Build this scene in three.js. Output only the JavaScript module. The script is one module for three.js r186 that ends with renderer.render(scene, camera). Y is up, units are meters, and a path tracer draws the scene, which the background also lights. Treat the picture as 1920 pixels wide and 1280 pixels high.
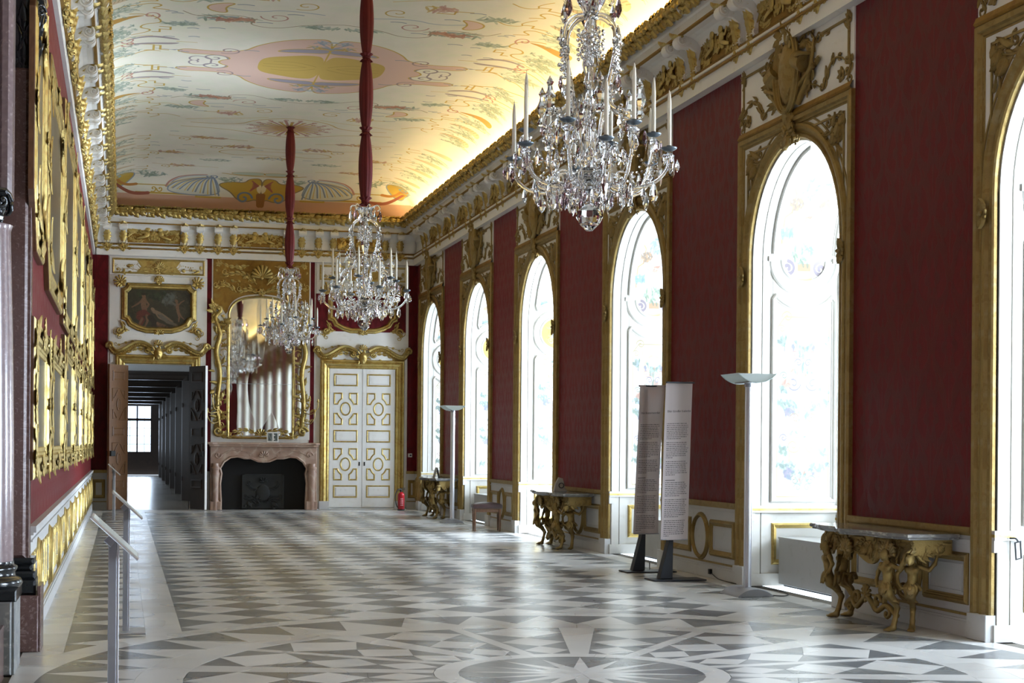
import * as THREE from 'three';
import { mergeGeometries } from 'three/addons/utils/BufferGeometryUtils.js';
import { MarchingCubes } from 'three/addons/objects/MarchingCubes.js';
import { RectAreaLightUniformsLib } from 'three/addons/lights/RectAreaLightUniformsLib.js';

// ------------------------------------------------------------------ camera, sky, light, exposure
const scene = new THREE.Scene();
const camera = new THREE.PerspectiveCamera(24.47, 1920 / 1280, 0.1, 400);
camera.position.set(0, 1.6, 0);
camera.rotation.set(0, -Math.atan(730 / 2950), 0.008, 'YXZ');
camera.setViewOffset(1920, 1280, 0, -193, 1920, 1280);
scene.add(camera);
const renderer = new THREE.WebGLRenderer({ antialias: true });
renderer.toneMapping = THREE.LinearToneMapping;
renderer.toneMappingExposure = 1.3;
renderer.shadowMap.enabled = true;
RectAreaLightUniformsLib.init();
scene.background = new THREE.Color(0.72, 0.86, 1.0);
scene.backgroundIntensity = 2.5;

// the gallery in metres: x across (left wall -0.72, window wall 7.0), -z along it (far wall at depth 38)
const XL = -0.72, XR = 7.0, XC = 3.14, DB = 38.0, DN = -19.0, HF = 5.95;
// window centres by depth, then [light strength, lowest edge of glass and light panel, highest edge of the light panel]
const WIN = [[36.1, 27, 0.9, 4.7], [31.3, 31, 0.9, 4.7], [26.5, 130, 0.05, 2.6], [21.03, 31, 0.9, 4.7], [15.72, 88, 0.9, 2.9], [10.48, 46, 0.5, 4.7], [5.2, 62, 0.9, 4.7], [-0.1, 62, 0.9, 4.7], [-5.4, 62, 0.9, 4.7], [-10.7, 62, 0.9, 4.7], [-16, 55, 0.9, 4.7]];
const OPEN = 1.18, SPRING = 3.72, JAMB = 1.38;
const DAY = new THREE.Color(0.76, 0.87, 1.0), WARM = new THREE.Color(1.0, 0.76, 0.37);
for (const [d, power, low, high] of WIN) {                     // added area lights set well outside each window, standing in for sky light
  const h = high - low, l = new THREE.RectAreaLight(DAY, power * 0.95, 3.2, h);
  l.position.set(XR + 5, low + h / 2, -d); l.lookAt(0, low + h / 2, -d); l.castShadow = true; l.name = 'daylight'; scene.add(l);
}
{ // warm lamps lying in the trough on top of the right-hand cornice
  const l = new THREE.RectAreaLight(WARM, 62, DB - DN - 0.8, 0.05);
  l.position.set(XR - 0.2, 7.02, -(DB + DN) / 2); l.rotation.set(Math.PI / 2, 0, Math.PI / 2, 'XYZ'); l.castShadow = true; l.name = 'cove_lamp_light'; scene.add(l);
}

// ------------------------------------------------------------------ helpers
const PI = Math.PI, TAU = PI * 2, { sin, cos, abs, sqrt, min, max, floor, pow } = Math;
function mulberry(a) { return () => { a = (a + 0x6d2b79f5) | 0; let t = Math.imul(a ^ (a >>> 15), 1 | a); t = (t + Math.imul(t ^ (t >>> 7), 61 | t)) ^ t; return ((t ^ (t >>> 14)) >>> 0) / 4294967296; }; }
const lerp = (a, b, t) => a + (b - a) * t, clamp = (x, a = 0, b = 1) => min(b, max(a, x)), sstep = (a, b, x) => { const t = clamp((x - a) / (b - a)); return t * t * (3 - 2 * t); };
const V = (x, y, z) => new THREE.Vector3(x, y, z);
function lattice(seed, n) { const r = mulberry(seed), a = new Float32Array(n * n); for (let i = 0; i < n * n; i++) a[i] = r(); return (x, y) => { const xi = floor(x), yi = floor(y), fx = x - xi, fy = y - yi, sx = fx * fx * (3 - 2 * fx), sy = fy * fy * (3 - 2 * fy), m = (q) => ((q % n) + n) % n, A = a[m(yi) * n + m(xi)], B = a[m(yi) * n + m(xi + 1)], C = a[m(yi + 1) * n + m(xi)], D = a[m(yi + 1) * n + m(xi + 1)]; return lerp(lerp(A, B, sx), lerp(C, D, sx), sy); }; }
// tileable fractal noise on the unit square
function fractal(seed, base, oct) { const L = [], W = lattice(seed + 301, 5), W2 = lattice(seed + 302, 5); for (let o = 0; o < oct; o++) L.push(lattice(seed + o * 17, base << o)); return (u0, v0) => { const u = u0 + 0.16 * (W(u0 * 5, v0 * 5) - 0.5), v = v0 + 0.16 * (W2(u0 * 5, v0 * 5) - 0.5); let s = 0, w = 0, a = 1; for (let o = 0; o < oct; o++) { const n = base << o; s += a * L[o](u * n, v * n); w += a; a *= 0.5; } return s / w; }; }
function dataTex(w, h, fn, srgb = true, rx = 1, ry = 1) {
  const d = new Uint8Array(w * h * 4);
  for (let y = 0; y < h; y++) for (let x = 0; x < w; x++) { const c = fn((x + 0.5) / w, (y + 0.5) / h), i = (y * w + x) * 4; if (c.length) { d[i] = clamp(c[0]) * 255; d[i + 1] = clamp(c[1]) * 255; d[i + 2] = clamp(c[2]) * 255; } else d[i] = d[i + 1] = d[i + 2] = clamp(c) * 255; d[i + 3] = 255; }
  const t = new THREE.DataTexture(d, w, h); t.wrapS = t.wrapT = THREE.RepeatWrapping; t.magFilter = THREE.LinearFilter; t.minFilter = THREE.LinearFilter; if (srgb) t.colorSpace = THREE.SRGBColorSpace; t.repeat.set(rx, ry); t.needsUpdate = true; return t;
}
function canvasTex(w, h, draw, wrap = THREE.ClampToEdgeWrapping) {
  const c = document.createElement('canvas'); c.width = w; c.height = h; const g = c.getContext('2d'); draw(g, w, h);
  const t = new THREE.CanvasTexture(c); t.colorSpace = THREE.SRGBColorSpace; t.wrapS = t.wrapT = wrap; t.magFilter = THREE.LinearFilter; return t;
}
const std = (o) => new THREE.MeshStandardMaterial({ side: THREE.DoubleSide, ...o }), phy = (o) => new THREE.MeshPhysicalMaterial({ side: THREE.DoubleSide, ...o });

// geometry: everything becomes non-indexed position / normal / uv, uv in metres by the side it faces
function plain(g, keepUv) {
  const q = g.index ? g.toNonIndexed() : g;
  for (const k of Object.keys(q.attributes)) if (!['position', 'normal', 'uv'].includes(k)) q.deleteAttribute(k);
  if (!q.attributes.normal) q.computeVertexNormals();
  if (!keepUv || !q.attributes.uv) {
    const p = q.attributes.position, n = q.attributes.normal, uv = new Float32Array(p.count * 2);
    for (let i = 0; i < p.count; i++) { const ax = abs(n.getX(i)), ay = abs(n.getY(i)), az = abs(n.getZ(i)), x = p.getX(i), y = p.getY(i), z = p.getZ(i); const f = az >= ax && az >= ay ? [x, y] : ax >= ay ? [z, y] : [x, z]; uv[2 * i] = f[0]; uv[2 * i + 1] = f[1]; }
    q.setAttribute('uv', new THREE.BufferAttribute(uv, 2));
  }
  q.groups.length = 0; q.morphAttributes = {};
  return q;
}
function merge(list, keepUv) { const l = [list].flat(Infinity).map((g) => plain(g, keepUv)); return l.length === 1 ? l[0] : mergeGeometries(l, false); }
function xf(g, o = {}) { return Array.isArray(g) ? g.flat(Infinity).map((q) => xf1(q, o)) : xf1(g, o); }
function xf1(g, { x = 0, y = 0, z = 0, rx = 0, ry = 0, rz = 0, s = 1, sx = 1, sy = 1, sz = 1 } = {}) {
  const m = new THREE.Matrix4().compose(V(x, y, z), new THREE.Quaternion().setFromEuler(new THREE.Euler(rx, ry, rz, 'XYZ')), V(s * sx, s * sy, s * sz)), q = g.clone().applyMatrix4(m);
  if (s * sx * s * sy * s * sz < 0) { const r = q.index ? q.toNonIndexed() : q; for (const k of Object.keys(r.attributes)) { const a = r.attributes[k], n = a.itemSize; for (let i = 0; i < a.count; i += 3) for (let c = 0; c < n; c++) { const j = (i + 1) * n + c, k2 = (i + 2) * n + c, t = a.array[j]; a.array[j] = a.array[k2]; a.array[k2] = t; } } return r; }
  return q;
}
const mirX = (l) => { const a = [l].flat(Infinity); return [...a, ...a.map((g) => xf(g, { sx: -1 }))]; };
function box(w, h, d, x = 0, y = 0, z = 0) { const g = new THREE.BoxGeometry(w, h, d); g.translate(x, y, z); return g; }
function bbox(w, h, d, x = 0, y = 0, z = 0, b = 0.006) { // box with chamfered edges, centre at x y z
  const s = new THREE.Shape(), W = w / 2 - b, H = h / 2 - b; s.moveTo(-W, -H); s.lineTo(W, -H); s.lineTo(W, H); s.lineTo(-W, H);
  const g = new THREE.ExtrudeGeometry(s, { depth: max(1e-4, d - 2 * b), bevelEnabled: true, bevelThickness: b, bevelSize: b, bevelSegments: 1, curveSegments: 1 }); g.translate(x, y, z - d / 2 + b); return g;
}
function poly(pts) { const s = new THREE.Shape(); pts.forEach(([x, y], i) => (i ? s.lineTo(x, y) : s.moveTo(x, y))); return s; }
function prism(pts, depth, z = 0, bevel = 0, holes = []) {
  const s = pts.isShape || pts.getPoints ? pts : poly(pts); for (const h of holes) s.holes.push(h.getPoints ? h : new THREE.Path(h.map(([x, y]) => new THREE.Vector2(x, y))));
  const g = new THREE.ExtrudeGeometry(s, { depth: depth - bevel, bevelEnabled: bevel > 0, bevelThickness: bevel, bevelSize: bevel, bevelOffset: -bevel, bevelSegments: 1, curveSegments: 24 }); g.translate(0, 0, z); return g;
}
const lathe = (pts, seg = 24) => new THREE.LatheGeometry(pts.map(([r, y]) => new THREE.Vector2(max(r, 1e-4), y)), seg);
const ball = (r, x = 0, y = 0, z = 0, a = 10, b = 7) => { const g = new THREE.SphereGeometry(r, a, b); g.translate(x, y, z); return g; };
function faceted(g) { const q = g.index ? g.toNonIndexed() : g; q.computeVertexNormals(); return q; }
// tube through points with its own radius at each t; flat < 1 squashes it towards the wall (z)
function tube(pts, rad, seg = 16, sides = 6, flat = 1) {
  const c = new THREE.CatmullRomCurve3(pts.map((p) => (p.isVector3 ? p : V(p[0], p[1], p[2] || 0))), false, 'centripetal'), R = typeof rad === 'function' ? rad : () => rad;
  const pos = [], idx = [], up = V(0, 0, 1);
  for (let i = 0; i <= seg; i++) {
    const t = i / seg, p = c.getPoint(t), tan = c.getTangent(t); let n = up.clone().cross(tan); if (n.lengthSq() < 1e-6) n.set(1, 0, 0); n.normalize(); const b = tan.clone().cross(n).normalize(), r = R(t);
    for (let k = 0; k < sides; k++) { const a = (k / sides) * TAU, u = cos(a) * r, w = sin(a) * r * flat; pos.push(p.x + n.x * u + b.x * w, p.y + n.y * u + b.y * w, p.z + n.z * u + b.z * w); }
  }
  for (let i = 0; i < seg; i++) for (let k = 0; k < sides; k++) { const a = i * sides + k, b = i * sides + (k + 1) % sides; idx.push(a, b, a + sides, b, b + sides, a + sides); }
  const e = pos.length / 3; for (const i of [0, seg]) { const p = c.getPoint(i / seg); pos.push(p.x, p.y, p.z); } for (let k = 0; k < sides; k++) { const b = (k + 1) % sides, o = seg * sides; idx.push(e, b, k, e + 1, o + k, o + b); }
  const g = new THREE.BufferGeometry(); g.setAttribute('position', new THREE.Float32BufferAttribute(pos, 3)); g.setIndex(idx); g.computeVertexNormals(); return g;
}
// a moulding: profile [[offset to the left of the path, height]...] swept along a 2-D path in the xy plane, mitred
function sweep(path, profile, closed = false, z = 0, smooth = false) {
  const n = path.length, pos = [], idx = [], m = profile.length;
  for (let i = 0; i < n; i++) {
    const p = path[i], a = closed ? path[(i + n - 1) % n] : path[max(0, i - 1)], b = closed ? path[(i + 1) % n] : path[min(n - 1, i + 1)];
    let d1 = [p[0] - a[0], p[1] - a[1]], d2 = [b[0] - p[0], b[1] - p[1]]; const l1 = Math.hypot(...d1), l2 = Math.hypot(...d2); if (l1 < 1e-9) d1 = d2; if (l2 < 1e-9) d2 = d1; const L1 = Math.hypot(...d1), L2 = Math.hypot(...d2);
    const n1 = [-d1[1] / L1, d1[0] / L1], n2 = [-d2[1] / L2, d2[0] / L2]; let mx = n1[0] + n2[0], my = n1[1] + n2[1]; const k = max(0.35, (1 + n1[0] * n2[0] + n1[1] * n2[1])); mx /= k; my /= k;
    for (const [o, h] of profile) pos.push(p[0] + mx * o, p[1] + my * o, z + h);
  }
  for (let i = 0; i < (closed ? n : n - 1); i++) { const j = (i + 1) % n; for (let k = 0; k < m - 1; k++) { const a = i * m + k, b = j * m + k; idx.push(a, b, a + 1, b, b + 1, a + 1); } }
  const g = new THREE.BufferGeometry(); g.setAttribute('position', new THREE.Float32BufferAttribute(pos, 3)); g.setIndex(idx);
  if (smooth) { g.computeVertexNormals(); return g; } const q = g.toNonIndexed(); q.computeVertexNormals(); return q;
}
const rectPath = (x0, y0, x1, y1) => [[x0, y0], [x1, y0], [x1, y1], [x0, y1]];
function ovalPath(cx, cy, rx, ry, n = 28, a0 = 0, a1 = TAU) { const p = []; const full = a1 - a0 >= TAU - 1e-6, k = full ? n : n + 1; for (let i = 0; i < k; i++) { const a = a0 + (a1 - a0) * i / n; p.push([cx + rx * cos(a), cy + ry * sin(a)]); } return p; }
const round = (w, h, n = 5) => { const p = []; for (let i = 0; i <= n; i++) { const a = PI * i / n; p.push([w / 2 - w / 2 * cos(a), h * sin(a)]); } return p; };   // half-round profile
const ogee = (w, h) => [[0, 0], [0, h * 0.35], [w * 0.12, h * 0.42], [w * 0.2, h * 0.8], [w * 0.34, h], [w * 0.5, h * 0.92], [w * 0.6, h * 0.6], [w * 0.76, h * 0.5], [w * 0.84, h * 0.3], [w, h * 0.22], [w, 0]];
// ------------------------------------------------------------------ carved ornament (relief on the xy plane, z out)
function leaf(L, W, { lobes = 3, bulge = 0.35, curl = 0.25, bend = 0, n = 9 } = {}) {
  const T = [-1, -0.62, 0, 0.62, 1], pos = [], idx = [];
  for (let i = 0; i <= n; i++) {
    const s = i / n, w = W * pow(max(0.02, sin(PI * min(1, s * 0.93 + 0.07))), 0.75) * (0.66 + 0.34 * abs(cos(lobes * PI * s))), cx = bend * s * s * L, cz = W * bulge * sin(PI * s * 0.9 + 0.15) + curl * L * s * s * s;
    for (const t of T) pos.push(cx + t * w, L * s, cz - (abs(t) === 1 ? W * bulge * 1.1 : 0) + (abs(t) > 0.3 && abs(t) < 1 ? W * bulge * 0.35 : 0) - (t === 0 ? W * bulge * 0.25 : 0));
  }
  for (let i = 0; i < n; i++) for (let k = 0; k < 4; k++) { const a = i * 5 + k, b = a + 5; idx.push(a, a + 1, b, a + 1, b + 1, b); }
  const g = new THREE.BufferGeometry(); g.setAttribute('position', new THREE.Float32BufferAttribute(pos, 3)); g.setIndex(idx); g.computeVertexNormals(); return g;
}
const LEAF = leaf(1, 0.3), LEAFB = leaf(1, 0.26, { bend: 0.5 }), LEAFC = leaf(1, 0.26, { bend: -0.5 }), LEAFW = leaf(1, 0.45, { lobes: 4 });
const leafAt = (x, y, len, ang, kind = LEAF, z = 0, wide = 1) => xf(kind, { x, y, z, rz: ang - PI / 2, sx: len * wide, sy: len, sz: len });
function spiral(x, y, R, a0, turns, r0, z = 0, dir = 1, seg = 22) { // volute that winds in to its eye
  const pts = []; for (let i = 0; i <= seg; i++) { const t = i / seg, a = a0 + dir * turns * TAU * t, rr = R * pow(1 - t * 0.86, 1.15); pts.push([x + rr * cos(a), y + rr * sin(a), z + t * r0 * 0.8]); }
  return [tube(pts, (t) => r0 * (1 - 0.45 * t), seg, 5, 1.1), ball(r0 * 0.9, x, y, z + r0 * 0.8, 6, 4)];
}
function rosette(x, y, r, n = 7, z = 0) { const o = [ball(r * 0.28, x, y, z + r * 0.22, 7, 5)]; for (let i = 0; i < n; i++) o.push(leafAt(x, y, r, i / n * TAU + 0.3, LEAFW, z)); return o; }
function shell(x, y, r, n = 7, z = 0, a0 = 0.05 * PI, a1 = 0.95 * PI) { const o = []; for (let i = 0; i < n; i++) { const a = lerp(a0, a1, i / (n - 1)), L = r * (0.82 + 0.18 * sin((a - a0) / (a1 - a0) * PI)); o.push(tube([[x, y, z + r * 0.1], [x + cos(a) * L * 0.55, y + sin(a) * L * 0.55, z + r * 0.24], [x + cos(a) * L, y + sin(a) * L, z + r * 0.16]], (t) => r * (0.04 + 0.13 * t), 5, 5)); } o.push(ball(r * 0.16, x, y, z + r * 0.15, 7, 5)); return o; }
// an acanthus scroll: an S of stem from a to b that throws leaves to both sides and ends in a volute
function rinceau(x0, y0, x1, y1, bow, size, { leaves = 4, dir = 1, z = 0, end = true } = {}) {
  const dx = x1 - x0, dy = y1 - y0, L = Math.hypot(dx, dy), nx = -dy / L, ny = dx / L, P = (t) => { const b = bow * sin(PI * t) * L; return [x0 + dx * t + nx * b, y0 + dy * t + ny * b, z + size * 0.08]; };
  const o = [tube([0, 0.25, 0.5, 0.75, 1].map(P), (t) => size * (0.09 - 0.04 * t), 10, 5)], base = Math.atan2(dy, dx);
  for (let i = 0; i < leaves; i++) { const t = (i + 0.5) / leaves, p = P(t), q = P(min(1, t + 0.05)), a = Math.atan2(q[1] - p[1], q[0] - p[0]); o.push(leafAt(p[0], p[1], size * (0.75 - 0.2 * t), a + 0.75, LEAFB, z), leafAt(p[0], p[1], size * (0.7 - 0.2 * t), a - 0.75, LEAFC, z)); }
  if (end) { const R = size * 0.42, a = base + bow * -2 + dir * PI / 2, q = P(1); o.push(spiral(q[0] + cos(a) * R, q[1] + sin(a) * R, R, a + PI, 1.2, size * 0.07, z, dir, 14)); }
  return o;
}
function garland(x0, y0, x1, y1, sag, r, z = 0, n = 9) { const o = []; for (let i = 0; i <= n; i++) { const t = i / n, x = lerp(x0, x1, t), y = lerp(y0, y1, t) - sag * 4 * t * (1 - t), s = r * (0.7 + 0.5 * sin(PI * t)); o.push(ball(s, x, y, z + s * 0.4, 6, 4)); if (i % 2) o.push(leafAt(x, y, s * 2.6, 0.6 + i, LEAF, z + s * 0.3), leafAt(x, y, s * 2.6, 3.6 + i, LEAF, z + s * 0.3)); } return o; }
function beads(path, r, step, z = 0) { const o = []; for (let i = 0; i < path.length - 1; i++) { const [ax, ay] = path[i], [bx, by] = path[i + 1], L = Math.hypot(bx - ax, by - ay), n = max(1, Math.round(L / step)); for (let k = 0; k < n; k++) o.push(ball(r, lerp(ax, bx, k / n), lerp(ay, by, k / n), z, 5, 4)); } return o; }
// dense carving: leaves and volutes strewn along a flow within inside(x, y)
function carving(x0, y0, x1, y1, n, size, seed, inside = () => true, z = 0) {
  const r = mulberry(seed), o = []; for (let i = 0, k = 0; k < n && i < n * 6; i++) { const x = lerp(x0, x1, r()), y = lerp(y0, y1, r()); if (!inside(x, y)) continue; k++; const a = sin(x * 5.1 + seed) * 2 + cos(y * 4.3 + seed * 2) * 2 + (r() - 0.5), s = size * (0.6 + 0.7 * r()); if (r() < 0.24) o.push(spiral(x, y, s * 0.45, a, 1.1, s * 0.09, z, r() < 0.5 ? 1 : -1, 12)); else o.push(leafAt(x, y, s, a, [LEAF, LEAFB, LEAFC, LEAFW][floor(r() * 4)], z + r() * size * 0.08)); }
  return o;
}
function mask(s) { const g = new THREE.SphereGeometry(1, 20, 16), p = g.attributes.position; // a carved bearded face: brow, nose, cheeks, beard
  for (let i = 0; i < p.count; i++) { let x = p.getX(i), y = p.getY(i), z = p.getZ(i); const f = max(0, z); let d = 0; d += 0.3 * Math.exp(-(x * x / 0.02 + (y + 0.05) * (y + 0.05) / 0.05)) * f; d -= 0.16 * Math.exp(-((abs(x) - 0.34) ** 2 / 0.02 + (y - 0.16) ** 2 / 0.012)) * f; d += 0.12 * Math.exp(-((y - 0.36) ** 2 / 0.012)) * f; d -= 0.1 * Math.exp(-(x * x / 0.05 + (y + 0.4) ** 2 / 0.006)) * f; if (y < -0.5) d += 0.1 * sin(x * 16) * f; p.setXYZ(i, x * 0.72 * (y < -0.3 ? 1 + (y + 0.3) * 0.4 : 1), y * 1.1 - (y < -0.5 ? 0.15 * f : 0), z * 0.6 + d); }
  g.computeVertexNormals(); const o = [xf(g, { s })]; for (let i = 0; i < 11; i++) { const a = lerp(-0.15, 1.15, i / 10) * PI; o.push(leafAt(cos(a) * s * 0.62, sin(a) * s * 0.85, s * 0.75, a + 0.3 * sin(i * 2), i % 2 ? LEAFB : LEAFC, s * 0.1)); } return o; }
// one smooth body out of tapered bones [a, b, ra, rb], joined by a smooth minimum and meshed by marching cubes
function sdfBody(bones, lo, hi, cell, blend = 0.02) {
  const size = max(hi[0] - lo[0], hi[1] - lo[1], hi[2] - lo[2]), res = min(90, Math.ceil(size / cell)), mc = new MarchingCubes(res, new THREE.MeshBasicMaterial(), false, false, 160000); mc.isolation = 0;
  const c = [(lo[0] + hi[0]) / 2, (lo[1] + hi[1]) / 2, (lo[2] + hi[2]) / 2], h = size / 2 * 1.08, B = bones.map(([a, b, ra, rb]) => { const d = [b[0] - a[0], b[1] - a[1], b[2] - a[2]]; return [a, d, d[0] * d[0] + d[1] * d[1] + d[2] * d[2] || 1e-9, ra, rb]; });
  for (let k = 0; k < res; k++) for (let j = 0; j < res; j++) for (let i = 0; i < res; i++) {
    const x = c[0] + ((i - res / 2) / (res / 2)) * h, y = c[1] + ((j - res / 2) / (res / 2)) * h, z = c[2] + ((k - res / 2) / (res / 2)) * h; let s = 0;
    for (const [a, d, l, ra, rb] of B) { const px = x - a[0], py = y - a[1], pz = z - a[2], t = clamp((px * d[0] + py * d[1] + pz * d[2]) / l), q = sqrt((px - d[0] * t) ** 2 + (py - d[1] * t) ** 2 + (pz - d[2] * t) ** 2) - (ra + (rb - ra) * t); if (q < blend * 8) s += Math.exp(-q / blend); }
    mc.field[i + j * res + k * res * res] = s > 0 ? blend * Math.log(s) : -blend * 8;
  }
  mc.update(); const n = mc.count, g = new THREE.BufferGeometry(), P = new Float32Array(mc.positionArray.slice(0, n * 3)); for (let i = 0; i < n * 3; i++) P[i] = c[i % 3] + P[i] * h;
  g.setAttribute('position', new THREE.BufferAttribute(P, 3)); g.setAttribute('normal', new THREE.BufferAttribute(new Float32Array(mc.normalArray.slice(0, n * 3)), 3)); return g;
}
// ------------------------------------------------------------------ naming
const used = new Map();
function numbered(name) { const n = used.get(name) || 0; used.set(name, n + 1); return n ? name + '_' + String(n).padStart(3, '0') : name; }
const shadows = (m) => { m.castShadow = m.receiveShadow = true; return m; };
function part(parent, name, geoms, mat, keepUv = false, label) { const m = shadows(new THREE.Mesh([geoms].flat(Infinity).length === 1 && geoms.isBufferGeometry && geoms.userData.done ? geoms : merge([geoms], keepUv), mat)); m.geometry.userData.done = true; m.name = numbered(name); if (label) m.userData.label = label; parent.add(m); return m; }
const sharedPart = (parent, name, geo, mat) => { const m = shadows(new THREE.Mesh(geo, mat)); m.name = numbered(name); parent.add(m); return m; };
function thing(name, label, category, [x, y, z] = [0, 0, 0], turn = 0, group) { const o = new THREE.Group(); o.name = numbered(name); o.position.set(x, y, z); o.rotation.y = turn; o.userData = { label, category }; if (group) o.userData.group = group; scene.add(o); return o; }
function struct(name, [x, y, z] = [0, 0, 0], turn = 0, label) { const o = new THREE.Group(); o.name = numbered(name); o.position.set(x, y, z); o.rotation.y = turn; o.userData = { kind: 'structure' }; if (label) o.userData.label = label; scene.add(o); return o; }
function dup(root, pos, turn, label) { const r = root.clone(); r.name = numbered(root.name.replace(/_\d{3}$/, '')); r.traverse((c) => { if (c !== r) c.name = numbered(c.name.replace(/_\d{3}$/, '')); }); r.position.set(...pos); r.rotation.y = turn; if (label) r.userData = { ...root.userData, label }; scene.add(r); return r; }
const RIGHT = -PI / 2, LEFT = PI / 2;     // turn of a thing whose front (+z) looks into the room from that wall
// ------------------------------------------------------------------ surfaces
const F4 = fractal(3, 4, 5), F8 = fractal(11, 8, 4), F16 = fractal(23, 16, 3), F64 = fractal(31, 64, 2);
const mixc = (a, b, t) => [lerp(a[0], b[0], t), lerp(a[1], b[1], t), lerp(a[2], b[2], t)];
const hex = (h) => [(h >> 16 & 255) / 255, (h >> 8 & 255) / 255, (h & 255) / 255];
const paintTex = dataTex(512, 512, (u, v) => { const n = F4(u, v), m = F64(u, v), k = sstep(0.66, 0.8, F16(u, v)) * 0.35; return mixc(mixc([0.875, 0.865, 0.84], [0.915, 0.905, 0.885], n), [0.78, 0.75, 0.69], k * m); }, true, 0.6, 0.6);
const grainBump = dataTex(512, 512, (u, v) => 0.5 * F8(u, v) + 0.5 * F64(u, v), false, 2, 2);
const goldTex = dataTex(512, 512, (u, v) => { const n = F8(u, v), w = sstep(0.57, 0.74, F16(u, v)), d = sstep(0.62, 0.8, F4(v, u)); return mixc(mixc(mixc(hex(0xb39a56), hex(0xcfbb80), n), hex(0x9b762f), d * 0.5), hex(0x86592a), w * 0.3); }, true, 1.3, 1.3);
const goldRough = dataTex(256, 256, (u, v) => 0.30 + 0.32 * F8(u, v), false, 2, 2);
const oldGoldTex = dataTex(512, 512, (u, v) => { const n = F8(u, v), w = sstep(0.55, 0.72, F16(u * 1, v)), s = sstep(0.6, 0.75, F4(u, v)); return mixc(mixc(mixc(hex(0x8f7848), hex(0xa8905a), n), hex(0xaca287), s * 0.4), hex(0x7a5c2c), w * 0.3); }, true, 1.1, 1.1);
const M = {};
M.white = std({ map: paintTex, roughness: 0.5, bumpMap: grainBump, bumpScale: 0.0006 });
M.whiteJamb = std({ map: paintTex, color: 0xdddcd8, roughness: 0.45 });
M.grey = std({ map: paintTex, color: 0xdcdee2, roughness: 0.5 });
M.gold = std({ map: goldTex, metalness: 1, roughness: 1, roughnessMap: goldRough, bumpMap: grainBump, bumpScale: 0.002 });
M.oldGold = std({ map: oldGoldTex, metalness: 0.72, roughness: 0.52, bumpMap: grainBump, bumpScale: 0.0025 });
M.matteGold = std({ map: oldGoldTex, color: 0xf2d890, metalness: 0.45, roughness: 0.6, bumpMap: grainBump, bumpScale: 0.002 });
// silk damask: one repeat is 0.62 m wide and 1.24 m high, figure and ground in the same red, the figure glossier
function damaskFigure(u, v) {
  const one = (x, y) => { x = abs(x); // ogival frame with a stylised flower inside
    const fr = abs(x - 0.44 * cos(y * PI) * 0.98) < 0.045 + 0.02 * sin(y * 40) ? 1 : 0, r = Math.hypot(x * 1.15, (y - 0.02) * 0.72), a = Math.atan2(y, x);
    const fl = r < 0.2 + 0.055 * cos(a * 7) ? 1 : 0, core = r < 0.085 + 0.02 * cos(a * 9) ? 1 : 0, lf = abs(x - 0.13 - 0.1 * sin((y + 0.36) * 7)) < 0.05 * max(0, sin((y + 0.5) * 3.6)) && y < -0.14 ? 1 : 0, st = x < 0.014 && y < -0.12 ? 1 : 0;
    return fr || ((fl && !core) || lf || st) ? 1 : 0; };
  const x = (u % 1) - 0.5, y = (v % 1) - 0.5; const a = one(x, y); const x2 = ((u + 0.5) % 1) - 0.5, y2 = ((v + 0.5) % 1) - 0.5; return max(a, one(x2, y2));
}
const damaskTex = dataTex(512, 1024, (u, v) => { const f = damaskFigure(u, v), w = 0.9 + 0.2 * F64(u * 4 % 1, v), n = 0.92 + 0.16 * F8(u, v); return mixc([0.39, 0.082, 0.105], [0.345, 0.07, 0.09], f).map((c) => c * w * n); }, true, 1 / 0.62, 1 / 1.24);
const damaskRough = dataTex(512, 1024, (u, v) => (damaskFigure(u, v) ? 0.42 : 0.54) + 0.08 * (F64(u, v) - 0.5), false, 1 / 0.62, 1 / 1.24);
const damaskBump = dataTex(512, 1024, (u, v) => 0.7 * damaskFigure(u, v) + 0.3 * (0.5 + 0.5 * sin(u * TAU * 128)), false, 1 / 0.62, 1 / 1.24);
M.damask = phy({ map: damaskTex, roughness: 1, roughnessMap: damaskRough, bumpMap: damaskBump, bumpScale: 0.0006, specularIntensity: 0.35, sheen: 0.8, sheenRoughness: 0.6, sheenColor: new THREE.Color(0.9, 0.22, 0.28) });
M.velvet = phy({ map: dataTex(256, 256, (u, v) => [0.33 + 0.08 * F8(u, v), 0.045, 0.04]), roughness: 0.75, sheen: 0.35, sheenRoughness: 0.4, sheenColor: new THREE.Color(0.7, 0.12, 0.1) });
// marbles
const vein = (u, v, f, s) => pow(1 - abs(2 * f(u, v) - 1), s);
const wm = (seed, base) => dataTex(512, 512, ((A, B) => (u, v) => { const n = A(u, v), k = vein(u, v, B, 6) * 0.14; return mixc(mixc(base.map((c) => c - 0.05), base.map((c) => c + 0.04), n), [0.55, 0.53, 0.50], k); })(fractal(seed, 3, 4), fractal(seed + 5, 2, 2)), true, 0.55, 0.55);
const dm = (seed, base) => dataTex(512, 512, ((A, B, C) => (u, v) => { const n = A(u, v), k = vein(u, v, B, 7) * 0.2, c = C(u, v); return mixc(mixc(base.map((x) => x * 0.78), base.map((x) => x * 1.28), n * 0.6 + c * 0.4), [0.62, 0.63, 0.63], k * c); })(fractal(seed, 5, 4), fractal(seed + 5, 2, 2), fractal(seed + 9, 40, 2)), true, 0.7, 0.7);
const floorSwell = fractal(207, 4, 2), floorRough = dataTex(512, 512, (u, v) => 0.21 + 0.14 * floorSwell(u, v), false, 0.4, 0.4);
const floorBump = dataTex(256, 256, (u, v) => floorSwell(u, v), false, 0.8, 0.8);
const tileMat = (map) => std({ map, roughness: 1, roughnessMap: floorRough, bumpMap: floorBump, bumpScale: 0.0007 });
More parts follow.
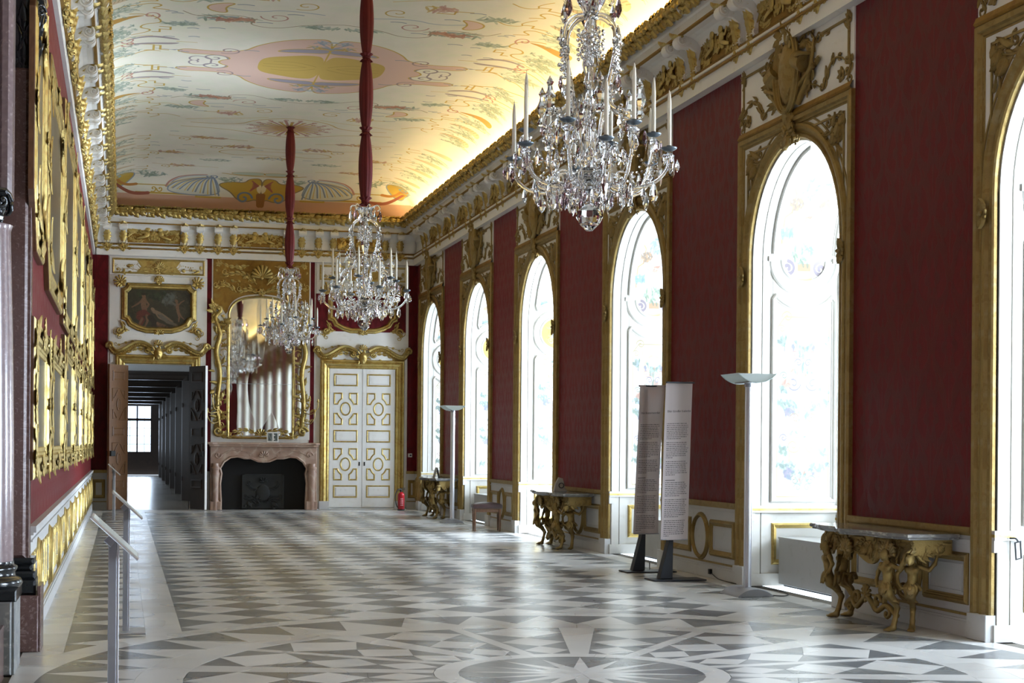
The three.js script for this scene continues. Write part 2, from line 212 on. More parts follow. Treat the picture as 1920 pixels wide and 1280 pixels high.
M.tileW = [wm(41, [0.80, 0.795, 0.78]), wm(52, [0.78, 0.775, 0.76]), wm(63, [0.82, 0.815, 0.80])].map(tileMat);
M.tileD = [dm(71, [0.42, 0.43, 0.43]), dm(82, [0.385, 0.395, 0.405]), dm(93, [0.46, 0.465, 0.46])].map(tileMat);
M.mortar = std({ color: 0x6d675e, roughness: 0.9 });
const fractalP = fractal(77, 3, 4);
M.pinkMarble = std({ map: dataTex(512, 512, (u, v) => { const n = F4(u, v), k = vein(u, v, fractalP, 8); return mixc(mixc([0.60, 0.47, 0.41], [0.76, 0.66, 0.58], n), [0.83, 0.78, 0.72], k * 0.55); }, true, 1.1, 1.1), roughness: 0.3 });
M.redMarble = std({ map: dataTex(512, 512, (u, v) => { const n = F8(u, v), k = F64(u, v), w = sstep(0.6, 0.75, F16(u, v)); return mixc(mixc([0.34, 0.25, 0.235], [0.46, 0.36, 0.335], n * 0.5 + k * 0.5), [0.62, 0.55, 0.52], w * 0.4); }, true, 3.2, 3.2), roughness: 0.2 });
M.mauveMarble = std({ map: dataTex(512, 512, (u, v) => { const n = F8(u, v), w = sstep(0.6, 0.75, F16(u, v)); return mixc(mixc([0.47, 0.40, 0.40], [0.58, 0.51, 0.51], n), [0.72, 0.67, 0.66], w * 0.4); }, true, 3.2, 3.2), roughness: 0.18 });
M.greyMarble = std({ map: dataTex(512, 512, (u, v) => { const n = F8(u, v), w = sstep(0.55, 0.72, F16(u, v)), k = F64(u, v); return mixc(mixc([0.40, 0.41, 0.41], [0.55, 0.55, 0.54], n), [0.68, 0.67, 0.64], w * k); }, true, 1.4, 1.4), roughness: 0.5 });
M.blackMarble = std({ map: dataTex(256, 256, (u, v) => { const n = F8(u, v); return [0.09 + 0.06 * n, 0.095 + 0.06 * n, 0.1 + 0.06 * n]; }), roughness: 0.16 });
M.tableMarble = std({ map: dataTex(512, 512, (u, v) => mixc(mixc([0.36, 0.36, 0.37], [0.52, 0.51, 0.50], F8(u, v)), [0.66, 0.65, 0.62], sstep(0.52, 0.75, F16(u, v)) * 0.7), true, 1.5, 1.5), roughness: 0.12 });
// the rest
M.iron = std({ map: dataTex(256, 256, (u, v) => { const n = F8(u, v); return [0.17 + 0.06 * n, 0.175 + 0.06 * n, 0.18 + 0.05 * n]; }), roughness: 0.7, metalness: 0.3 });
M.hearth = std({ color: 0x1c1b1a, roughness: 0.95 });
M.alu = std({ map: dataTex(256, 256, (u, v) => { const s = 0.74 + 0.05 * F64(u, 0.5 + 0.01 * v); return [s, s * 1.0, s * 1.02]; }), metalness: 0.85, roughness: 0.36 });
M.paleGreyMetal = std({ map: paintTex, color: 0xa0a3ae, metalness: 0.25, roughness: 0.4 });
M.darkSteel = std({ color: 0x33363d, metalness: 0.4, roughness: 0.5 });
M.boxPaint = std({ map: paintTex, color: 0xc4c6c8, roughness: 0.55 });
M.wood = std({ map: dataTex(512, 512, (u, v) => { const r = 0.5 + 0.5 * sin((u * 22 + 2.4 * F4(u, v)) * TAU), n = F64(u, v * 0.25 % 1); return mixc([0.36, 0.24, 0.14], [0.52, 0.37, 0.23], r * 0.55 + n * 0.45); }, true, 1, 0.6), roughness: 0.42 });
M.darkAndShadedWood = std({ map: dataTex(256, 256, (u, v) => { const n = F64(u, v * 0.25 % 1), r = F8(u, v); return mixc([0.12, 0.085, 0.065], [0.22, 0.16, 0.12], n * 0.5 + r * 0.5); }), roughness: 0.4 });  // real dark joinery in the rooms beyond; on the right door leaf it stands for shade
M.stoolWood = std({ map: dataTex(256, 256, (u, v) => mixc([0.34, 0.22, 0.14], [0.47, 0.33, 0.22], F64(u, v * 0.25 % 1))), roughness: 0.4 });
M.leather = std({ map: dataTex(256, 256, (u, v) => mixc([0.17, 0.10, 0.10], [0.25, 0.15, 0.15], F16(u, v))), roughness: 0.38, bumpMap: grainBump, bumpScale: 0.001 });
M.redPaint = std({ color: 0xb01722, roughness: 0.3 });
M.black = std({ color: 0x18191b, roughness: 0.5 });
M.wax = phy({ color: 0xe9e3cf, roughness: 0.45 });
M.pan = std({ map: dataTex(64, 64, (u, v) => { const n = F8(u, v); return [0.36 + 0.1 * n, 0.40 + 0.1 * n, 0.43 + 0.1 * n]; }), metalness: 0.8, roughness: 0.38 });
M.crystal = phy({ color: 0xffffff, roughness: 0.0, metalness: 0, transmission: 1, thickness: 0.02, ior: 1.52, specularIntensity: 1 });
M.amethyst = phy({ color: 0xffffff, roughness: 0.0, transmission: 1, thickness: 0.02, ior: 1.52, attenuationColor: new THREE.Color(0.66, 0.53, 0.56), attenuationDistance: 0.035 });
M.silver = std({ color: 0xd9d9d6, metalness: 1, roughness: 0.14 });
M.pane = phy({ color: 0xf6faff, roughness: 0, transmission: 1, thickness: 0, ior: 1.5 });
M.cordRed = M.velvet;
// ------------------------------------------------------------------ floor: marble pieces
const FLOOR = struct('floor', [0, 0, 0], 0, 'pale and grey marble floor laid in diamonds with a star rosette');
part(FLOOR, 'mortar_bed', box(XR - XL + 0.4, 0.2, DB - DN + 0.4, (XR + XL) / 2, -0.112, -(DB + DN) / 2), M.mortar);
part(FLOOR, 'stone_paving', box(XR - XL, 0.011, 25.6, (XR + XL) / 2, -0.0068, 19 - 12.8), M.tileW[1]);
{
  const tiles = [], r = mulberry(5), CX = 3.14, CD = 10.6, add = (pts, dark, low = 0.001) => {
    pts = pts.map(([x, d]) => [clamp(x, XL, XR), min(d, DB)]); let a = 0, cx = 0, cd = 0; for (let i = 0; i < pts.length; i++) { const [x, d] = pts[i], [x2, d2] = pts[(i + 1) % pts.length]; a += x * d2 - x2 * d; cx += x / pts.length; cd += d / pts.length; }
    if (abs(a) < 0.004) { r(); return; } if (a < 0) pts.reverse();
    const q = pts.map(([x, d]) => { const k = 0.0016 / max(0.02, Math.hypot(cx - x, cd - d)); return [x + (cx - x) * k, d + (cd - d) * k]; });
    const zc = cx * 0.2403 + cd * 0.9707, xc = cx * 0.9707 - cd * 0.2403, seen = zc > 9.2 && abs(xc / zc) < 0.34 ? abs(a) / (zc * zc * zc) : 0;
    tiles.push({ q, dark, seen, v: floor(r() * 3), y: -low - r() * 0.0006 });
  };
  const P = (rr, deg) => { const a = deg * PI / 180; return [CX + rr * sin(a), CD + rr * cos(a)]; };
  const arc = (rr, a0, a1, n) => { const o = []; for (let i = 0; i <= n; i++) o.push(P(rr, lerp(a0, a1, i / n))); return o; };
  const ring = (r0, r1, n, dark, off) => { for (let i = 0; i < n; i++) { const a = off + i * 360 / n, b = a + 360 / n; add([...arc(r0, a, b, 3), ...arc(r1, b, a, 3)], dark, 0.0002); } };
  const OFF = 15.5;
  for (let k = 0; k < 16; k++) { // sixteen-rayed star in its dark disc
    const a = OFF + k * 22.5, tip = P(k % 2 ? 0.74 : 0.84, a), v0 = P(k % 2 ? 0.27 : 0.27, a - 11.25), v1 = P(0.27, a + 11.25), tip2 = P(k % 2 ? 0.84 : 0.74, a + 22.5);
    add([P(0.002, a), v0, tip, v1], false, 0.0002); add([v1, tip, P(0.865, a), ...arc(0.865, a + 7, a + 15, 1), P(0.865, a + 22.5), tip2], true, 0.0002);
  }
  ring(0.865, 1.04, 12, false, OFF + 7);
  for (let k = 0; k < 16; k++) { // spokes, and three rows of lozenges between each pair
    const s = OFF + k * 22.5, w = (kk, rr) => (kk % 2 ? 0.055 : lerp(0.07, 0.155, (rr - 1.04) / 1.7)) / rr * 180 / PI, e = s + 22.5, R = [1.04, 1.5, 2.05, 2.74];
    add([P(1.04, s - w(k, 1.04)), P(1.04, s + w(k, 1.04)), P(2.74, s + w(k, 2.74)), P(2.74, s), P(2.74, s - w(k, 2.74))], false, 0.0002);
    for (let i = 0; i < 3; i++) { const r0 = R[i], r1 = R[i + 1], rm = (r0 + r1) / 2, L = (q) => s + w(k, q), H = (q) => e - w(k + 1, q), mid = (q) => (L(q) + H(q)) / 2;
      const A = P(r0, L(r0)), B = P(r0, H(r0)), C = P(r1, H(r1)), D = P(r1, L(r1)), ab = P(r0, mid(r0)), bc = P(rm, H(rm)), cd = P(r1, mid(r1)), da = P(rm, L(rm));
      add([ab, bc, cd, da], false, 0.0002); add([A, ab, da], true, 0.0002); add([ab, B, bc], true, 0.0002); add([bc, C, cd], true, 0.0002); add([cd, D, da], true, 0.0002); }
  }
  ring(2.74, 3.06, 24, false, OFF);
  for (let i = 0; i < 36; i++) { const a = OFF + i * 10, b = a + 10, m = a + 5; add([...arc(3.06, a, b, 2), P(3.71, m)], false, 0.0002); add([P(3.06, a), P(3.71, m), ...arc(3.71, m - 2.5, m - 7.5, 1), P(3.71, m - 10)], true, 0.0002); }
  ring(3.71, 3.97, 36, false, OFF);
  const inside = (pts) => pts.every(([x, d]) => Math.hypot(x - CX, d - CD) < 3.95), out = (pts, dark) => { if (!inside(pts)) add(pts, dark, 0.0014); };
  const D0 = 8.6, D1 = 36.6, HD = 5.28 / 15;
  for (let j = 0; D0 + j * HD < D1; j++) { const d = D0 + j * HD; for (let i = 0; i <= 7; i++) { const x = 0.5 + i * 2 * HD + (j % 2 ? HD : 0), c = (v) => clamp(v, 0.5, 5.78); if (j % 2 && i === 7) { out([[x - HD, d], [x, d + HD], [x, d - HD]], j % 2 === 0); continue; } out(i === 0 && j % 2 === 0 ? [[x, d - HD], [x + HD, d], [x, d + HD]] : [[c(x - HD), d], [x, d - HD], [c(x + HD), d], [x, d + HD]], j % 2 === 0); } }
  for (const [xa, xb, flip] of [[-0.42, 0.2, 1], [6.08, 6.7, -1]]) { const p = 0.72, l = flip > 0 ? xa : xb, h = flip > 0 ? xb : xa; for (let d = D0; d < D1; d += p) { out([[l, d], [l, d + p], [h, d + p / 2]], true); out([[h, d + p / 2], [h, d + p * 1.5], [l, d + p]], false); } }
  for (const [xa, xb, len] of [[XL, -0.42, 0.72], [0.2, 0.5, 1.3], [5.78, 6.08, 1.3], [6.7, XR, 0.8]]) for (let d = D0; d < D1; d += len) out([[xa, d], [xb, d], [xb, min(D1, d + len)], [xa, min(D1, d + len)]], false);
  for (let x = XL; x < XR - 0.1; x += 0.965) out([[x, D1], [x + 0.965, D1], [x + 0.965, DB], [x, DB]], false);
  const make = (t) => { const g = prism(t.q, 0.011); g.rotateX(-PI / 2); g.translate(0, -0.011 + t.y, 0); return plain(g); };
  tiles.sort((a, b) => b.seen - a.seen);
  tiles.slice(0, 300).forEach((t) => part(FLOOR, 'floor_tile', make(t), (t.dark ? M.tileD : M.tileW)[t.v]));
  const rest = [[], [], [], [], [], []]; tiles.slice(300).forEach((t) => rest[t.v + (t.dark ? 3 : 0)].push(make(t)));
  const m = shadows(new THREE.Mesh(mergeGeometries(rest.map((l) => mergeGeometries(l)), true), [...M.tileW, ...M.tileD])); m.name = 'far_floor_tile'; m.userData = { kind: 'stuff', label: 'farther marble floor pieces' }; FLOOR.add(m);
}
// ------------------------------------------------------------------ window wall
function archPts(r, x = 0, low = 0, n = 28) { const p = [[x - r, low]]; for (let i = 0; i <= n; i++) { const a = PI - PI * i / n; p.push([x + r * cos(a), SPRING + r * sin(a)]); } p.push([x + r, low]); return p; }
{
  const w = struct('wall_right', [XR, 0, 0], RIGHT), pts = [[-DB - 0.4, 8.3], [-DB - 0.4, 0]];
  for (const [d] of [...WIN].sort((a, b) => b[0] - a[0])) pts.push(...archPts(OPEN, -d));
  pts.push([-DN, 0], [-DN, 8.3]);
  part(w, 'masonry', prism(pts.reverse(), JAMB + 0.25, -JAMB - 0.25), M.whiteJamb);
}
// dado between x0 and x1 of a wall group: board, skirting, rail, framed panels and ovals
const GP = ogee(0.075, 0.035);
function dado(g, x0, x1, layout, gilt = M.oldGold, board = M.grey, GM = GP, rail = gilt) {
  const L = x1 - x0, c = (x0 + x1) / 2;
  part(g, 'dado_board', box(L, 0.88, 0.03, c, 0.44, 0.015), board);
  part(g, 'skirting', [box(L, 0.13, 0.055, c, 0.065, 0.0275), box(L, 0.02, 0.045, c, 0.14, 0.0225)], board);
  part(g, 'gilt_fillet', [box(L, 0.022, 0.042, c, 0.19, 0.021)], gilt);
  part(g, 'dado_rail', [box(L, 0.05, 0.07, c, 0.905, 0.035), box(L, 0.02, 0.05, c, 0.87, 0.025)], rail);
  part(g, 'rail_fillet', box(L, 0.016, 0.045, c, 0.815, 0.0225), board);
  for (const [k, a, b] of layout) {
    if (k === 'oval') part(g, 'oval_frame', sweep(ovalPath(lerp(x0, x1, (a + b) / 2), 0.49, (b - a) / 2 * L, 0.235), ogee(0.06, 0.04).map(([o, h]) => [-o, h]), true, 0.03), gilt);
    else { const X0 = x0 + a * L, X1 = x0 + b * L; part(g, 'panel_frame', sweep(rectPath(X0, 0.27, X1, 0.71), GM, true, 0.03), gilt); part(g, 'panel_fillet', sweep(rectPath(X0 + 0.1, 0.37, X1 - 0.1, 0.61), [[0, 0], [0, 0.012], [0.012, 0.012], [0.012, 0]], true, 0.03), board); }
  }
}
// what lies on the embrasure: x is the depth into the wall, y the height run on round the arch, z the thickness
function onJamb(g) {
  const q = g.index ? g.toNonIndexed() : g, p = q.attributes.position; for (let i = 0; i < p.count; i++) { const t = p.getX(i), s = p.getY(i), w = p.getZ(i); if (s <= SPRING) p.setXYZ(i, -OPEN + w, s, -t); else { const a = (s - SPRING) / OPEN, R = OPEN - w; p.setXYZ(i, -R * cos(a), SPRING + R * sin(a), -t); } }
  q.deleteAttribute('normal'); q.computeVertexNormals(); return q;
}
function strip(t0, t1, s0, s1, w, ns = 40, uvs) { // a flat patch on the embrasure
  const pos = [], uv = [], idx = []; for (let i = 0; i <= ns; i++) for (const [k, t] of [[0, t0], [1, t1]]) { const s = lerp(s0, s1, i / ns); pos.push(t, s, w); uv.push(k, i / ns); } for (let i = 0; i < ns; i++) { const a = i * 2; idx.push(a, a + 1, a + 2, a + 1, a + 3, a + 2); }
  const g = new THREE.BufferGeometry(); g.setAttribute('position', new THREE.Float32BufferAttribute(pos, 3)); g.setAttribute('uv', new THREE.Float32BufferAttribute(uv, 2)); g.setIndex(idx); const q = g.toNonIndexed(); q.computeVertexNormals(); return onJamb(q);
}
const dense = (path, step = 0.12) => { const o = []; path.forEach((p, i) => { if (i === path.length - 1) { o.push(p); return; } const q = path[i + 1], n = max(1, Math.ceil(Math.hypot(q[0] - p[0], q[1] - p[1]) / step)); for (let k = 0; k < n; k++) o.push([lerp(p[0], q[0], k / n), lerp(p[1], q[1], k / n)]); }); return o; };
const jsweep = (path, prof, closed = false) => { const d = closed ? dense([...path, path[0]]).slice(0, -1) : dense(path); return onJamb(sweep(d, prof, closed)); };
// painted grotesques: line, leaf and grape in thin colour on white; kind 0 has a basket over a half-round, kind 1 a gilt roundel
function grotesque(g, w, h, kind) {
  const r = mulberry(90 + kind); g.fillStyle = '#dedbd2'; g.fillRect(0, 0, w, h);
  const X = (t) => (t - 0.27) / 0.76 * w, Y = (s) => h - (s - 0.95) / 4.45 * h, S = w / 0.76; g.lineCap = 'round';
  const ink = ['#707a6c', '#7a827e', '#85745e', '#93866a', '#8f7468', '#706d76', '#68757c'];
  const line = (pts, c, lw) => { g.strokeStyle = c; g.lineWidth = lw * S; g.beginPath(); pts.forEach(([t, s], i) => (i ? g.lineTo(X(t), Y(s)) : g.moveTo(X(t), Y(s)))); g.stroke(); };
  const both = (f) => { f(1); f(-1); };
  const curl = (t, s, R, a0, turns, c, lw, m) => { const p = []; for (let i = 0; i <= 24; i++) { const q = i / 24, a = a0 + turns * TAU * q, rr = R * (1 - 0.85 * q); p.push([0.65 + m * (t + rr * cos(a)), s + rr * sin(a)]); } line(p, c, lw); };
  const leafy = (t, s, n, rad, c, m = 1) => { for (let i = 0; i < n; i++) { const a = r() * TAU, d = rad * sqrt(r()), x = X(0.65 + m * t + d * cos(a)), y = Y(s + d * sin(a) * 0.8), l = S * (0.018 + 0.022 * r()); g.fillStyle = c[floor(r() * c.length)]; g.globalAlpha = 0.75; g.beginPath(); g.ellipse(x, y, l, l * 0.42, r() * PI, 0, TAU); g.fill(); g.globalAlpha = 1; } };
  const green = ['#727f70', '#8a9488', '#66736a', '#848e90'], grape = ['#706c7a', '#7d7580', '#69727a', '#8a8282'], rose = ['#a08474', '#94705f', '#ad9a86'];
  const gold = '#9c9070';
  // lower panel
  line([[0.33, 1.02], [0.33, 2.98], [0.42, 3.1], [0.88, 3.1], [0.97, 2.98], [0.97, 1.02], [0.33, 1.02]], gold, 0.013); line([[0.355, 1.05], [0.355, 2.95]], '#d9cfae', 0.006); line([[0.945, 1.05], [0.945, 2.95]], '#d9cfae', 0.006);
  both((m) => { curl(0.2, 3.1, 0.07, 0, 1.3, gold, 0.014, m); curl(0.27, 2.96, 0.045, 1, 1.2, gold, 0.01, m); });
  for (let k = 0; k < 5; k++) { const s = 1.25 + k * 0.36; if (k % 2 === (kind ? 1 : 0)) { both((m) => { leafy(0.17, s + 0.1, 44, 0.09, green, m); leafy(0.17, s + 0.04, 28, 0.06, grape, m); leafy(0.28, s + 0.14, 12, 0.04, green, m); line([[0.65 + m * 0.17, s + 0.18], [0.65 + m * 0.17, s + 0.3]], '#b59c67', 0.012); curl(0.1, s - 0.04, 0.06, 0.5, 1.2, ink[k], 0.009, m); }); leafy(0, s, 40, 0.09, [...green, ...rose]); curl(0.06, s - 0.12, 0.05, 0, 1.2, ink[(k + 1) % 7], 0.01, 1); curl(0.06, s - 0.12, 0.05, 0, 1.2, ink[(k + 1) % 7], 0.01, -1); } else { both((m) => { curl(0.12, s, 0.09, PI, 1.4, ink[(k + 2) % 7], 0.012, m); curl(0.24, s + 0.09, 0.05, 0, 1.3, ink[(k + 4) % 7], 0.009, m); leafy(0.25, s - 0.06, 22, 0.06, green, m); leafy(0.1, s + 0.14, 14, 0.05, [...green, ...rose], m); }); g.fillStyle = k === 3 ? '#c08f7a' : '#cbb98c'; g.beginPath(); g.moveTo(X(0.57), Y(s + 0.1)); g.quadraticCurveTo(X(0.65), Y(s - 0.16), X(0.73), Y(s + 0.1)); g.fill(); line([[0.56, s + 0.1], [0.74, s + 0.1]], gold, 0.014); leafy(0, s + 0.17, 26, 0.08, [...green, ...rose]); } }
  if (kind === 0) { // a garlanded round arch between two masks
    g.strokeStyle = '#b7c4a9'; g.lineWidth = 0.075 * S; g.beginPath(); g.arc(X(0.65), Y(2.72), 0.19 * S, PI * 0.86, PI * 2.14); g.stroke(); g.strokeStyle = '#cfa97f'; g.lineWidth = 0.02 * S; g.setLineDash([0.05 * S, 0.05 * S]); g.beginPath(); g.arc(X(0.65), Y(2.72), 0.145 * S, PI * 0.9, PI * 2.1); g.stroke(); g.setLineDash([]);
    both((m) => leafy(0.2, 2.35, 20, 0.06, rose, m));
    // basket of fruit over the half-round
    both((m) => { curl(0.2, 3.66, 0.085, PI * 0.5, 1.4, '#857a80', 0.03, m); line([[0.65 + m * 0.24, 3.58], [0.65 + m * 0.2, 3.48], [0.65 + m * 0.1, 3.42], [0.65, 3.43]], '#857a80', 0.028); leafy(0.14, 3.45, 12, 0.04, ['#8f7f7a', '#b08d76'], m); });
    g.fillStyle = '#dcce93'; g.beginPath(); g.arc(X(0.65), Y(3.6), 0.105 * S, 0, PI); g.fill(); g.fillStyle = '#b98a6c'; g.fillRect(X(0.57), Y(3.72), 0.16 * S, 0.06 * S); leafy(0, 3.83, 90, 0.15, ['#a3ad8a', '#8fa08a', '#bfc3a0', '#6f7d6c']);
  } else { both((m) => { curl(0.16, 3.2, 0.06, 0, 1.2, gold, 0.012, m); }); leafy(0, 3.08, 40, 0.1, green); }
  // upper panel
  const B = kind ? 4.05 : 3.95; both((m) => { line([[0.65 + m * 0.29, B], [0.65 + m * 0.29, B + 0.3], [0.65 + m * 0.22, B + 0.36], [0.65 + m * 0.22, B + 0.6], [0.65 + m * 0.26, B + 0.66]], '#a58a66', 0.02); leafy(0.24, B + 0.12, 30, 0.07, ['#8aa3a4', '#7f968e', '#6d8488'], m); curl(0.12, B + 0.3, 0.08, 0, 1.3, '#98a2ac', 0.016, m); leafy(0.2, B + 0.46, 54, 0.1, ['#85725c', '#746a5e', '#9c7f62'], m); curl(0.2, B + 0.75, 0.07, 2, 1.2, '#c79f80', 0.016, m); });
  leafy(0, B + 0.28, 22, 0.06, rose); leafy(0, B + 0.68, 110, 0.19, ['#7d877f', '#6f7a79', '#8d9891']); line([[0.38, B + 0.9], [0.5, B + 0.98], [0.65, B + 1.0], [0.8, B + 0.98], [0.92, B + 0.9]], '#c9a98b', 0.02); leafy(0, B + 0.98, 20, 0.06, rose);
}
const grotTex = [0, 1].map((k) => canvasTex(512, 2048, (g, w, h) => grotesque(g, w, h, k)));
const grotMat = grotTex.map((map) => std({ map, roughness: 0.5 }));
const roundelMat = std({ map: canvasTex(256, 256, (g, w) => { const r = mulberry(4); g.fillStyle = '#cfb25e'; g.fillRect(0, 0, w, w); for (let m = 0; m < 70; m++) { g.strokeStyle = ['#8d7f6f', '#a98f48', '#e4cf8a', '#7c7a80'][floor(r() * 4)]; g.lineWidth = 2 + 5 * r(); const a = r() * TAU, d = 90 * r(), x = 128 + d * cos(a), y = 128 + d * sin(a); g.beginPath(); g.arc(x, y, 6 + 18 * r(), r() * TAU, r() * TAU + 3); g.stroke(); } g.fillStyle = '#8a8a90'; g.beginPath(); g.ellipse(128, 150, 38, 26, 0, 0, TAU); g.fill(); g.beginPath(); g.arc(128, 108, 18, 0, TAU); g.fill(); }), roughness: 0.4, metalness: 0.3 });
// carved pieces shared by every window
const ARCHP = archPts(OPEN, 0, 0.22);
const winGeo = {
  frame: merge(sweep([[-1.46, 0.22], [-1.46, 5.14], [1.46, 5.14], [1.46, 0.22]], [[0, 0], [0, 0.055], [-0.02, 0.075], [-0.06, 0.07], [-0.075, 0.045], [-0.095, 0.04], [-0.1, 0.025], [-0.115, 0.02]])),
  arch: merge(sweep(ARCHP, [[0, -0.02], [0, 0.03], [0.012, 0.045], [0.045, 0.05], [0.055, 0.03], [0.075, 0.035], [0.1, 0.06], [0.13, 0.068], [0.155, 0.055], [0.165, 0.03], [0.18, 0.025]])),
  fillet: merge(sweep(dense([[-1.345, 0.22], [-1.345, 5.025], [1.345, 5.025], [1.345, 0.22]], 9), [[0.002, 0], [0.002, 0.018], [-0.05, 0.018], [-0.05, 0]])),
  sideFlat: merge([-1, 1].map((s) => box(0.12, SPRING, 0.02, s * 1.36, SPRING / 2 + 0.11, 0.008))),
  plinth: merge(bbox(0.3, 0.22, 0.1, 0, 0.11, 0.04)),
  board: merge((() => { const s = []; for (let i = 0; i <= 24; i++) { const a = PI * i / 24; s.push([1.34 * cos(a), SPRING + 1.34 * sin(a)]); } const sh = poly([[-1.36, SPRING], [-1.36, 5.06], [1.36, 5.06], [1.36, SPRING], ...s.slice(0, 1), ...s.slice(1)]); return prism(sh, 0.016, 0.001); })()),
  spandrel: merge((() => { const ins = (x, y) => Math.hypot(x, y - SPRING) > 1.47 && x < 1.24 && y < 4.94 && y > 3.95; return [carving(0.3, 4, 1.24, 4.95, 34, 0.15, 17, ins, 0.02), rinceau(0.55, 4.86, 1.16, 4.86, -0.12, 0.17, { z: 0.02 }), rinceau(1.16, 4.86, 1.2, 3.98, -0.1, 0.15, { z: 0.02, leaves: 5 }), sweep([[1.25, 4.96], [0.42, 4.96]], [[0, 0.02], [0, 0.035], [0.022, 0.035], [0.022, 0.02]]), sweep([[1.25, 3.9], [1.25, 4.96]], [[0, 0.02], [0, 0.035], [0.022, 0.035], [0.022, 0.02]]), sweep(ovalPath(0, SPRING, 1.42, 1.42, 20, 0.14, 1.25), [[0, 0.016], [0, 0.03], [0.02, 0.03], [0.02, 0.016]])]; })()),
  key: merge([shell(0, 4.96, 0.17, 7, 0.05), [-1, 1].map((s) => rinceau(s * 0.05, 4.98, s * 0.2, 4.84, -0.3 * s, 0.12, { z: 0.06, dir: s, leaves: 2 })), leafAt(0, 4.98, 0.2, -PI / 2, LEAFW, 0.08), leafAt(0, 5.0, 0.26, PI / 2, LEAFW, 0.06), carving(-0.12, 4.86, 0.12, 5.14, 12, 0.1, 5, () => true, 0.08)]),
  over: merge(prism([[-1.46, 5.14], [1.46, 5.14], [1.46, 5.95], [-1.46, 5.95]], 0.028)),
  rail: merge(sweep([[-1.46, 5.14], [1.46, 5.14]], [[0, 0.03], [0, 0.06], [0.02, 0.075], [0.05, 0.06], [0.075, 0.05], [0.085, 0.028]])),
  trophy: merge([0.36, 0].flatMap((k) => k ? [xf(new THREE.SphereGeometry(1, 20, 12, 0, PI), { y: 5.62, z: 0.05, sx: 0.21, sy: 0.37, sz: 0.12 }), sweep(ovalPath(0, 5.62, 0.235, 0.4, 28), ogee(0.06, 0.07).map(([o, h]) => [o - 0.06, h]), true, 0.08), carving(-0.15, 5.36, 0.15, 5.9, 26, 0.07, 9, (x, y) => (x / 0.17) ** 2 + ((y - 5.62) / 0.32) ** 2 < 1, 0.12).map((g) => xf(g, { z: 0.09, sz: 0.3 }))] : [])
    .concat(mirX([xf(new THREE.CylinderGeometry(0.1, 0.1, 0.2, 14), { x: 0.35, y: 5.66, z: 0.09, rz: 1.2 }), xf(new THREE.TorusGeometry(0.1, 0.018, 6, 16), { x: 0.44, y: 5.7, z: 0.09, rz: 1.2, rx: PI / 2 }), tube([[0.16, 5.4, 0.06], [0.62, 5.55, 0.08]], 0.03, 4, 6), tube([[0.2, 5.25, 0.06], [0.5, 5.5, 0.07], [0.6, 5.85, 0.06]], (t) => 0.035 - 0.02 * t, 8, 6), prism([[0.12, 5.28], [0.5, 5.34], [0.42, 5.6], [0.14, 5.5]], 0.03, 0.03, 0.008), rinceau(0.1, 5.28, 0.78, 5.28, 0.16, 0.17, { z: 0.03 }), rinceau(0.78, 5.28, 1.36, 5.42, 0.3, 0.17, { z: 0.03, dir: -1 }), rinceau(0.2, 5.9, 0.62, 5.8, 0.25, 0.16, { z: 0.04 }), carving(0.18, 5.3, 0.66, 5.92, 30, 0.13, 31, (x, y) => x < 0.62 - abs(y - 5.6) * 0.4, 0.04)]))
    .concat(leafAt(0, 5.9, 0.3, PI / 2, LEAFW, 0.06), leafAt(0.02, 5.95, 0.28, 1.1, LEAFB, 0.06), leafAt(-0.02, 5.95, 0.28, 2.05, LEAFC, 0.06), rosette(0, 5.24, 0.1, 7, 0.06), carving(-0.14, 5.9, 0.14, 6.12, 14, 0.12, 3, () => true, 0.12))),
  corners: merge(mirX([tube([[1.36, 5.4, 0.035], [1.36, 5.86, 0.035]], 0.016, 3, 5), tube([[1.36, 5.86, 0.035], [0.7, 5.86, 0.035]], 0.016, 3, 5), rinceau(1.36, 5.52, 1.34, 5.3, 0.3, 0.15, { z: 0.03, leaves: 3 }), rinceau(1.38, 5.72, 1.36, 5.9, 0.2, 0.14, { z: 0.03, leaves: 2, end: false }), rosette(1.36, 5.86, 0.075, 6, 0.03), rosette(1.2, 5.33, 0.08, 6, 0.03), rinceau(0.98, 5.86, 0.7, 5.86, 0.1, 0.1, { z: 0.03, leaves: 2 })])),
  boss: merge([rosette(0, 0, 0.1, 7, 0.03), leafAt(0, 0, 0.16, PI / 2, LEAFW, 0.03), leafAt(0, 0, 0.16, -PI / 2, LEAFW, 0.03)]),
};
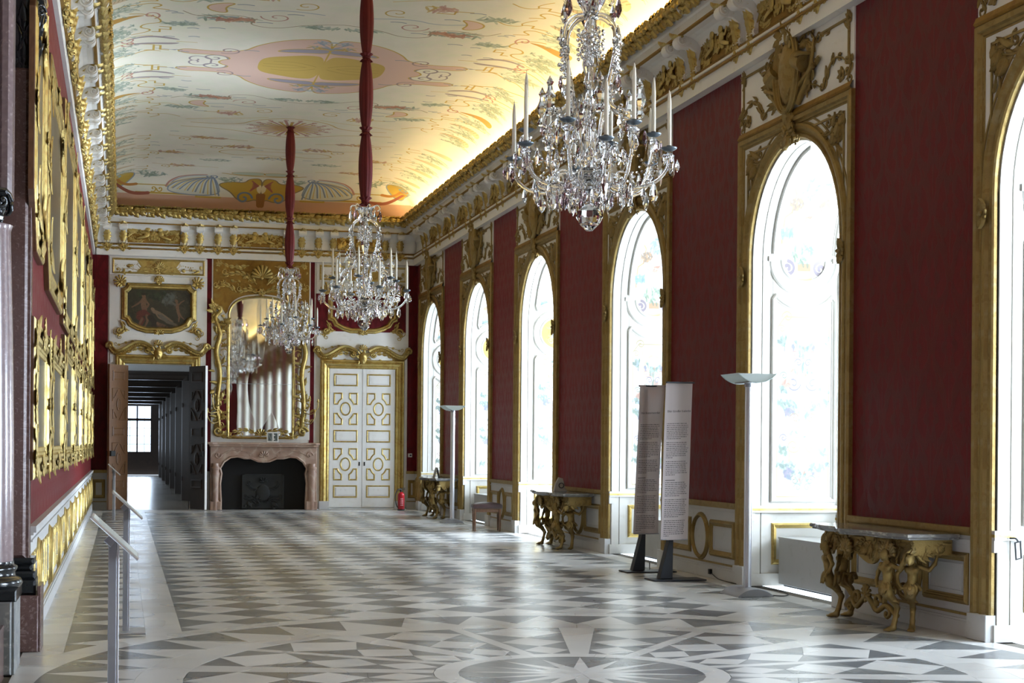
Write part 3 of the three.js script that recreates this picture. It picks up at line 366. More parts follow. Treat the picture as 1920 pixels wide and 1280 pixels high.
const jambGeo = (() => {
  const B = (t0, t1, s0 = 0.14, s1 = SPRING + OPEN * PI / 2) => onJamb(sweep(dense([[t0, s0], [t0, s1]], 0.14), [[0, 0], [0, 0.02], [t0 - t1, 0.02], [t0 - t1, 0]]));
  const bands = [B(0.012, 0.122), B(0.136, 0.225), B(1.08, 1.17), B(1.184, JAMB - 0.02)], PR = [[0, 0], [0, 0.03], [-0.014, 0.042], [-0.03, 0.034], [-0.04, 0.016], [-0.052, 0.014], [-0.056, 0]].map(([o, h]) => [-o, h]);
  const lower = (top) => jsweep([[0.245, 0.96], [1.055, 0.96], ...top], PR, true);
  const U = ovalPath(0.65, 3.74, 0.44, 0.40, 22, PI, TAU), arcTop = ovalPath(0.65, 5.52, 0.42, 0.3, 12, TAU - 0.35, PI + 0.35);
  const RP = (w) => [[0, 0], [0, 0.02], [-w * 0.1, 0.032], [-w * 0.25, 0.034], [-w * 0.35, 0.02], [-w * 0.75, 0.02], [-w * 0.85, 0.03], [-w, 0.026], [-w, 0]];
  const kinds = [
    [lower([[1.055, 3.3], ...ovalPath(0.65, 3.72, 0.46, 0.44, 12, TAU - 0.7, PI + 0.7).map(([a, b]) => [a, b - 0.07]), [0.245, 3.3]]), jsweep(U, RP(0.18).map(([o, h]) => [-o, h])), jsweep([[1.055, 3.82], [1.055, 5.2], ...arcTop, [0.245, 5.2], [0.245, 3.82]], PR), jsweep([[0.2, 3.76], [0.3, 3.76]], [[0.03, 0], [0.03, 0.04], [-0.03, 0.04], [-0.03, 0]]), jsweep([[1.0, 3.76], [1.1, 3.76]], [[0.03, 0], [0.03, 0.04], [-0.03, 0.04], [-0.03, 0]])],
    [lower([[1.055, 3.15], ...ovalPath(0.65, 3.62, 0.5, 0.5, 10, TAU - 0.8, PI + 0.8).map(([a, b]) => [a, b - 0.03]), [0.245, 3.15]]), jsweep(ovalPath(0.65, 3.63, 0.43, 0.43, 32), RP(0.16).map(([o, h]) => [-o, h]), true), jsweep([[1.055, 4.12], [1.055, 5.25], [0.65, 5.4], [0.245, 5.25], [0.245, 4.12], ...ovalPath(0.65, 3.62, 0.52, 0.52, 10, PI - 0.8, 0.8).map(([a, b]) => [a, b + 0.03])], PR, true)],
  ].map((k) => merge([...k, ...bands]));
  return { kinds, panel: strip(0.27, 1.03, 0.95, 5.4, 0.004, 48), roundel: merge(onJamb((() => { const g = new THREE.CircleGeometry(0.265, 32); g.translate(0.65, 3.63, 0.012); return g.toNonIndexed(); })()), true),
    sill: merge([onJamb(prism([[-0.03, 0.84], [JAMB, 0.84], [JAMB, 0.92], [-0.03, 0.92]], 0.05)), onJamb(prism([[-0.02, 0.0], [JAMB, 0.0], [JAMB, 0.14], [-0.02, 0.14]], 0.035)), onJamb(prism([[-0.03, 0.74], [0.05, 0.74], [0.05, 0.84], [-0.03, 0.84]], 0.04))]), sillGilt: merge(onJamb(prism([[-0.034, 0.865], [JAMB, 0.865], [JAMB, 0.89], [-0.034, 0.89]], 0.054))), dadoGilt: merge(jsweep(rectPath(0.27, 0.24, 1.03, 0.72), ogee(0.06, 0.03), true)) };
})();
plain(jambGeo.panel, true);
WIN.forEach(([d, , low], n) => {
  const g = struct('window_' + (n + 1), [XR, 0, -d], RIGHT), S = (name, geo, mat) => sharedPart(g, name, geo, mat), kind = [1, 1, 1, 0, 0, 0, 1, 0, 1, 0, 1][n];
  S('window_frame', winGeo.frame, M.oldGold); S('arch_moulding', winGeo.arch, M.oldGold); S('white_fillet', winGeo.fillet, M.white); S('gilt_backing', winGeo.sideFlat, M.matteGold);
  for (const s of [-1, 1]) { const p = S('plinth', winGeo.plinth, M.grey); p.position.x = s * 1.32; }
  S('spandrel_board', winGeo.board, M.white); S('spandrel_carving', winGeo.spandrel, M.oldGold); S('spandrel_carving', winGeo.spandrel, M.oldGold).scale.x = -1; S('keystone_shell', winGeo.key, M.oldGold);
  S('frieze_board', winGeo.over, M.white); S('frieze_rail', winGeo.rail, M.matteGold); S('trophy_carving', winGeo.trophy, M.oldGold); S('corner_scroll', winGeo.corners, M.oldGold);
  for (const s of [-1, 1]) { const b = S('boss', winGeo.boss, M.oldGold); b.position.set(s * 1.29, 3.55, 0.05); b.scale.setScalar(0.8); }
  for (const s of [1, -1]) { for (const q of [S('painted_panel', jambGeo.panel, grotMat[kind]), S('panel_moulding', jambGeo.kinds[kind], M.whiteJamb), S('dado_moulding', jambGeo.sill, M.whiteJamb), S('gilt_sill_line', jambGeo.sillGilt, M.gold), S('dado_frame', jambGeo.dadoGilt, M.gold), kind ? S('roundel', jambGeo.roundel, roundelMat) : null]) if (q) q.scale.x = s; }
  // the casement at the outer end of the embrasure
  const Z = -JAMB - 0.06, H = SPRING + OPEN - 0.02;
  part(g, 'sash', [sweep([[-OPEN, low], ...archPts(OPEN, 0, low).slice(1, -1), [OPEN, low]], [[0, -0.04], [0, 0.04], [-0.09, 0.04], [-0.09, -0.04]], false, Z), box(2 * OPEN, 0.09, 0.08, 0, low + 0.04, Z), box(0.11, H - low, 0.08, 0, (H + low) / 2, Z), box(2 * OPEN, 0.1, 0.08, 0, 3.3, Z), ...[1.5, 2.1, 2.7].map((y) => box(2 * OPEN, 0.035, 0.05, 0, y, Z)), ...[-0.6, 0.6].map((x) => box(0.035, 3.9 - low, 0.05, x, (3.9 + low) / 2, Z))], M.whiteJamb);
  const pp = archPts(OPEN - 0.02, 0, low); part(g, 'pane', (() => { const s = new THREE.ShapeGeometry(poly(pp)); s.translate(0, 0, Z - 0.045); return s; })(), M.pane);
  if (n === 5) part(g, 'padlock', [onJamb(tube([[0.1, 0.86, 0.06], [0.13, 0.86, 0.1], [0.17, 0.83, 0.08]], 0.008, 8, 5)), onJamb(sweep([[0.15, 0.82], [0.19, 0.83], [0.2, 0.7], [0.16, 0.69]], [[0, 0.06], [0, 0.075], [0.008, 0.075], [0.008, 0.06]], true))], M.iron);
  if (low > 0.2) part(g, 'parapet', box(2 * OPEN, low, 0.3, 0, low / 2, -JAMB - 0.1), M.whiteJamb);
});
// silk on the piers and the dado below it
{
  const w = struct('trim_1', [XR, 0, 0], RIGHT), ds = WIN.map((q) => q[0]).sort((a, b) => a - b), edges = [[DN, ds[0] - 1.46], ...ds.slice(1).map((d, i) => [ds[i] + 1.46, d - 1.46]), [ds[ds.length - 1] + 1.46, DB]];
  edges.forEach(([a, b]) => { if (b - a < 0.3) { part(w, 'silk_covering', box(b - a, 5.05, 0.012, -(a + b) / 2, 3.43, 0.006), M.damask); dado(w, -b, -a, []); return; } part(w, 'silk_covering', box(b - a, 5.05, 0.012, -(a + b) / 2, 3.43, 0.006), M.damask); dado(w, -b, -a, [['rect', 0.03, 0.36], ['oval', 0.4, 0.6], ['rect', 0.64, 0.97]]); });
}
// ------------------------------------------------------------------ ceiling: a coved vault painted with bandwork
const COVE = 1.25, CY = 6.93, CH = 0.85, qd = (d) => { const k = 1 - clamp(d / COVE); return CY + CH * sqrt(1 - k * k); };
const ARC = (() => { const n = 200, a = [0]; let p = [0, CY]; for (let i = 1; i <= n; i++) { const d = COVE * i / n, q = [d, qd(d)]; a.push(a[i - 1] + Math.hypot(q[0] - p[0], q[1] - p[1])); p = q; } return (d) => d >= COVE ? a[n] + d - COVE : lerp(a[floor(d / COVE * n)], a[min(n, floor(d / COVE * n) + 1)], d / COVE * n % 1); })();
const HALF = ARC((XR - XL) / 2), PERIOD = 5.15, ENDT = ARC(DB - 31.15);
function paintBase(g, w, h, seed) { const r = mulberry(seed); g.fillStyle = '#e6e0cf'; g.fillRect(0, 0, w, h); for (let i = 0; i < 900; i++) { g.globalAlpha = 0.05; g.fillStyle = ['#e8e2cf', '#cbc7ba', '#d9d0b8', '#d0cfc4'][floor(r() * 4)]; g.beginPath(); g.ellipse(r() * w, r() * h, 20 + 90 * r(), 10 + 40 * r(), r() * 3, 0, TAU); g.fill(); } g.globalAlpha = 1; }
function brush(g, S, ox, oy) { // drawing in metres
  const X = (x) => ox + (x < 2 ? x : 2 + (x - 2) * 0.68) * S, Y = (y) => oy - y * S, o = {};
  o.line = (pts, c, lw, a = 1) => { g.globalAlpha = a; g.strokeStyle = c; g.lineWidth = lw * S; g.lineCap = g.lineJoin = 'round'; g.beginPath(); const n = pts.length; g.moveTo(X(pts[0][0]), Y(pts[0][1])); for (let i = 1; i < n - 1; i++) { const mx = (pts[i][0] + pts[i + 1][0]) / 2, my = (pts[i][1] + pts[i + 1][1]) / 2; g.quadraticCurveTo(X(pts[i][0]), Y(pts[i][1]), X(mx), Y(my)); } g.lineTo(X(pts[n - 1][0]), Y(pts[n - 1][1])); g.stroke(); g.globalAlpha = 1; };
  o.fill = (pts, c, a = 1, edge) => { g.globalAlpha = a; g.fillStyle = c; g.beginPath(); const n = pts.length; for (let i = 0; i <= n; i++) { const p = pts[i % n], q = pts[(i + 1) % n], mx = (p[0] + q[0]) / 2, my = (p[1] + q[1]) / 2; if (!i) g.moveTo(X(mx), Y(my)); else g.quadraticCurveTo(X(p[0]), Y(p[1]), X(mx), Y(my)); } g.fill(); g.globalAlpha = 1; if (edge) { g.strokeStyle = edge; g.lineWidth = 0.03 * S; g.stroke(); } };
  o.curl = (x, y, R, a0, t, c, lw) => { const p = []; for (let i = 0; i <= 30; i++) { const q = i / 30, a = a0 + t * TAU * q, rr = R * (1 - 0.86 * q); p.push([x + rr * cos(a), y + rr * sin(a)]); } o.line(p, c, lw); };
  o.leaves = (x, y, rx, ry, n, cols, r, l = 0.09) => { for (let i = 0; i < n; i++) { const a = r() * TAU, d = sqrt(r()); g.globalAlpha = 0.7; g.fillStyle = cols[floor(r() * cols.length)]; g.beginPath(); g.ellipse(X(x + rx * d * cos(a)), Y(y + ry * d * sin(a)), l * S * (0.5 + r()), l * S * 0.25, r() * PI, 0, TAU); g.fill(); } g.globalAlpha = 1; };
  o.reeds = (x, y, ang, len, n, c, r) => { for (let i = 0; i < n; i++) { const a = ang + (r() - 0.5) * 1.0, L = len * (0.5 + 0.6 * r()), x2 = x + cos(a) * L, y2 = y + sin(a) * L; o.line([[x + (r() - 0.5) * 0.2, y + (r() - 0.5) * 0.2], [x + cos(ang) * L * 0.5, y + sin(ang) * L * 0.5], [x2, y2]], c[floor(r() * c.length)], 0.012, 0.7); for (let k = 0; k < 3; k++) { const q = 0.4 + 0.3 * k; o.leaves(lerp(x, x2, q), lerp(y, y2, q), 0.05, 0.05, 2, c, r, 0.06); } } };
  o.zig = (pts, c, lw) => { g.strokeStyle = c; g.lineWidth = lw * S; g.lineJoin = 'miter'; g.beginPath(); pts.forEach(([x, y], i) => (i ? g.lineTo(X(x), Y(y)) : g.moveTo(X(x), Y(y)))); g.stroke(); };
  return o;
}
const OCH = '#c1a04a', OCH2 = '#d3b86e', GRN = ['#8f9c86', '#a8b39c', '#7e8c78', '#9da9a0'], ROSE = '#b98878', MAUVE = '#968889', PINK = '#d8b7a6', BLU = '#8e9aa8';
const ceilTex = canvasTex(1024, 1228, (g, w, h) => { // x runs from the middle line (0) to the wall, y from a lamp rose (0) to the cartouche between two lamps
  paintBase(g, w, h, 8); const S = w / HALF, b = brush(g, S, 0, h), r = mulberry(12), T = PERIOD;
  // rose round the lamp cord
  for (let i = 0; i < 9; i++) { const a = i / 8 * PI / 2, R = 0.62 + 0.16 * (i % 2); b.line([[0, 0], [cos(a) * R * 0.6, sin(a) * R * 0.6], [cos(a) * R, sin(a) * R]], i % 2 ? ROSE : OCH, 0.055); b.curl(cos(a) * R, sin(a) * R, 0.07, a, 1.1, ROSE, 0.02); } b.line([[0, 0.95], [0.35, 0.9], [0.75, 0.6], [0.92, 0.25], [1.25, 0.1], [1.9, 0.12]], OCH, 0.03); b.line([[0.5, 0.95], [0.9, 0.75], [1.4, 0.65], [2.0, 0.4]], OCH2, 0.025);
  // big pink cartouche with its ochre canopy
  b.fill([[0, T - 0.35], [0, T - 1.9], [0.4, T - 1.85], [0.8, T - 1.65], [1.15, T - 1.25], [1.3, T - 0.85], [1.75, T - 0.7], [2.3, T - 0.78], [2.55, T - 0.62], [2.3, T - 0.45], [1.7, T - 0.5], [1.45, T - 0.3], [1.7, T - 0.1], [1.65, T + 0.5], [0, T + 0.5]], PINK, 1, OCH);
  b.fill([[0, T - 0.78], [0.3, T - 0.85], [0.62, T - 0.7], [0.95, T - 0.55], [1.05, T - 0.2], [1.0, T + 0.6], [0, T + 0.6]], '#c2a350'); b.line([[0.1, T - 0.1], [0.4, T - 0.35], [0.8, T - 0.3]], '#a58a3c', 0.02); b.line([[0.2, T], [0.5, T - 0.15], [0.95, T - 0.1]], '#a58a3c', 0.02); b.fill([[0, T - 1.0], [0.35, T - 0.98], [0.85, T - 0.92], [0.7, T - 1.15], [0.3, T - 1.25], [0, T - 1.28]], '#9b94a0', 1, OCH); b.leaves(0.1, T - 1.4, 0.25, 0.14, 26, ['#b8923f', '#8e9aa8', '#c9b06a'], r); b.leaves(0.1, T - 1.65, 0.2, 0.1, 16, [BLU, '#a8b3bd'], r);
  b.curl(1.75, T - 0.28, 0.22, 3, 1.3, MAUVE, 0.035); b.curl(1.55, T - 0.8, 0.2, 1, 1.3, '#9c8580', 0.03); b.curl(2.05, T - 0.12, 0.3, 2, 1.2, MAUVE, 0.03); b.line([[2.55, T - 0.62], [2.8, T - 0.66], [3.0, T - 0.66]], MAUVE, 0.02);
  // ochre bandwork along the cove
  b.line([[4.3, T - 0.1], [3.9, T - 0.35], [3.6, T - 0.3], [3.2, T - 0.55], [2.9, T - 0.5]], OCH, 0.03); b.zig([[3.25, T - 0.55], [3.05, T - 0.55], [3.05, T - 0.85], [2.9, T - 0.85], [2.9, T - 0.6], [2.72, T - 0.6]], OCH, 0.035); b.line([[4.3, T - 1.05], [3.7, T - 1.15], [3.35, T - 0.95], [3.05, T - 0.9]], OCH, 0.03); b.line([[4.3, T - 1.25], [3.85, T - 1.35], [3.45, T - 1.5], [3.1, T - 1.45]], OCH2, 0.025);
  // pair of brown dolphins
  for (const s of [-1, 1]) { b.fill([[3.75, T - 1.18 + s * 0.1], [3.45, T - 1.18 + s * 0.24], [3.0, T - 1.18 + s * 0.26], [2.6, T - 1.18 + s * 0.2], [2.45, T - 1.18 + s * 0.08], [2.62, T - 1.18 + s * 0.1], [3.0, T - 1.18 + s * 0.17], [3.4, T - 1.18 + s * 0.16]], MAUVE, 0.95); b.curl(3.62, T - 1.18 + s * 0.1, 0.16, 0, 1.1, ROSE, 0.03); } b.line([[2.55, T - 1.18], [2.1, T - 1.18]], OCH, 0.02);
  b.line([[3.55, T - 1.6], [3.3, T - 1.62], [3.1, T - 1.8], [3.4, T - 1.95], [3.3, T - 2.15], [2.9, T - 2.2], [3.0, T - 2.5], [3.3, T - 2.7], [3.6, T - 2.8]], OCH, 0.03); b.zig([[3.1, T - 1.68], [2.95, T - 1.68], [2.95, T - 1.85], [2.72, T - 1.85], [2.72, T - 2.0], [2.95, T - 2.0]], OCH, 0.03);
  b.fill([[4.3, T - 2.55], [3.95, T - 2.45], [3.6, T - 2.55], [3.2, T - 2.62], [3.6, T - 2.68], [4.0, T - 2.72], [4.3, T - 2.9]], '#b98d3e'); b.curl(3.15, T - 2.62, 0.2, 2, 1.2, ROSE, 0.03);
  for (const y of [0.5, 1.45]) { b.fill([[4.3, y + 0.1], [3.95, y + 0.2], [3.4, y + 0.1], [3.3, y - 0.02], [3.7, y + 0.0], [4.1, y - 0.12], [4.3, y - 0.25]], '#cdb896'); for (let k = 0; k < 9; k++) b.line([[3.45 + k * 0.09, y], [3.5 + k * 0.09, y + 0.12]], '#a08a60', 0.014); b.line([[4.3, y + 0.45], [3.8, y + 0.4], [3.5, y + 0.5], [3.1, y + 0.42], [2.9, y + 0.55], [3.2, y + 0.7], [2.8, y + 0.75]], OCH, 0.03); b.zig([[3.4, y + 0.32], [3.05, y + 0.32], [3.05, y + 0.2], [2.8, y + 0.2]], OCH, 0.03); b.line([[3.0, y - 0.1], [2.7, y + 0.1], [2.85, y + 0.25], [2.5, y + 0.3], [2.2, y + 0.1]], OCH, 0.025); }
  for (const y of [0.15, 1.0, 2.0, 3.0, T - 1.75, T - 0.8]) b.reeds(4.35, y, PI - 0.25, 0.9, 16, GRN, r);
  // foliage patches and birds on the flat
  b.leaves(1.7, T - 2.7, 0.5, 0.14, 60, GRN, r); b.leaves(1.6, T - 2.68, 0.3, 0.08, 26, ['#b77f62', '#a56a55', '#c79a7c'], r, 0.11); b.leaves(2.2, 1.5, 0.4, 0.12, 40, GRN, r); b.leaves(1.2, 1.15, 0.28, 0.1, 26, ['#c8a08c', '#b98a78', OCH], r, 0.1); b.leaves(2.55, 2.9, 0.35, 0.12, 30, GRN, r); b.leaves(0.3, 2.6, 0.25, 0.08, 24, GRN, r);
  b.line([[0, 2.35], [0.5, 2.45], [0.95, 2.85], [1.4, 2.7], [1.25, 2.35], [1.7, 2.2], [2.2, 2.45], [2.5, 2.2]], '#9c8a6d', 0.022); b.line([[0.35, 1.9], [0.9, 1.75], [1.3, 2.0], [1.8, 1.85]], BLU, 0.03, 0.7); b.curl(1.0, 2.2, 0.24, 0, 1.2, ROSE, 0.025); b.curl(0.65, 1.5, 0.22, 1, 1.2, OCH, 0.025); b.fill([[1.7, 2.15], [1.95, 2.1], [2.05, 1.85], [1.85, 1.65], [1.6, 1.6], [1.78, 1.85]], '#dcbfae', 1, OCH); b.zig([[1.2, 1.35], [1.45, 1.35], [1.45, 1.2], [1.7, 1.2]], OCH, 0.03);
  for (let i = 0; i < 14; i++) { const x = 0.4 + 2.4 * r(), y = 0.4 + 4.2 * r(); b.line([[x - 0.1, y + 0.03], [x, y], [x + 0.12, y + 0.04]], '#8b9298', 0.03); }
}, THREE.MirroredRepeatWrapping);
const endTex = canvasTex(1024, Math.round(1024 / HALF * ENDT), (g, w, h) => { // the end bay: x from the middle line, y from the lamp rose (0) to the end wall
  paintBase(g, w, h, 9); const S = w / HALF, b = brush(g, S, 0, h), r = mulberry(13), T = ENDT;
  for (let i = 0; i < 9; i++) { const a = i / 8 * PI / 2, R = 0.62 + 0.16 * (i % 2); b.line([[0, 0], [cos(a) * R * 0.6, sin(a) * R * 0.6], [cos(a) * R, sin(a) * R]], i % 2 ? ROSE : OCH, 0.055); b.curl(cos(a) * R, sin(a) * R, 0.07, a, 1.1, ROSE, 0.02); } b.line([[0, 0.9], [0.4, 0.85], [0.9, 0.5], [1.4, 0.35], [2.1, 0.3]], OCH, 0.03);
  // pink border along the end wall, and the ochre line that closes the picture field
  g.fillStyle = '#c99f86'; g.fillRect(0, 0, w, 0.52 * S); b.zig([[0.95, T - 0.5], [1.5, T - 0.5], [1.5, T - 0.56], [3.3, T - 0.56]], OCH, 0.05); b.zig([[2.0, T - 0.82], [3.4, T - 0.82]], OCH, 0.035); b.curl(2.5, T - 0.69, 0.11, 0, 1, OCH, 0.03); b.curl(2.72, T - 0.69, 0.11, 1, 1, OCH, 0.03);
  // shells
  const shellAt = [1.15, T - 1.3]; b.fill([[0.95, T - 0.52], [1.0, T - 0.9], [1.15, T - 1.35], [1.5, T - 1.4], [1.9, T - 1.2], [2.2, T - 0.85], [2.28, T - 0.58]], '#d3d4c6', 1, BLU); for (let i = 0; i < 8; i++) { const q = i / 7; b.line([shellAt, [lerp(1.1, 1.75, q), T - 1.15], [lerp(0.98, 2.25, q), T - 0.56 - 0.03 * i]], '#8490a0', 0.036); b.line([[shellAt[0] + 0.05, shellAt[1]], [lerp(1.16, 1.82, q), T - 1.15], [lerp(1.06, 2.3, q), T - 0.56 - 0.03 * i]], OCH2, 0.025); } b.curl(1.15, T - 1.34, 0.14, 0, 1.3, '#8490a0', 0.04); b.line([[1.3, T - 1.45], [1.7, T - 1.4], [2.15, T - 1.05], [2.3, T - 0.8]], ROSE, 0.05);
  // ochre field with a mask on the middle line
  b.fill([[0, T - 0.38], [0.12, T - 0.5], [0.3, T - 0.42], [0.55, T - 0.45], [0.72, T - 0.7], [0.95, T - 0.85], [1.0, T - 0.98], [0.7, T - 1.1], [0.4, T - 1.05], [0.3, T - 1.3], [0, T - 1.35]], '#bf9a3c', 1, '#8d7a58'); b.curl(0.4, T - 0.52, 0.2, 3.2, 1.2, '#75849a', 0.05); b.fill([[0, T - 1.0], [0.09, T - 0.97], [0.12, T - 0.84], [0.08, T - 0.7], [0, T - 0.66]], '#d8c9a0'); for (let i = 0; i < 8; i++) b.line([[0.08, T - 0.95], [0.2 + 0.1 * r(), T - 0.75 - 0.06 * i]], '#a3604e', 0.04); b.line([[0.05, T - 0.62], [0.03, T - 0.34]], '#9c6a3c', 0.12); b.leaves(0.75, T - 1.2, 0.25, 0.12, 26, GRN, r);
  b.fill([[0, T - 1.55], [0.55, T - 1.58], [0.8, T - 1.75], [0.6, T - 1.95], [0, T - 2.0]], '#c3cdb9', 1, OCH); b.line([[0, T - 1.5], [0.6, T - 1.52], [0.95, T - 1.7]], OCH, 0.06);
  // corner cartouches
  b.fill([[4.2, T - 0.62], [3.8, T - 0.7], [3.5, T - 0.95], [3.3, T - 1.3], [3.6, T - 1.6], [4.0, T - 1.55], [4.25, T - 1.3]], '#c0a045', 1, BLU); b.line([[3.3, T - 0.82], [3.6, T - 0.75], [3.95, T - 0.9], [4.1, T - 1.3]], '#b9803f', 0.09); b.line([[2.9, T - 0.55], [3.3, T - 0.5], [3.7, T - 0.6], [4.1, T - 0.85]], '#9c5a45', 0.09); b.curl(4.0, T - 1.3, 0.24, 0, 1.2, '#8ea7a8', 0.06); b.leaves(2.8, T - 1.4, 0.5, 0.22, 50, GRN, r);
  for (const y of [1.2, 2.3, 3.4, T - 2.4]) { b.fill([[4.3, y + 0.1], [3.95, y + 0.2], [3.4, y + 0.1], [3.3, y], [3.7, y], [4.3, y - 0.2]], '#cdb896'); b.line([[4.3, y + 0.5], [3.7, y + 0.4], [3.2, y + 0.6], [2.9, y + 0.5], [3.1, y + 0.75]], OCH, 0.03); b.zig([[3.3, y + 0.3], [2.95, y + 0.3], [2.95, y + 0.18]], OCH, 0.03); b.reeds(4.35, y + 0.6, PI - 0.2, 0.9, 14, GRN, r); }
  for (const [x, y] of [[1.5, 1.4], [2.3, 3.2], [1.9, T - 2.5], [0.8, 2.2]]) { b.leaves(x, y, 0.34, 0.14, 30, ['#b98d78', '#c59c80', OCH, '#a8847c'], r, 0.11); b.line([[x - 0.8, y + 0.1], [x - 0.3, y], [x + 0.3, y + 0.03], [x + 0.9, y - 0.1]], OCH, 0.025); b.curl(x + 0.5, y + 0.2, 0.18, 2, 1.2, OCH, 0.025); }
  b.line([[0, 2.6], [0.5, 2.7], [0.9, 2.5], [1.3, 2.9], [0.8, 3.2], [0.4, 3.0], [0, 3.1]], OCH, 0.03); b.leaves(0.1, 3.4, 0.3, 0.2, 30, ['#b98d78', BLU, OCH], r); b.leaves(1.2, 3.9, 0.3, 0.12, 24, GRN, r); for (let i = 0; i < 12; i++) { const x = 0.4 + 2.4 * r(), y = 0.8 + 3.6 * r(); b.line([[x - 0.1, y + 0.03], [x, y], [x + 0.12, y + 0.04]], '#8b9298', 0.03); }
}, THREE.MirroredRepeatWrapping);
{
  const c = struct('ceiling', [0, 0, 0], 0, 'coved ceiling painted with ochre bandwork on white');
  const grid = (d0, d1, nd, uvOf) => { const pos = [], uv = [], idx = [], xs = []; for (let i = 0; i <= 20; i++) xs.push(COVE * (1 - cos(i / 20 * PI / 2))); const X = [...xs.map((d) => XL + d), ...xs.slice().reverse().map((d) => XR - d)], n = X.length; for (let j = 0; j < nd.length; j++) for (const x of X) { const d = nd[j], q = min(x - XL, XR - x, DB - d), u = (HALF - ARC(min(x - XL, XR - x))) / HALF; pos.push(x, qd(max(0, q)), -d); uv.push(x < XC ? -u : u, uvOf(d)); } for (let j = 0; j < nd.length - 1; j++) for (let i = 0; i < n - 1; i++) { const a = j * n + i, b = a + n; idx.push(a, a + 1, b, a + 1, b + 1, b); } const g = new THREE.BufferGeometry(); g.setAttribute('position', new THREE.Float32BufferAttribute(pos, 3)); g.setAttribute('uv', new THREE.Float32BufferAttribute(uv, 2)); g.setIndex(idx); g.computeVertexNormals(); return g; };
  const far = []; for (let i = 0; i <= 18; i++) far.push(lerp(31.15, DB - COVE, i / 18)); for (let i = 1; i <= 20; i++) far.push(DB - COVE + COVE * sin(i / 20 * PI / 2)); const nearD = []; for (let d = DN; d < 31; d += 1.03) nearD.push(d); nearD.push(31.15);
  part(c, 'painted_vault', grid(0, 0, nearD, (d) => (31.15 - d) / PERIOD), std({ map: ceilTex, roughness: 0.7 }), true);
  part(c, 'painted_end_bay', grid(0, 0, far, (d) => (ENDT - ARC(DB - d)) / ENDT), std({ map: endTex, roughness: 0.7 }), true);
  part(c, 'roof_slab', box(XR - XL + 4, 0.3, DB - DN + 1, XC, 8.4, -(DB + DN) / 2), M.white);
}
// ------------------------------------------------------------------ cornice: architrave, bracketed frieze, corona, leaf roll
const run = (prof, x0, x1) => { const g = prism(prof.map(([z, y]) => [z, y]), x1 - x0); g.rotateY(PI / 2); g.scale(1, 1, -1); g.translate(x0, 0, 0); const q = g.toNonIndexed ? (g.index ? g.toNonIndexed() : g) : g; for (const k of ['position', 'normal', 'uv']) { const a = q.attributes[k], n = a.itemSize; for (let i = 0; i < a.count; i += 3) for (let c = 0; c < n; c++) { const t = a.array[(i + 1) * n + c]; a.array[(i + 1) * n + c] = a.array[(i + 2) * n + c]; a.array[(i + 2) * n + c] = t; } } return q; };
const consoleGeo = (() => {
  const body = prism([[0.0, 0.0], [0.09, 0.0], [0.12, 0.03], [0.11, 0.08], [0.09, 0.16], [0.11, 0.25], [0.19, 0.31], [0.29, 0.32], [0.35, 0.37], [0.36, 0.43], [0.32, 0.47], [0.0, 0.47]], 0.13, -0.065, 0.012); body.rotateY(-PI / 2);
  const vol = [[0.285, 0.39, 0.078], [0.08, 0.05, 0.042]].flatMap(([z, y, r]) => { const c = new THREE.CylinderGeometry(r, r, 0.17, 18); c.rotateZ(PI / 2); c.translate(0, y, z); const s = []; for (const k of [-1, 1]) { const q = spiral(0, 0, r * 0.86, 1, 1.6, r * 0.17, 0, k, 20).map((g) => { const e = g.clone(); e.rotateY(k * PI / 2); e.translate(k * 0.086, y, z); return e; }); s.push(...q); } return [c, ...s]; });
  const front = [xf(leaf(0.36, 0.1, { lobes: 5, curl: 0.35, n: 14 }), { y: 0.02, z: 0.11, rx: -0.05 }), xf(leaf(0.22, 0.085, { lobes: 3, curl: 0.5 }), { y: 0.3, z: 0.14, rx: 0.5 }), xf(leaf(0.24, 0.12, { lobes: 4, curl: -0.2, bulge: 0.2 }), { y: 0.45, z: 0.19, rx: PI / 2 + 0.1 }), ...beads([[-0.06, 0.02], [-0.06, 0.3]], 0.012, 0.03, 0.12), ...beads([[0.06, 0.02], [0.06, 0.3]], 0.012, 0.03, 0.12)];
  const flower = [rosette(0, 0, 0.1, 8, 0.1), rosette(-0.1, 0.02, 0.06, 6, 0.09), rosette(0.1, 0.02, 0.06, 6, 0.09), leafAt(-0.05, 0, 0.16, PI + 0.3, LEAF, 0.08), leafAt(0.05, 0, 0.16, -0.3, LEAF, 0.08), leafAt(0, 0.02, 0.14, -PI / 2, LEAFW, 0.08)];
  return { body: merge([body, vol]), front: merge(front), flower: merge(flower) };
})();
const rollGeo = (() => { const o = [], r = mulberry(21), L = 0.64, R = 0.082; const base = new THREE.CylinderGeometry(R, R, L, 12, 1, false); base.rotateZ(PI / 2); o.push(base); for (let i = 0; i < 5; i++) for (let k = 0; k < 5; k++) { const a = -0.7 + k * 0.62, x = -L / 2 + (i + 0.5) * L / 5; const g = leaf(0.16, 0.07, { lobes: 2, bulge: 0.35, curl: 0.16, n: 6 }); g.rotateZ(-PI / 2 + (r() - 0.5) * 0.7 + (k % 2 ? 0.5 : -0.5)); g.translate(-0.07, 0, R * 0.95); g.rotateX(-a); g.translate(x, 0, 0); o.push(g); } for (let i = 0; i < 3; i++) { const a = 0.2 + 0.5 * r(), g = rosette(0, 0, 0.05, 5, R + 0.02); g.forEach((q) => { q.rotateX(-a + 0.5); q.translate(-L / 2 + (i + 0.5) * L / 3, 0, 0); o.push(q); }); } return merge(o); })();
const rollBand = (() => { const o = [0, 0.06].map((dx) => { const g = new THREE.TorusGeometry(0.092, 0.016, 6, 18); g.rotateY(PI / 2 + 0.25); g.translate(dx, 0, 0); return g; }); return merge(o); })();
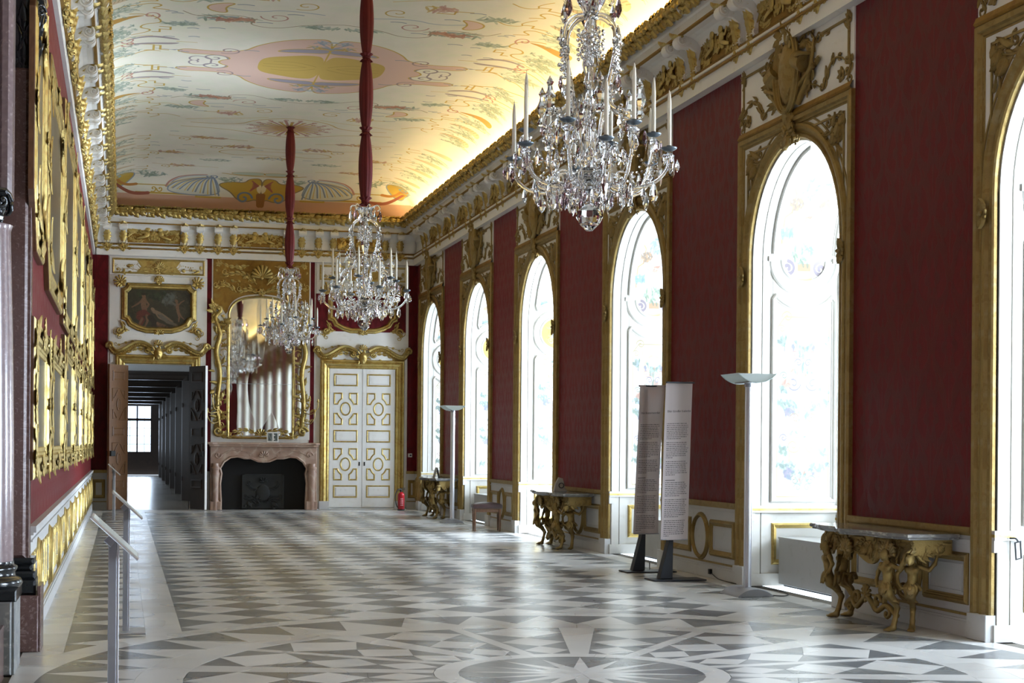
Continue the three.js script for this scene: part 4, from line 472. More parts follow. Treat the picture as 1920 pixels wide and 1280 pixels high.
const reliefGeo = [0, 1, 2].map((k) => merge([mirX([rinceau(0.08, 0.12, 0.42, 0.26, 0.3, 0.17, { z: 0.02 }), rinceau(0.2, 0.08, 0.5, 0.1, -0.16, 0.13, { z: 0.02 }), carving(0.02, 0.03, 0.5, 0.4, 16, 0.13, 40 + k, () => true, 0.03)]), [-1, 1].flatMap((s) => [ball(0.055, s * 0.13, 0.33, 0.1, 10, 8), xf(new THREE.SphereGeometry(1, 10, 8), { x: s * 0.15, y: 0.22, z: 0.08, sx: 0.06, sy: 0.085, sz: 0.05 }), tube([[s * 0.17, 0.27, 0.09], [s * 0.26, 0.24, 0.1], [s * 0.3, 0.32, 0.09]], 0.022, 6, 5), tube([[s * 0.15, 0.17, 0.09], [s * 0.26, 0.13, 0.11], [s * 0.36, 0.1, 0.07]], (t) => 0.035 - 0.012 * t, 6, 6)]), rosette(0, 0.16, 0.1, 7, 0.05)]));
function cornice(name, pos, turn, x0, x1, pairs, gap, AW = 0.13) { // pairs: middle of each pair of brackets along the wall
  const g = struct(name, pos, turn);
  part(g, 'architrave', run([[0, 5.95], [AW, 5.95], [AW, 6.1], [AW + 0.02, 6.115], [0, 6.13]], x0, x1), M.white);
  part(g, 'gilt_fillet', [run([[AW + 0.01, 6.1], [AW + 0.035, 6.105], [AW + 0.035, 6.125], [0, 6.13]], x0, x1), run([[0.0, 6.195], [AW - 0.005, 6.195], [AW + 0.01, 6.215], [AW - 0.02, 6.235], [0, 6.24]], x0, x1)], M.matteGold);
  part(g, 'half_round', run([[0, 6.13], [AW - 0.01, 6.13], [AW + 0.02, 6.15], [AW + 0.025, 6.165], [AW + 0.02, 6.18], [AW - 0.01, 6.195], [0, 6.195]], x0, x1), M.white);
  const cv = [[0.0, 6.24], [0.05, 6.24], [0.05, 6.45]]; for (let i = 0; i <= 6; i++) { const a = i / 6 * PI / 2; cv.push([0.29 - 0.24 * cos(a), 6.45 + 0.22 * sin(a)]); } part(g, 'frieze', run([...cv, [0.33, 6.68], [0, 6.68]], x0, x1), M.white);
  part(g, 'corona', run([[0, 6.68], [0.33, 6.68], [0.35, 6.7], [0.35, 6.79], [0.37, 6.81], [0.39, 6.87], [0, 6.87]], x0, x1), M.white);
  part(g, 'gilt_bead', run([[0.32, 6.665], [0.355, 6.67], [0.36, 6.69], [0.32, 6.69]], x0, x1), M.matteGold);
  for (let x = x0 + 0.3; x < x1 - 0.1; x += 0.6) { const m = sharedPart(g, 'leaf_roll', rollGeo, M.gold); m.position.set(x, 6.945, 0.42); }
  for (let x = x0 + 1.1; x < x1; x += 2.35) { const m = sharedPart(g, 'roll_ribbon', rollBand, M.white); m.position.set(x, 6.945, 0.42); }
  const all = []; for (const c of pairs) for (const s of [-1, 1]) all.push(c + s * gap / 2);
  all.forEach((x) => { const b = sharedPart(g, 'bracket', consoleGeo.body, M.white); b.position.set(x, 6.22, AW < 0.1 ? -0.005 : 0.025); const l = sharedPart(b, 'bracket_leaf', consoleGeo.front, M.gold); const f = sharedPart(b, 'bracket_flower', consoleGeo.flower, M.gold); f.position.y = -0.07; l.position.z = 0; });
  for (let i = 0; i < pairs.length - 1; i++) { const a = pairs[i] + gap / 2 + 0.09, b = pairs[i + 1] - gap / 2 - 0.09, w = b - a; if (w < 0.35) continue; part(g, 'relief_ground', box(w, 0.4, 0.03, (a + b) / 2, 6.46, 0.06), M.matteGold); const m = sharedPart(g, 'frieze_relief', reliefGeo[i % 3], M.gold); m.position.set((a + b) / 2, 6.25, 0.07); m.scale.set(w / 1.14, 0.98, 0.42); }
  return g;
}
const rPairs = []; for (let d = -17; d < 13; d += 1.77) rPairs.push(d); for (const d of [13.33, 15.1, 16.87, 18.7, 20.4, 22.2, 23.95, 25.7, 27.3, 28.8, 30.2, 31.6, 33.3, 34.8, 36.4]) rPairs.push(d);
cornice('trim_2', [XR, 0, 0], RIGHT, -DB, -DN, rPairs.map((d) => -d).reverse(), 0.42);
const lPairs = []; for (let d = -17; d < 16; d += 1.75) lPairs.push(d); for (const d of [17.4, 18.8, 20.2, 22.2, 23.6, 25.2, 26.7, 28.1, 29.6, 31.2, 32.6, 34.0, 35.6, 37]) lPairs.push(d);
cornice('trim_3', [XL, 0, 0], LEFT, DN, DB, lPairs, 0.36, 0.06);
cornice('trim_4', [0, 0, -DB], 0, XL + 0.1, XR - 0.1, [-0.2, 1.56, 2.34, 3.96, 4.72, 6.35], 0.36, 0.08);
{ // the lamps behind the right-hand roll
  const t = thing('cove_lamp', 'long warm strip lamp hidden on top of the window-side cornice', 'lamp', [XR - 0.2, 6.9, -(DB + DN) / 2]);
  part(t, 'lamp_housing', box(0.07, 0.05, DB - DN - 0.6, 0, 0.025, 0), M.paleGreyMetal);
  part(t, 'lamp_tube', box(0.04, 0.03, DB - DN - 0.8, 0, 0.065, 0), new THREE.MeshStandardMaterial({ color: 0xfff0d0, emissive: WARM, emissiveIntensity: 2 }));
}
// ------------------------------------------------------------------ far wall, left wall, near wall
const DOORX = [0.12, 1.56], DOORH = 3.42;
{
  const w = struct('wall_back', [0, 0, -DB]);
  part(w, 'masonry', prism([[XL - 0.4, 0], [DOORX[0], 0], [DOORX[0], DOORH], [DOORX[1], DOORH], [DOORX[1], 0], [XR + 1.7, 0], [XR + 1.7, 8.3], [XL - 0.4, 8.3]], 0.45, -0.45), M.white);
  for (const [a, b] of [[XL, -0.35], [1.9, 2.03], [4.36, 4.47], [6.75, XR]]) part(w, 'silk_covering', box(b - a, 5.05, 0.012, (a + b) / 2, 3.43, 0.006), M.damask);
  part(w, 'silk_covering', box(2.2, 0.9, 0.012, 5.6, 4.75, 0.03), M.damask);
  dado(w, XL, -0.35, [['rect', 0.12, 0.9]]); dado(w, 6.74, XR, [['rect', 0.15, 0.9]]);
  const n = struct('wall_near', [0, 0, -DN]); part(n, 'masonry', box(XR - XL + 2, 8.3, 0.3, XC, 4.15, 0.15), M.white); part(n, 'silk_covering', box(XR - XL, 5.05, 0.02, XC, 3.43, -0.02), M.damask);
}
const PORT = 12.75; // the left wall starts beyond the marble portal
{
  const w = struct('wall_left', [XL, 0, 0], LEFT);
  part(w, 'masonry', [box(DB - PORT + 0.4, 8.3, 0.4, (DB + PORT) / 2, 4.15, -0.2), box(8 - DN, 8.3, 0.4, (8 + DN) / 2, 4.15, -0.2), box(PORT - 8, 2.6, 0.4, (PORT + 8) / 2, 7.0, -0.2), ], M.white);
  part(w, 'portal_back', box(PORT - 8 + 0.8, 8.3, 0.3, (PORT + 8) / 2, 4.15, -1.6), M.mauveMarble); for (const d of [7.85, PORT + 0.15]) part(w, 'portal_reveal', box(0.3, 8.3, 1.6, d, 4.15, -0.8), M.mauveMarble);
  part(w, 'silk_covering', box(DB - PORT, 5.05, 0.012, (DB + PORT) / 2, 3.43, 0.006), M.damask); part(w, 'silk_covering', box(8 - DN, 5.05, 0.012, (8 + DN) / 2, 3.43, 0.006), M.damask);
  for (let d = PORT + 0.1; d < DB - 1; d += 2.1) dado(w, d, min(DB, d + 2.1), [['rect', 0.03, 0.16], ['rect', 0.2, 0.4], ['oval', 0.43, 0.57], ['rect', 0.6, 0.8], ['rect', 0.84, 0.97]], M.gold, M.grey, ogee(0.045, 0.014), M.grey);
}
// ------------------------------------------------------------------ far wall: doors, chimneypiece, overmantel
const frameOf = (x0, x1, y1, plinth = 0.2) => [sweep([[x0, plinth], [x0, y1], [x1, y1], [x1, plinth]], [[0, 0], [0, 0.03], [0.03, 0.05], [0.06, 0.045], [0.07, 0.065], [0.12, 0.085], [0.15, 0.07], [0.17, 0.095], [0.2, 0.09], [0.22, 0.04], [0.22, 0]])];
const capGeo = (() => { const up = (x) => { const u = abs(x); return 3.79 + 0.11 * cos((u - 0.42) / 0.53 * PI) + 0.14 * max(0, (u - 1) / 0.15); }, P = []; for (let i = 0; i <= 24; i++) { const x = lerp(0.16, 1.15, i / 24); P.push([x, up(x)]); }
  return { rail: merge(mirX([sweep(P, [[-0.07, 0], [-0.07, 0.06], [-0.04, 0.11], [0, 0.1], [0.01, 0.14], [0.05, 0.16], [0.07, 0.12], [0.08, 0]]), beads(P.map(([x, y]) => [x, y - 0.025]), 0.018, 0.055, 0.115), spiral(1.1, 3.84, 0.09, 0, 1.3, 0.03, 0.12, 1), spiral(0.24, 3.74, 0.07, 0, 1.3, 0.025, 0.12, -1)])), carve: merge([...mirX([rinceau(0.14, 3.72, 0.8, 3.62, 0.16, 0.17, { z: 0.03, leaves: 5 }), rinceau(0.95, 3.63, 0.4, 3.62, 0.1, 0.14, { z: 0.03 }), rinceau(0.3, 3.9, 0.95, 3.84, 0.1, 0.11, { z: 0.03 }), leafAt(1.12, 3.78, 0.14, 0.9, LEAFW, 0.08)]), mask(0.14).map((g) => xf(g, { y: 3.66, z: 0.12 })), shell(0, 3.86, 0.13, 7, 0.08)]) }; })();
capGeo.carve = merge([capGeo.carve.length ? capGeo.carve : [capGeo.carve]]);
const frzGeo = merge([sweep(rectPath(-1.06, 5.53, 1.06, 5.89), [[0, 0.03], [0, 0.05], [0.02, 0.06], [0.04, 0.05], [0.045, 0.03]], true), prism([[-0.52, 5.56], [0.52, 5.56], [0.4, 5.7], [0.5, 5.84], [0.2, 5.87], [-0.2, 5.87], [-0.5, 5.84], [-0.4, 5.7]], 0.012, 0.03, 0.003), carving(-1, 5.57, -0.55, 5.7, 9, 0.1, 91, () => true, 0.035), carving(0.55, 5.57, 1, 5.7, 9, 0.1, 92, () => true, 0.035), ...mirX([rinceau(0.35, 5.56, 0.95, 5.6, 0.12, 0.13, { z: 0.02, leaves: 5 }), rinceau(0.05, 5.6, 0.5, 5.76, -0.2, 0.15, { z: 0.02 }), garland(0.45, 5.8, 0.9, 5.74, 0.05, 0.02, 0.01, 8), rosette(0.98, 5.7, 0.06, 6, 0.02), carving(0.03, 5.53, 0.5, 5.84, 22, 0.11, 77, (x, y) => x < 0.5 - abs(y - 5.7), 0.02)]), shell(0, 5.68, 0.15, 9, 0.03), rosette(0, 5.62, 0.09, 7, 0.05)]);
function octFrame(x0, x1, y0, y1) { const c = 0.13, arcC = (cx, cy, a0, a1, r) => ovalPath(cx, cy, r, r, 5, a0, a1); return [...arcC(x0, y1, 0, -PI / 2, c).reverse(), ...arcC(x1, y1, PI * 1.5, PI, c).reverse(), [x1, y0 + 0.32], [x1 - 0.1, y0 + 0.28], [x1 - 0.17, y0 + 0.16], [x1 - 0.36, y0 + 0.06], [(x0 + x1) / 2 + 0.3, y0], [(x0 + x1) / 2 - 0.3, y0], [x0 + 0.36, y0 + 0.06], [x0 + 0.17, y0 + 0.16], [x0 + 0.1, y0 + 0.28], [x0, y0 + 0.32]]; }
function overdoorFrame(x0, x1, y0, y1) { const p = octFrame(x0, x1, y0, y1), c = (x0 + x1) / 2; return [sweep(p, [[-0.01, 0], [-0.01, 0.03], [-0.03, 0.05], [-0.05, 0.055], [-0.08, 0.085], [-0.115, 0.08], [-0.135, 0.04], [-0.145, 0.03], [-0.15, 0]], true), ...[[x0, y1], [x1, y1]].flatMap(([x, y]) => [shell(x, y, 0.18, 7, 0.05, x < c ? PI * 0.25 : -PI * 0.25, x < c ? PI * 1.25 : PI * 0.75), rosette(x, y, 0.13, 6, 0.06)]), ...[-1, 1].flatMap((s) => { const x = s < 0 ? x0 : x1; return [rinceau(x + s * 0.02, y0 + 0.3, x + s * 0.06, y0 - 0.02, -s * 0.3, 0.18, { z: 0.03, dir: s, leaves: 4 }), rinceau(x - s * 0.2, y0 + 0.06, x + s * 0.06, y0 - 0.05, s * 0.2, 0.15, { z: 0.03, dir: -s }), spiral(x + s * 0.02, y0 + 0.06, 0.09, 0, 1.3, 0.028, 0.04, s)]; }), shell(c, y0 - 0.02, 0.13, 7, 0.04), shell(c, y1 + 0.04, 0.14, 9, 0.04), rosette(c, y1 + 0.03, 0.08, 6, 0.06)]; }
{
  const d1 = struct('door_1', [0.8, 0, -DB + 0.002], 0, 'open double door in a gilt surround');
  part(d1, 'door_frame', frameOf(-0.76, 0.76, 3.42), M.gold); for (const s of [-1, 1]) part(d1, 'plinth', bbox(0.25, 0.2, 0.1, s * 0.87, 0.1, 0.05), M.grey);
  const board = (g) => part(g, 'overdoor_board', [box(2.24, 1.58, 0.03, 0, 4.7, 0.015), box(2.24, 0.43, 0.034, 0, 5.71, 0.017), box(2.2, 0.5, 0.026, 0, 3.7, 0.013)], M.white);
  const ornaments = (g) => { sharedPart(g, 'scrolled_cap', capGeo.rail, M.gold); sharedPart(g, 'cap_carving', capGeo.carve, M.gold); sharedPart(g, 'frieze_carving', frzGeo, M.gold); };
  board(d1); ornaments(d1);
  // leaves swung into the gallery
  const leafGeo = (w, mat1, side) => { const g = []; g.push(box(w, 3.36, 0.05, w / 2, 1.7, 0)); for (const z of [1, -1]) { const F = (x0, y0, x1, y1) => g.push(xf(merge(sweep(rectPath(x0, y0, x1, y1), [[0, 0], [0, 0.012], [0.03, 0.016], [0.05, 0]], true)), { z: z * 0.025, sz: z })); F(0.12, 3.0, w - 0.12, 3.24); F(0.12, 1.72, w - 0.12, 1.94); F(0.12, 0.5, w - 0.12, 0.72); for (const cy of [2.46, 1.2]) { g.push(xf(merge(sweep(ovalPath(w / 2, cy, 0.09, 0.15, 20), [[0, 0], [0, 0.014], [0.03, 0.018], [0.05, 0]], true)), { z: z * 0.025, sz: z })); for (const [a, b] of [[-1, -1], [1, -1], [1, 1], [-1, 1]]) g.push(xf(merge(sweep([[w / 2 + a * 0.05, cy + b * 0.34], [w / 2 + a * (w / 2 - 0.12), cy + b * 0.34], [w / 2 + a * (w / 2 - 0.12), cy + b * 0.12], [w / 2 + a * 0.16, cy + b * 0.18]], [[0, 0], [0, 0.014], [0.02, 0.016], [0.03, 0]], true)), { z: z * 0.025, sz: z })); } } return g; };
  const L = new THREE.Group(); L.name = 'left_leaf'; L.position.set(-0.7, 0, 0.03); L.rotation.y = -(PI - 0.93); d1.add(L);
  part(L, 'leaf_board', leafGeo(0.7), M.wood); part(L, 'lock_box', [bbox(0.16, 0.12, 0.05, 0.6, 1.32, 0.05), bbox(0.16, 0.12, 0.05, 0.6, 1.32, -0.05)], M.iron);
  const R = new THREE.Group(); R.name = 'right_leaf'; R.position.set(0.74, 0, 0.03); R.rotation.y = -1.05; d1.add(R);
  part(R, 'leaf_board', leafGeo(0.7), M.darkAndShadedWood); part(R, 'leaf_edge', box(0.012, 3.36, 0.056, 0.706, 1.7, 0), M.white); part(R, 'lock_box', bbox(0.14, 0.12, 0.05, 0.6, 1.32, 0.05), M.iron);  // shade of the leaf turned from the windows put into a darker wood colour
  const t = thing('overdoor_painting', 'dark mythological painting in a cut-corner gilt frame above the open door', 'painting', [0.81, 3.96, -DB + 0.035]);
  part(t, 'gilt_frame', overdoorFrame(-0.87, 0.87, 0.18, 1.36), M.gold);
  const p = octFrame(-0.87, 0.87, 0.18, 1.36), sh = new THREE.ShapeGeometry(poly(p)); { const u = sh.attributes.uv, q = sh.attributes.position; for (let i = 0; i < u.count; i++) u.setXY(i, (q.getX(i) + 0.87) / 1.74, (q.getY(i) - 0.18) / 1.18); sh.translate(0, 0, 0.012); }
  part(t, 'canvas', sh, std({ roughness: 0.42, map: canvasTex(768, 512, (g, w, h) => { const r = mulberry(61); g.fillStyle = '#3b372a'; g.fillRect(0, 0, w, h); const blob = (x, y, rx, ry, c, n, a = 0.5) => { for (let i = 0; i < n; i++) { g.globalAlpha = a * (0.4 + 0.6 * r()); g.fillStyle = c[floor(r() * c.length)]; g.beginPath(); const an = r() * TAU, d = sqrt(r()); g.ellipse(x + cos(an) * d * rx, y + sin(an) * d * ry, 6 + 26 * r(), 5 + 14 * r(), r() * 3, 0, TAU); g.fill(); } g.globalAlpha = 1; }; blob(380, 260, 420, 280, ['#2b281d', '#47412f', '#343d2c', '#4a4330'], 260); blob(480, 150, 90, 70, ['#78827f', '#6a7576', '#868a80'], 60, 0.6); blob(640, 180, 120, 150, ['#5c5540', '#4c4838', '#6a6048'], 80); blob(300, 90, 150, 90, ['#2d3a24', '#384a2c', '#202a1c'], 110, 0.7); blob(90, 300, 90, 200, ['#24241a', '#30301f'], 70);
    const limb = (pts, w0, w1, c) => { const n = 40; for (let i = 0; i <= n; i++) { const t = i / n * (pts.length - 1), k = min(pts.length - 2, floor(t)), f = t - k, x = lerp(pts[k][0], pts[k + 1][0], f), y = lerp(pts[k][1], pts[k + 1][1], f), w = lerp(w0, w1, i / n); g.globalAlpha = 0.45; g.fillStyle = c[i % c.length]; g.beginPath(); g.ellipse(x + (r() - 0.5) * 3, y + (r() - 0.5) * 3, w * (0.85 + 0.3 * r()), w * 0.8, r(), 0, TAU); g.fill(); } g.globalAlpha = 1; };
    const skin = ['#8a6248', '#9b7256', '#7a5540', '#a57d60'], pale = ['#a08266', '#b09176', '#8d6f57'], redc = ['#6e2a22', '#7d3228', '#5a211b', '#8a3c30'], dark = ['#2a241c', '#382d22', '#241f19'];
    blob(230, 250, 120, 110, ['#4c3b2a', '#5a4632', '#3d3325'], 60, 0.5); limb([[232, 165], [226, 210], [236, 270]], 27, 31, skin); limb([[212, 178], [168, 215], [110, 250]], 12, 8, skin); limb([[250, 180], [280, 215], [262, 250]], 12, 9, skin); limb([[230, 130], [232, 146]], 20, 16, skin); limb([[216, 112], [244, 112]], 14, 12, dark);
    limb([[190, 315], [240, 300], [275, 330]], 34, 30, redc); limb([[180, 350], [215, 370], [200, 420]], 34, 20, redc); limb([[262, 330], [268, 390], [240, 450]], 17, 9, skin); limb([[215, 360], [190, 420], [170, 470]], 14, 8, skin);
    limb([[330, 285], [390, 305], [450, 340], [520, 385]], 24, 13, pale); limb([[318, 262], [326, 272]], 17, 17, pale); limb([[350, 300], [380, 350], [430, 372]], 10, 8, pale); limb([[400, 330], [470, 390], [560, 420]], 26, 16, ['#7d7365', '#8d8373', '#665d50']);
    limb([[566, 205], [572, 250], [580, 290]], 19, 17, skin); limb([[560, 172], [562, 182]], 15, 14, skin); limb([[580, 215], [610, 185], [640, 168]], 8, 6, skin); limb([[575, 290], [590, 340], [584, 385]], 12, 8, skin); limb([[584, 290], [612, 335], [640, 360]], 12, 7, skin); limb([[548, 215], [520, 190], [500, 200]], 14, 6, ['#6b6a62', '#7a786e']);
    limb([[300, 350], [340, 400], [330, 460]], 34, 28, dark); limb([[380, 420], [430, 430], [470, 455]], 24, 18, ['#7a5640', '#8a6248', '#60432f']); limb([[372, 405], [378, 412]], 15, 14, skin); blob(400, 490, 320, 40, ['#1e1c16', '#2c261e', '#382d22'], 110, 0.6); blob(700, 430, 90, 70, ['#26271d', '#34341f'], 50, 0.6); limb([[420, 120], [400, 200], [410, 300]], 9, 5, ['#2f2a1c', '#3c3524']);
    g.globalAlpha = 0.38; g.fillStyle = '#2b2419'; g.fillRect(0, 0, w, h); for (let i = 0; i < 1500; i++) { g.globalAlpha = 0.05; g.fillStyle = r() < 0.5 ? '#000' : '#cdb78a'; g.fillRect(r() * w, r() * h, 2, 2); } g.globalAlpha = 1; }) }), true);
  const d2 = struct('door_2', [5.645, 0, -DB + 0.002], 0, 'closed white and gilt double door');
  part(d2, 'door_frame', frameOf(-0.81, 0.81, 3.4), M.gold); for (const s of [-1, 1]) part(d2, 'plinth', bbox(0.25, 0.2, 0.1, s * 0.92, 0.1, 0.05), M.grey);
  board(d2); ornaments(d2); part(d2, 'threshold', box(1.62, 0.03, 0.08, 0, 0.015, 0.02), M.tileW[0]);
  part(d2, 'gilt_frame', (() => { const f = overdoorFrame(-0.87, 0.87, 4.25, 5.3); return f; })(), M.gold);
  for (const s of [-1, 1]) { const lf = new THREE.Group(); lf.name = 'door_leaf' + (s > 0 ? '_001' : ''); lf.position.set(s * 0.402, 0, 0.0); d2.add(lf); part(lf, 'leaf_board', [box(0.79, 3.33, 0.05, 0, 1.735, 0.0), box(0.79, 0.16, 0.07, 0, 0.13, 0)], M.white);
    const gm = [[0, 0], [0, 0.012], [0.012, 0.018], [0.024, 0.014], [0.034, 0]], pm = (path) => { const m = part(lf, 'panel_moulding', sweep(path, gm, true, 0.025), M.gold); return m; };
    for (const y of [[2.98, 3.28], [1.62, 1.92], [0.28, 0.58]]) { pm(rectPath(-0.29, y[0], 0.29, y[1])); part(lf, 'raised_panel', prism(rectPath(-0.235, y[0] + 0.055, 0.235, y[1] - 0.055), 0.018, 0.02, 0.006), M.white); }
    for (const cy of [2.43, 1.09]) { part(lf, 'oval_moulding', sweep(ovalPath(0, cy, 0.13, 0.165, 26), gm, true, 0.025), M.gold); for (const a of [-1, 1]) for (const b of [-1, 1]) { const q = [[a * 0.29, cy + b * 0.39], [a * 0.29, cy + b * 0.1]], arcp = []; for (let i = 0; i <= 6; i++) { const an = lerp(0.395, 1.16, i / 6); arcp.push([a * 0.2 * cos(an), cy + b * 0.26 * sin(an)]); } let path = [q[0], q[1], ...arcp, [a * 0.08, cy + b * 0.39]]; if (a * b > 0) path.reverse(); pm(path); } }
    part(lf, 'lock_plate', bbox(0.03, 0.09, 0.02, -s * 0.34, 1.1, 0.035), M.iron); }
  // chimneypiece
  const f = thing('fireplace', 'pinkish marble chimneypiece with a curved opening and iron fireback', 'fireplace', [3.27, 0, -DB]);
  const open = [[-0.98, 0], [-0.98, 0.2], [-1.0, 0.62], [-0.97, 0.86], [-1.0, 0.98], [-0.92, 1.12], [-0.78, 1.22], [-0.62, 1.24], [-0.46, 1.2], [-0.3, 1.2], [-0.14, 1.13], [0, 1.12]], full = [...open, ...open.slice(0, -1).reverse().map(([x, y]) => [-x, y])];
  part(f, 'mantel_front', prism([[-1.26, 0], ...full, [1.26, 0], [1.26, 1.5], [-1.26, 1.5]].reverse(), 0.12, 0.12, 0.012), M.pinkMarble);
  part(f, 'opening_moulding', sweep(full, [[0, 0.23], [0, 0.26], [0.03, 0.275], [0.05, 0.25], [0.06, 0.235]].map(([o, z]) => [o, z])), M.pinkMarble);
  for (const s of [-1, 1]) part(f, 'mantel_side', box(0.14, 1.5, 0.14, s * 1.19, 0.75, 0.07), M.pinkMarble);
  const shelf = []; for (let i = 0; i <= 24; i++) { const x = lerp(-1.32, 1.32, i / 24); shelf.push([x, 0.33 + 0.06 * pow(cos(x / 1.32 * PI / 2), 0.8) + (abs(x) > 1.1 ? 0.03 : 0)]); } const shelfG = (inset, h, y) => { const g = prism([[-1.32 + inset, 0], [1.32 - inset, 0], ...shelf.slice().reverse().map(([x, z]) => [x * (1 - inset / 1.32), z - inset])], h, 0, 0.01); g.rotateX(-PI / 2); g.scale(1, 1, -1); g.translate(0, y, 0); return faceted(xf(g, {})); };
  part(f, 'mantel_shelf', [shelfG(0, 0.045, 1.555), shelfG(0.04, 0.05, 1.505)], M.pinkMarble);
  for (const s of [-1, 1]) { part(f, 'jamb_baluster', xf(lathe([[0.1, 0], [0.1, 0.2], [0.075, 0.23], [0.08, 0.5], [0.085, 0.75], [0.105, 0.86], [0.08, 0.92], [0.115, 0.98], [0.115, 1.0], [0.08, 1.03], [0.08, 1.1]], 18), { x: s * 1.14, z: 0.25 }), M.pinkMarble); part(f, 'jamb_foot', bbox(0.26, 0.2, 0.2, s * 1.13, 0.1, 0.24, 0.012), M.pinkMarble); part(f, 'scroll_panel', [...rinceau(s * 1.02, 1.3, s * 0.3, 1.34, 0.12 * -s, 0.12, { z: 0.235, dir: s, leaves: 3 }), ...spiral(s * 1.08, 1.3, 0.09, 0, 1.2, 0.02, 0.235, s)], M.pinkMarble); }
  part(f, 'centre_shell', shell(0, 1.26, 0.14, 7, 0.22), M.pinkMarble);
  part(f, 'firebox', [box(2.1, 1.35, 0.04, 0, 0.67, 0.01), ...[-1, 1].map((s) => box(0.04, 1.3, 0.2, s * 1.04, 0.65, 0.1))], M.hearth);
  part(f, 'fireback', [prism([[-0.5, 0.02], [0.5, 0.02], [0.5, 0.8], [0.42, 0.85], [-0.42, 0.85], [-0.5, 0.8]], 0.03, 0.03, 0.008), ...sweep(rectPath(-0.48, 0.04, 0.48, 0.82), [[0, 0.06], [0, 0.075], [0.03, 0.075], [0.03, 0.06]], true) ? [sweep(rectPath(-0.48, 0.04, 0.48, 0.82), [[0.02, 0.06], [0.02, 0.075], [-0.01, 0.075], [-0.01, 0.06]], true)] : [], ...mirX([rinceau(0.08, 0.15, 0.4, 0.25, 0.2, 0.16, { z: 0.06 }), rinceau(0.1, 0.5, 0.36, 0.6, -0.2, 0.14, { z: 0.06 })]), xf(new THREE.SphereGeometry(1, 14, 10), { y: 0.4, z: 0.06, sx: 0.17, sy: 0.2, sz: 0.04 }), shell(0, 0.66, 0.12, 5, 0.06), carving(-0.4, 0.08, 0.4, 0.3, 26, 0.12, 8, () => true, 0.06)], M.iron);
  // mantel card with two letters: black panels, N and E
  const cd = thing('letter_card', 'small white card with the black letters N E on the mantel shelf', 'sign', [3.47, 1.6, -DB + 0.24]);
  part(cd, 'card_board', bbox(0.28, 0.25, 0.012, 0, 0.125, 0, 0.003), std({ color: 0xe6e4de, roughness: 0.6 }));
  const cg = new THREE.PlaneGeometry(0.25, 0.2); cg.translate(0, 0.13, 0.0075); part(cd, 'printed_face', cg, std({ roughness: 0.6, map: canvasTex(256, 200, (g) => { g.fillStyle = '#e6e4de'; g.fillRect(0, 0, 256, 200); g.fillStyle = '#565c58'; g.fillRect(12, 10, 108, 180); g.fillRect(136, 10, 108, 180); g.strokeStyle = '#eceae4'; g.lineWidth = 14; g.beginPath(); g.moveTo(22, 190); g.lineTo(22, 12); g.lineTo(104, 188); g.lineTo(104, 10); g.strokeStyle = '#8b918e'; g.stroke(); g.strokeStyle = '#efede8'; g.lineWidth = 18; g.beginPath(); g.moveTo(146, 14); g.lineTo(146, 186); g.moveTo(140, 58); g.lineTo(188, 58); g.moveTo(140, 148); g.lineTo(188, 148); g.stroke(); }) }), true);
  // overmantel mirror
  const m = thing('overmantel_mirror', 'tall wavy mirror in a gilt scrollwork surround above the fireplace', 'mirror', [3.2, 1.665, -DB]);
  part(m, 'backing_board', box(2.34, 4.3, 0.03, 0, 2.15, 0.015), M.white);
  const topArch = (w, y0, rise) => { const o = []; for (let i = 0; i <= 28; i++) { const t = sin((i / 28 - 0.5) * PI); o.push([w * t, y0 + rise * (0.86 * sqrt(max(0, 1 - pow(abs(t), 3.6))) + 0.14 * pow(max(0, 1 - abs(t)), 0.8))]); } return o; };
  part(m, 'gilt_field', (() => { const a = topArch(0.8, 2.98, 0.5); return prism([[-1.14, 4.28], [-1.14, 3.25], [-0.95, 3.15], [-0.84, 2.98], ...a.slice(1, -1), [0.84, 2.98], [0.95, 3.15], [1.14, 3.25], [1.14, 4.28]].reverse(), 0.012, 0.03, 0.003); })(), M.matteGold);
  part(m, 'top_carving', [shell(0, 3.86, 0.3, 9, 0.04), ...mirX([rinceau(0.12, 3.7, 0.85, 3.9, 0.2, 0.2, { z: 0.04, leaves: 6 }), rinceau(0.3, 4.15, 1.0, 4.2, -0.1, 0.16, { z: 0.04, leaves: 5 }), rinceau(0.6, 3.5, 1.05, 3.6, 0.25, 0.18, { z: 0.04 }), rinceau(1.06, 3.2, 0.9, 2.75, 0.3, 0.2, { z: 0.04 }), rosette(1.02, 4.16, 0.07, 6, 0.04), rosette(0.9, 3.72, 0.08, 6, 0.04), rinceau(0.05, 3.5, 0.5, 3.52, 0.14, 0.18, { z: 0.05 }), carving(0.2, 3.55, 1.1, 4.2, 20, 0.11, 55, () => true, 0.04)]), rosette(0, 3.52, 0.1, 7, 0.06)], M.gold);
  const wave = canvasTexNormal(); const glass = std({ color: 0xd6d8d4, metalness: 1, roughness: 0.03, normalMap: wave, normalScale: new THREE.Vector2(1, 1) });
  const mk = (pts) => { const g = new THREE.ShapeGeometry(poly(pts)), u = g.attributes.uv, q = g.attributes.position; for (let i = 0; i < u.count; i++) u.setXY(i, (q.getX(i) + 0.75) / 1.5, q.getY(i) / 3.4); return g; };
  const lo = mk([[-0.74, 0.1], [0.74, 0.1], [0.74, 1.33], [-0.74, 1.33]]); lo.translate(0, 0, 0.04); const hiA = topArch(0.74, 2.95, 0.43); const hi = mk([[-0.74, 1.335], [0.74, 1.335], ...hiA.slice().reverse()]); hi.translate(0, 0, 0.04);
  part(m, 'mirror_pane', lo, glass, true); part(m, 'mirror_pane', hi, glass, true);
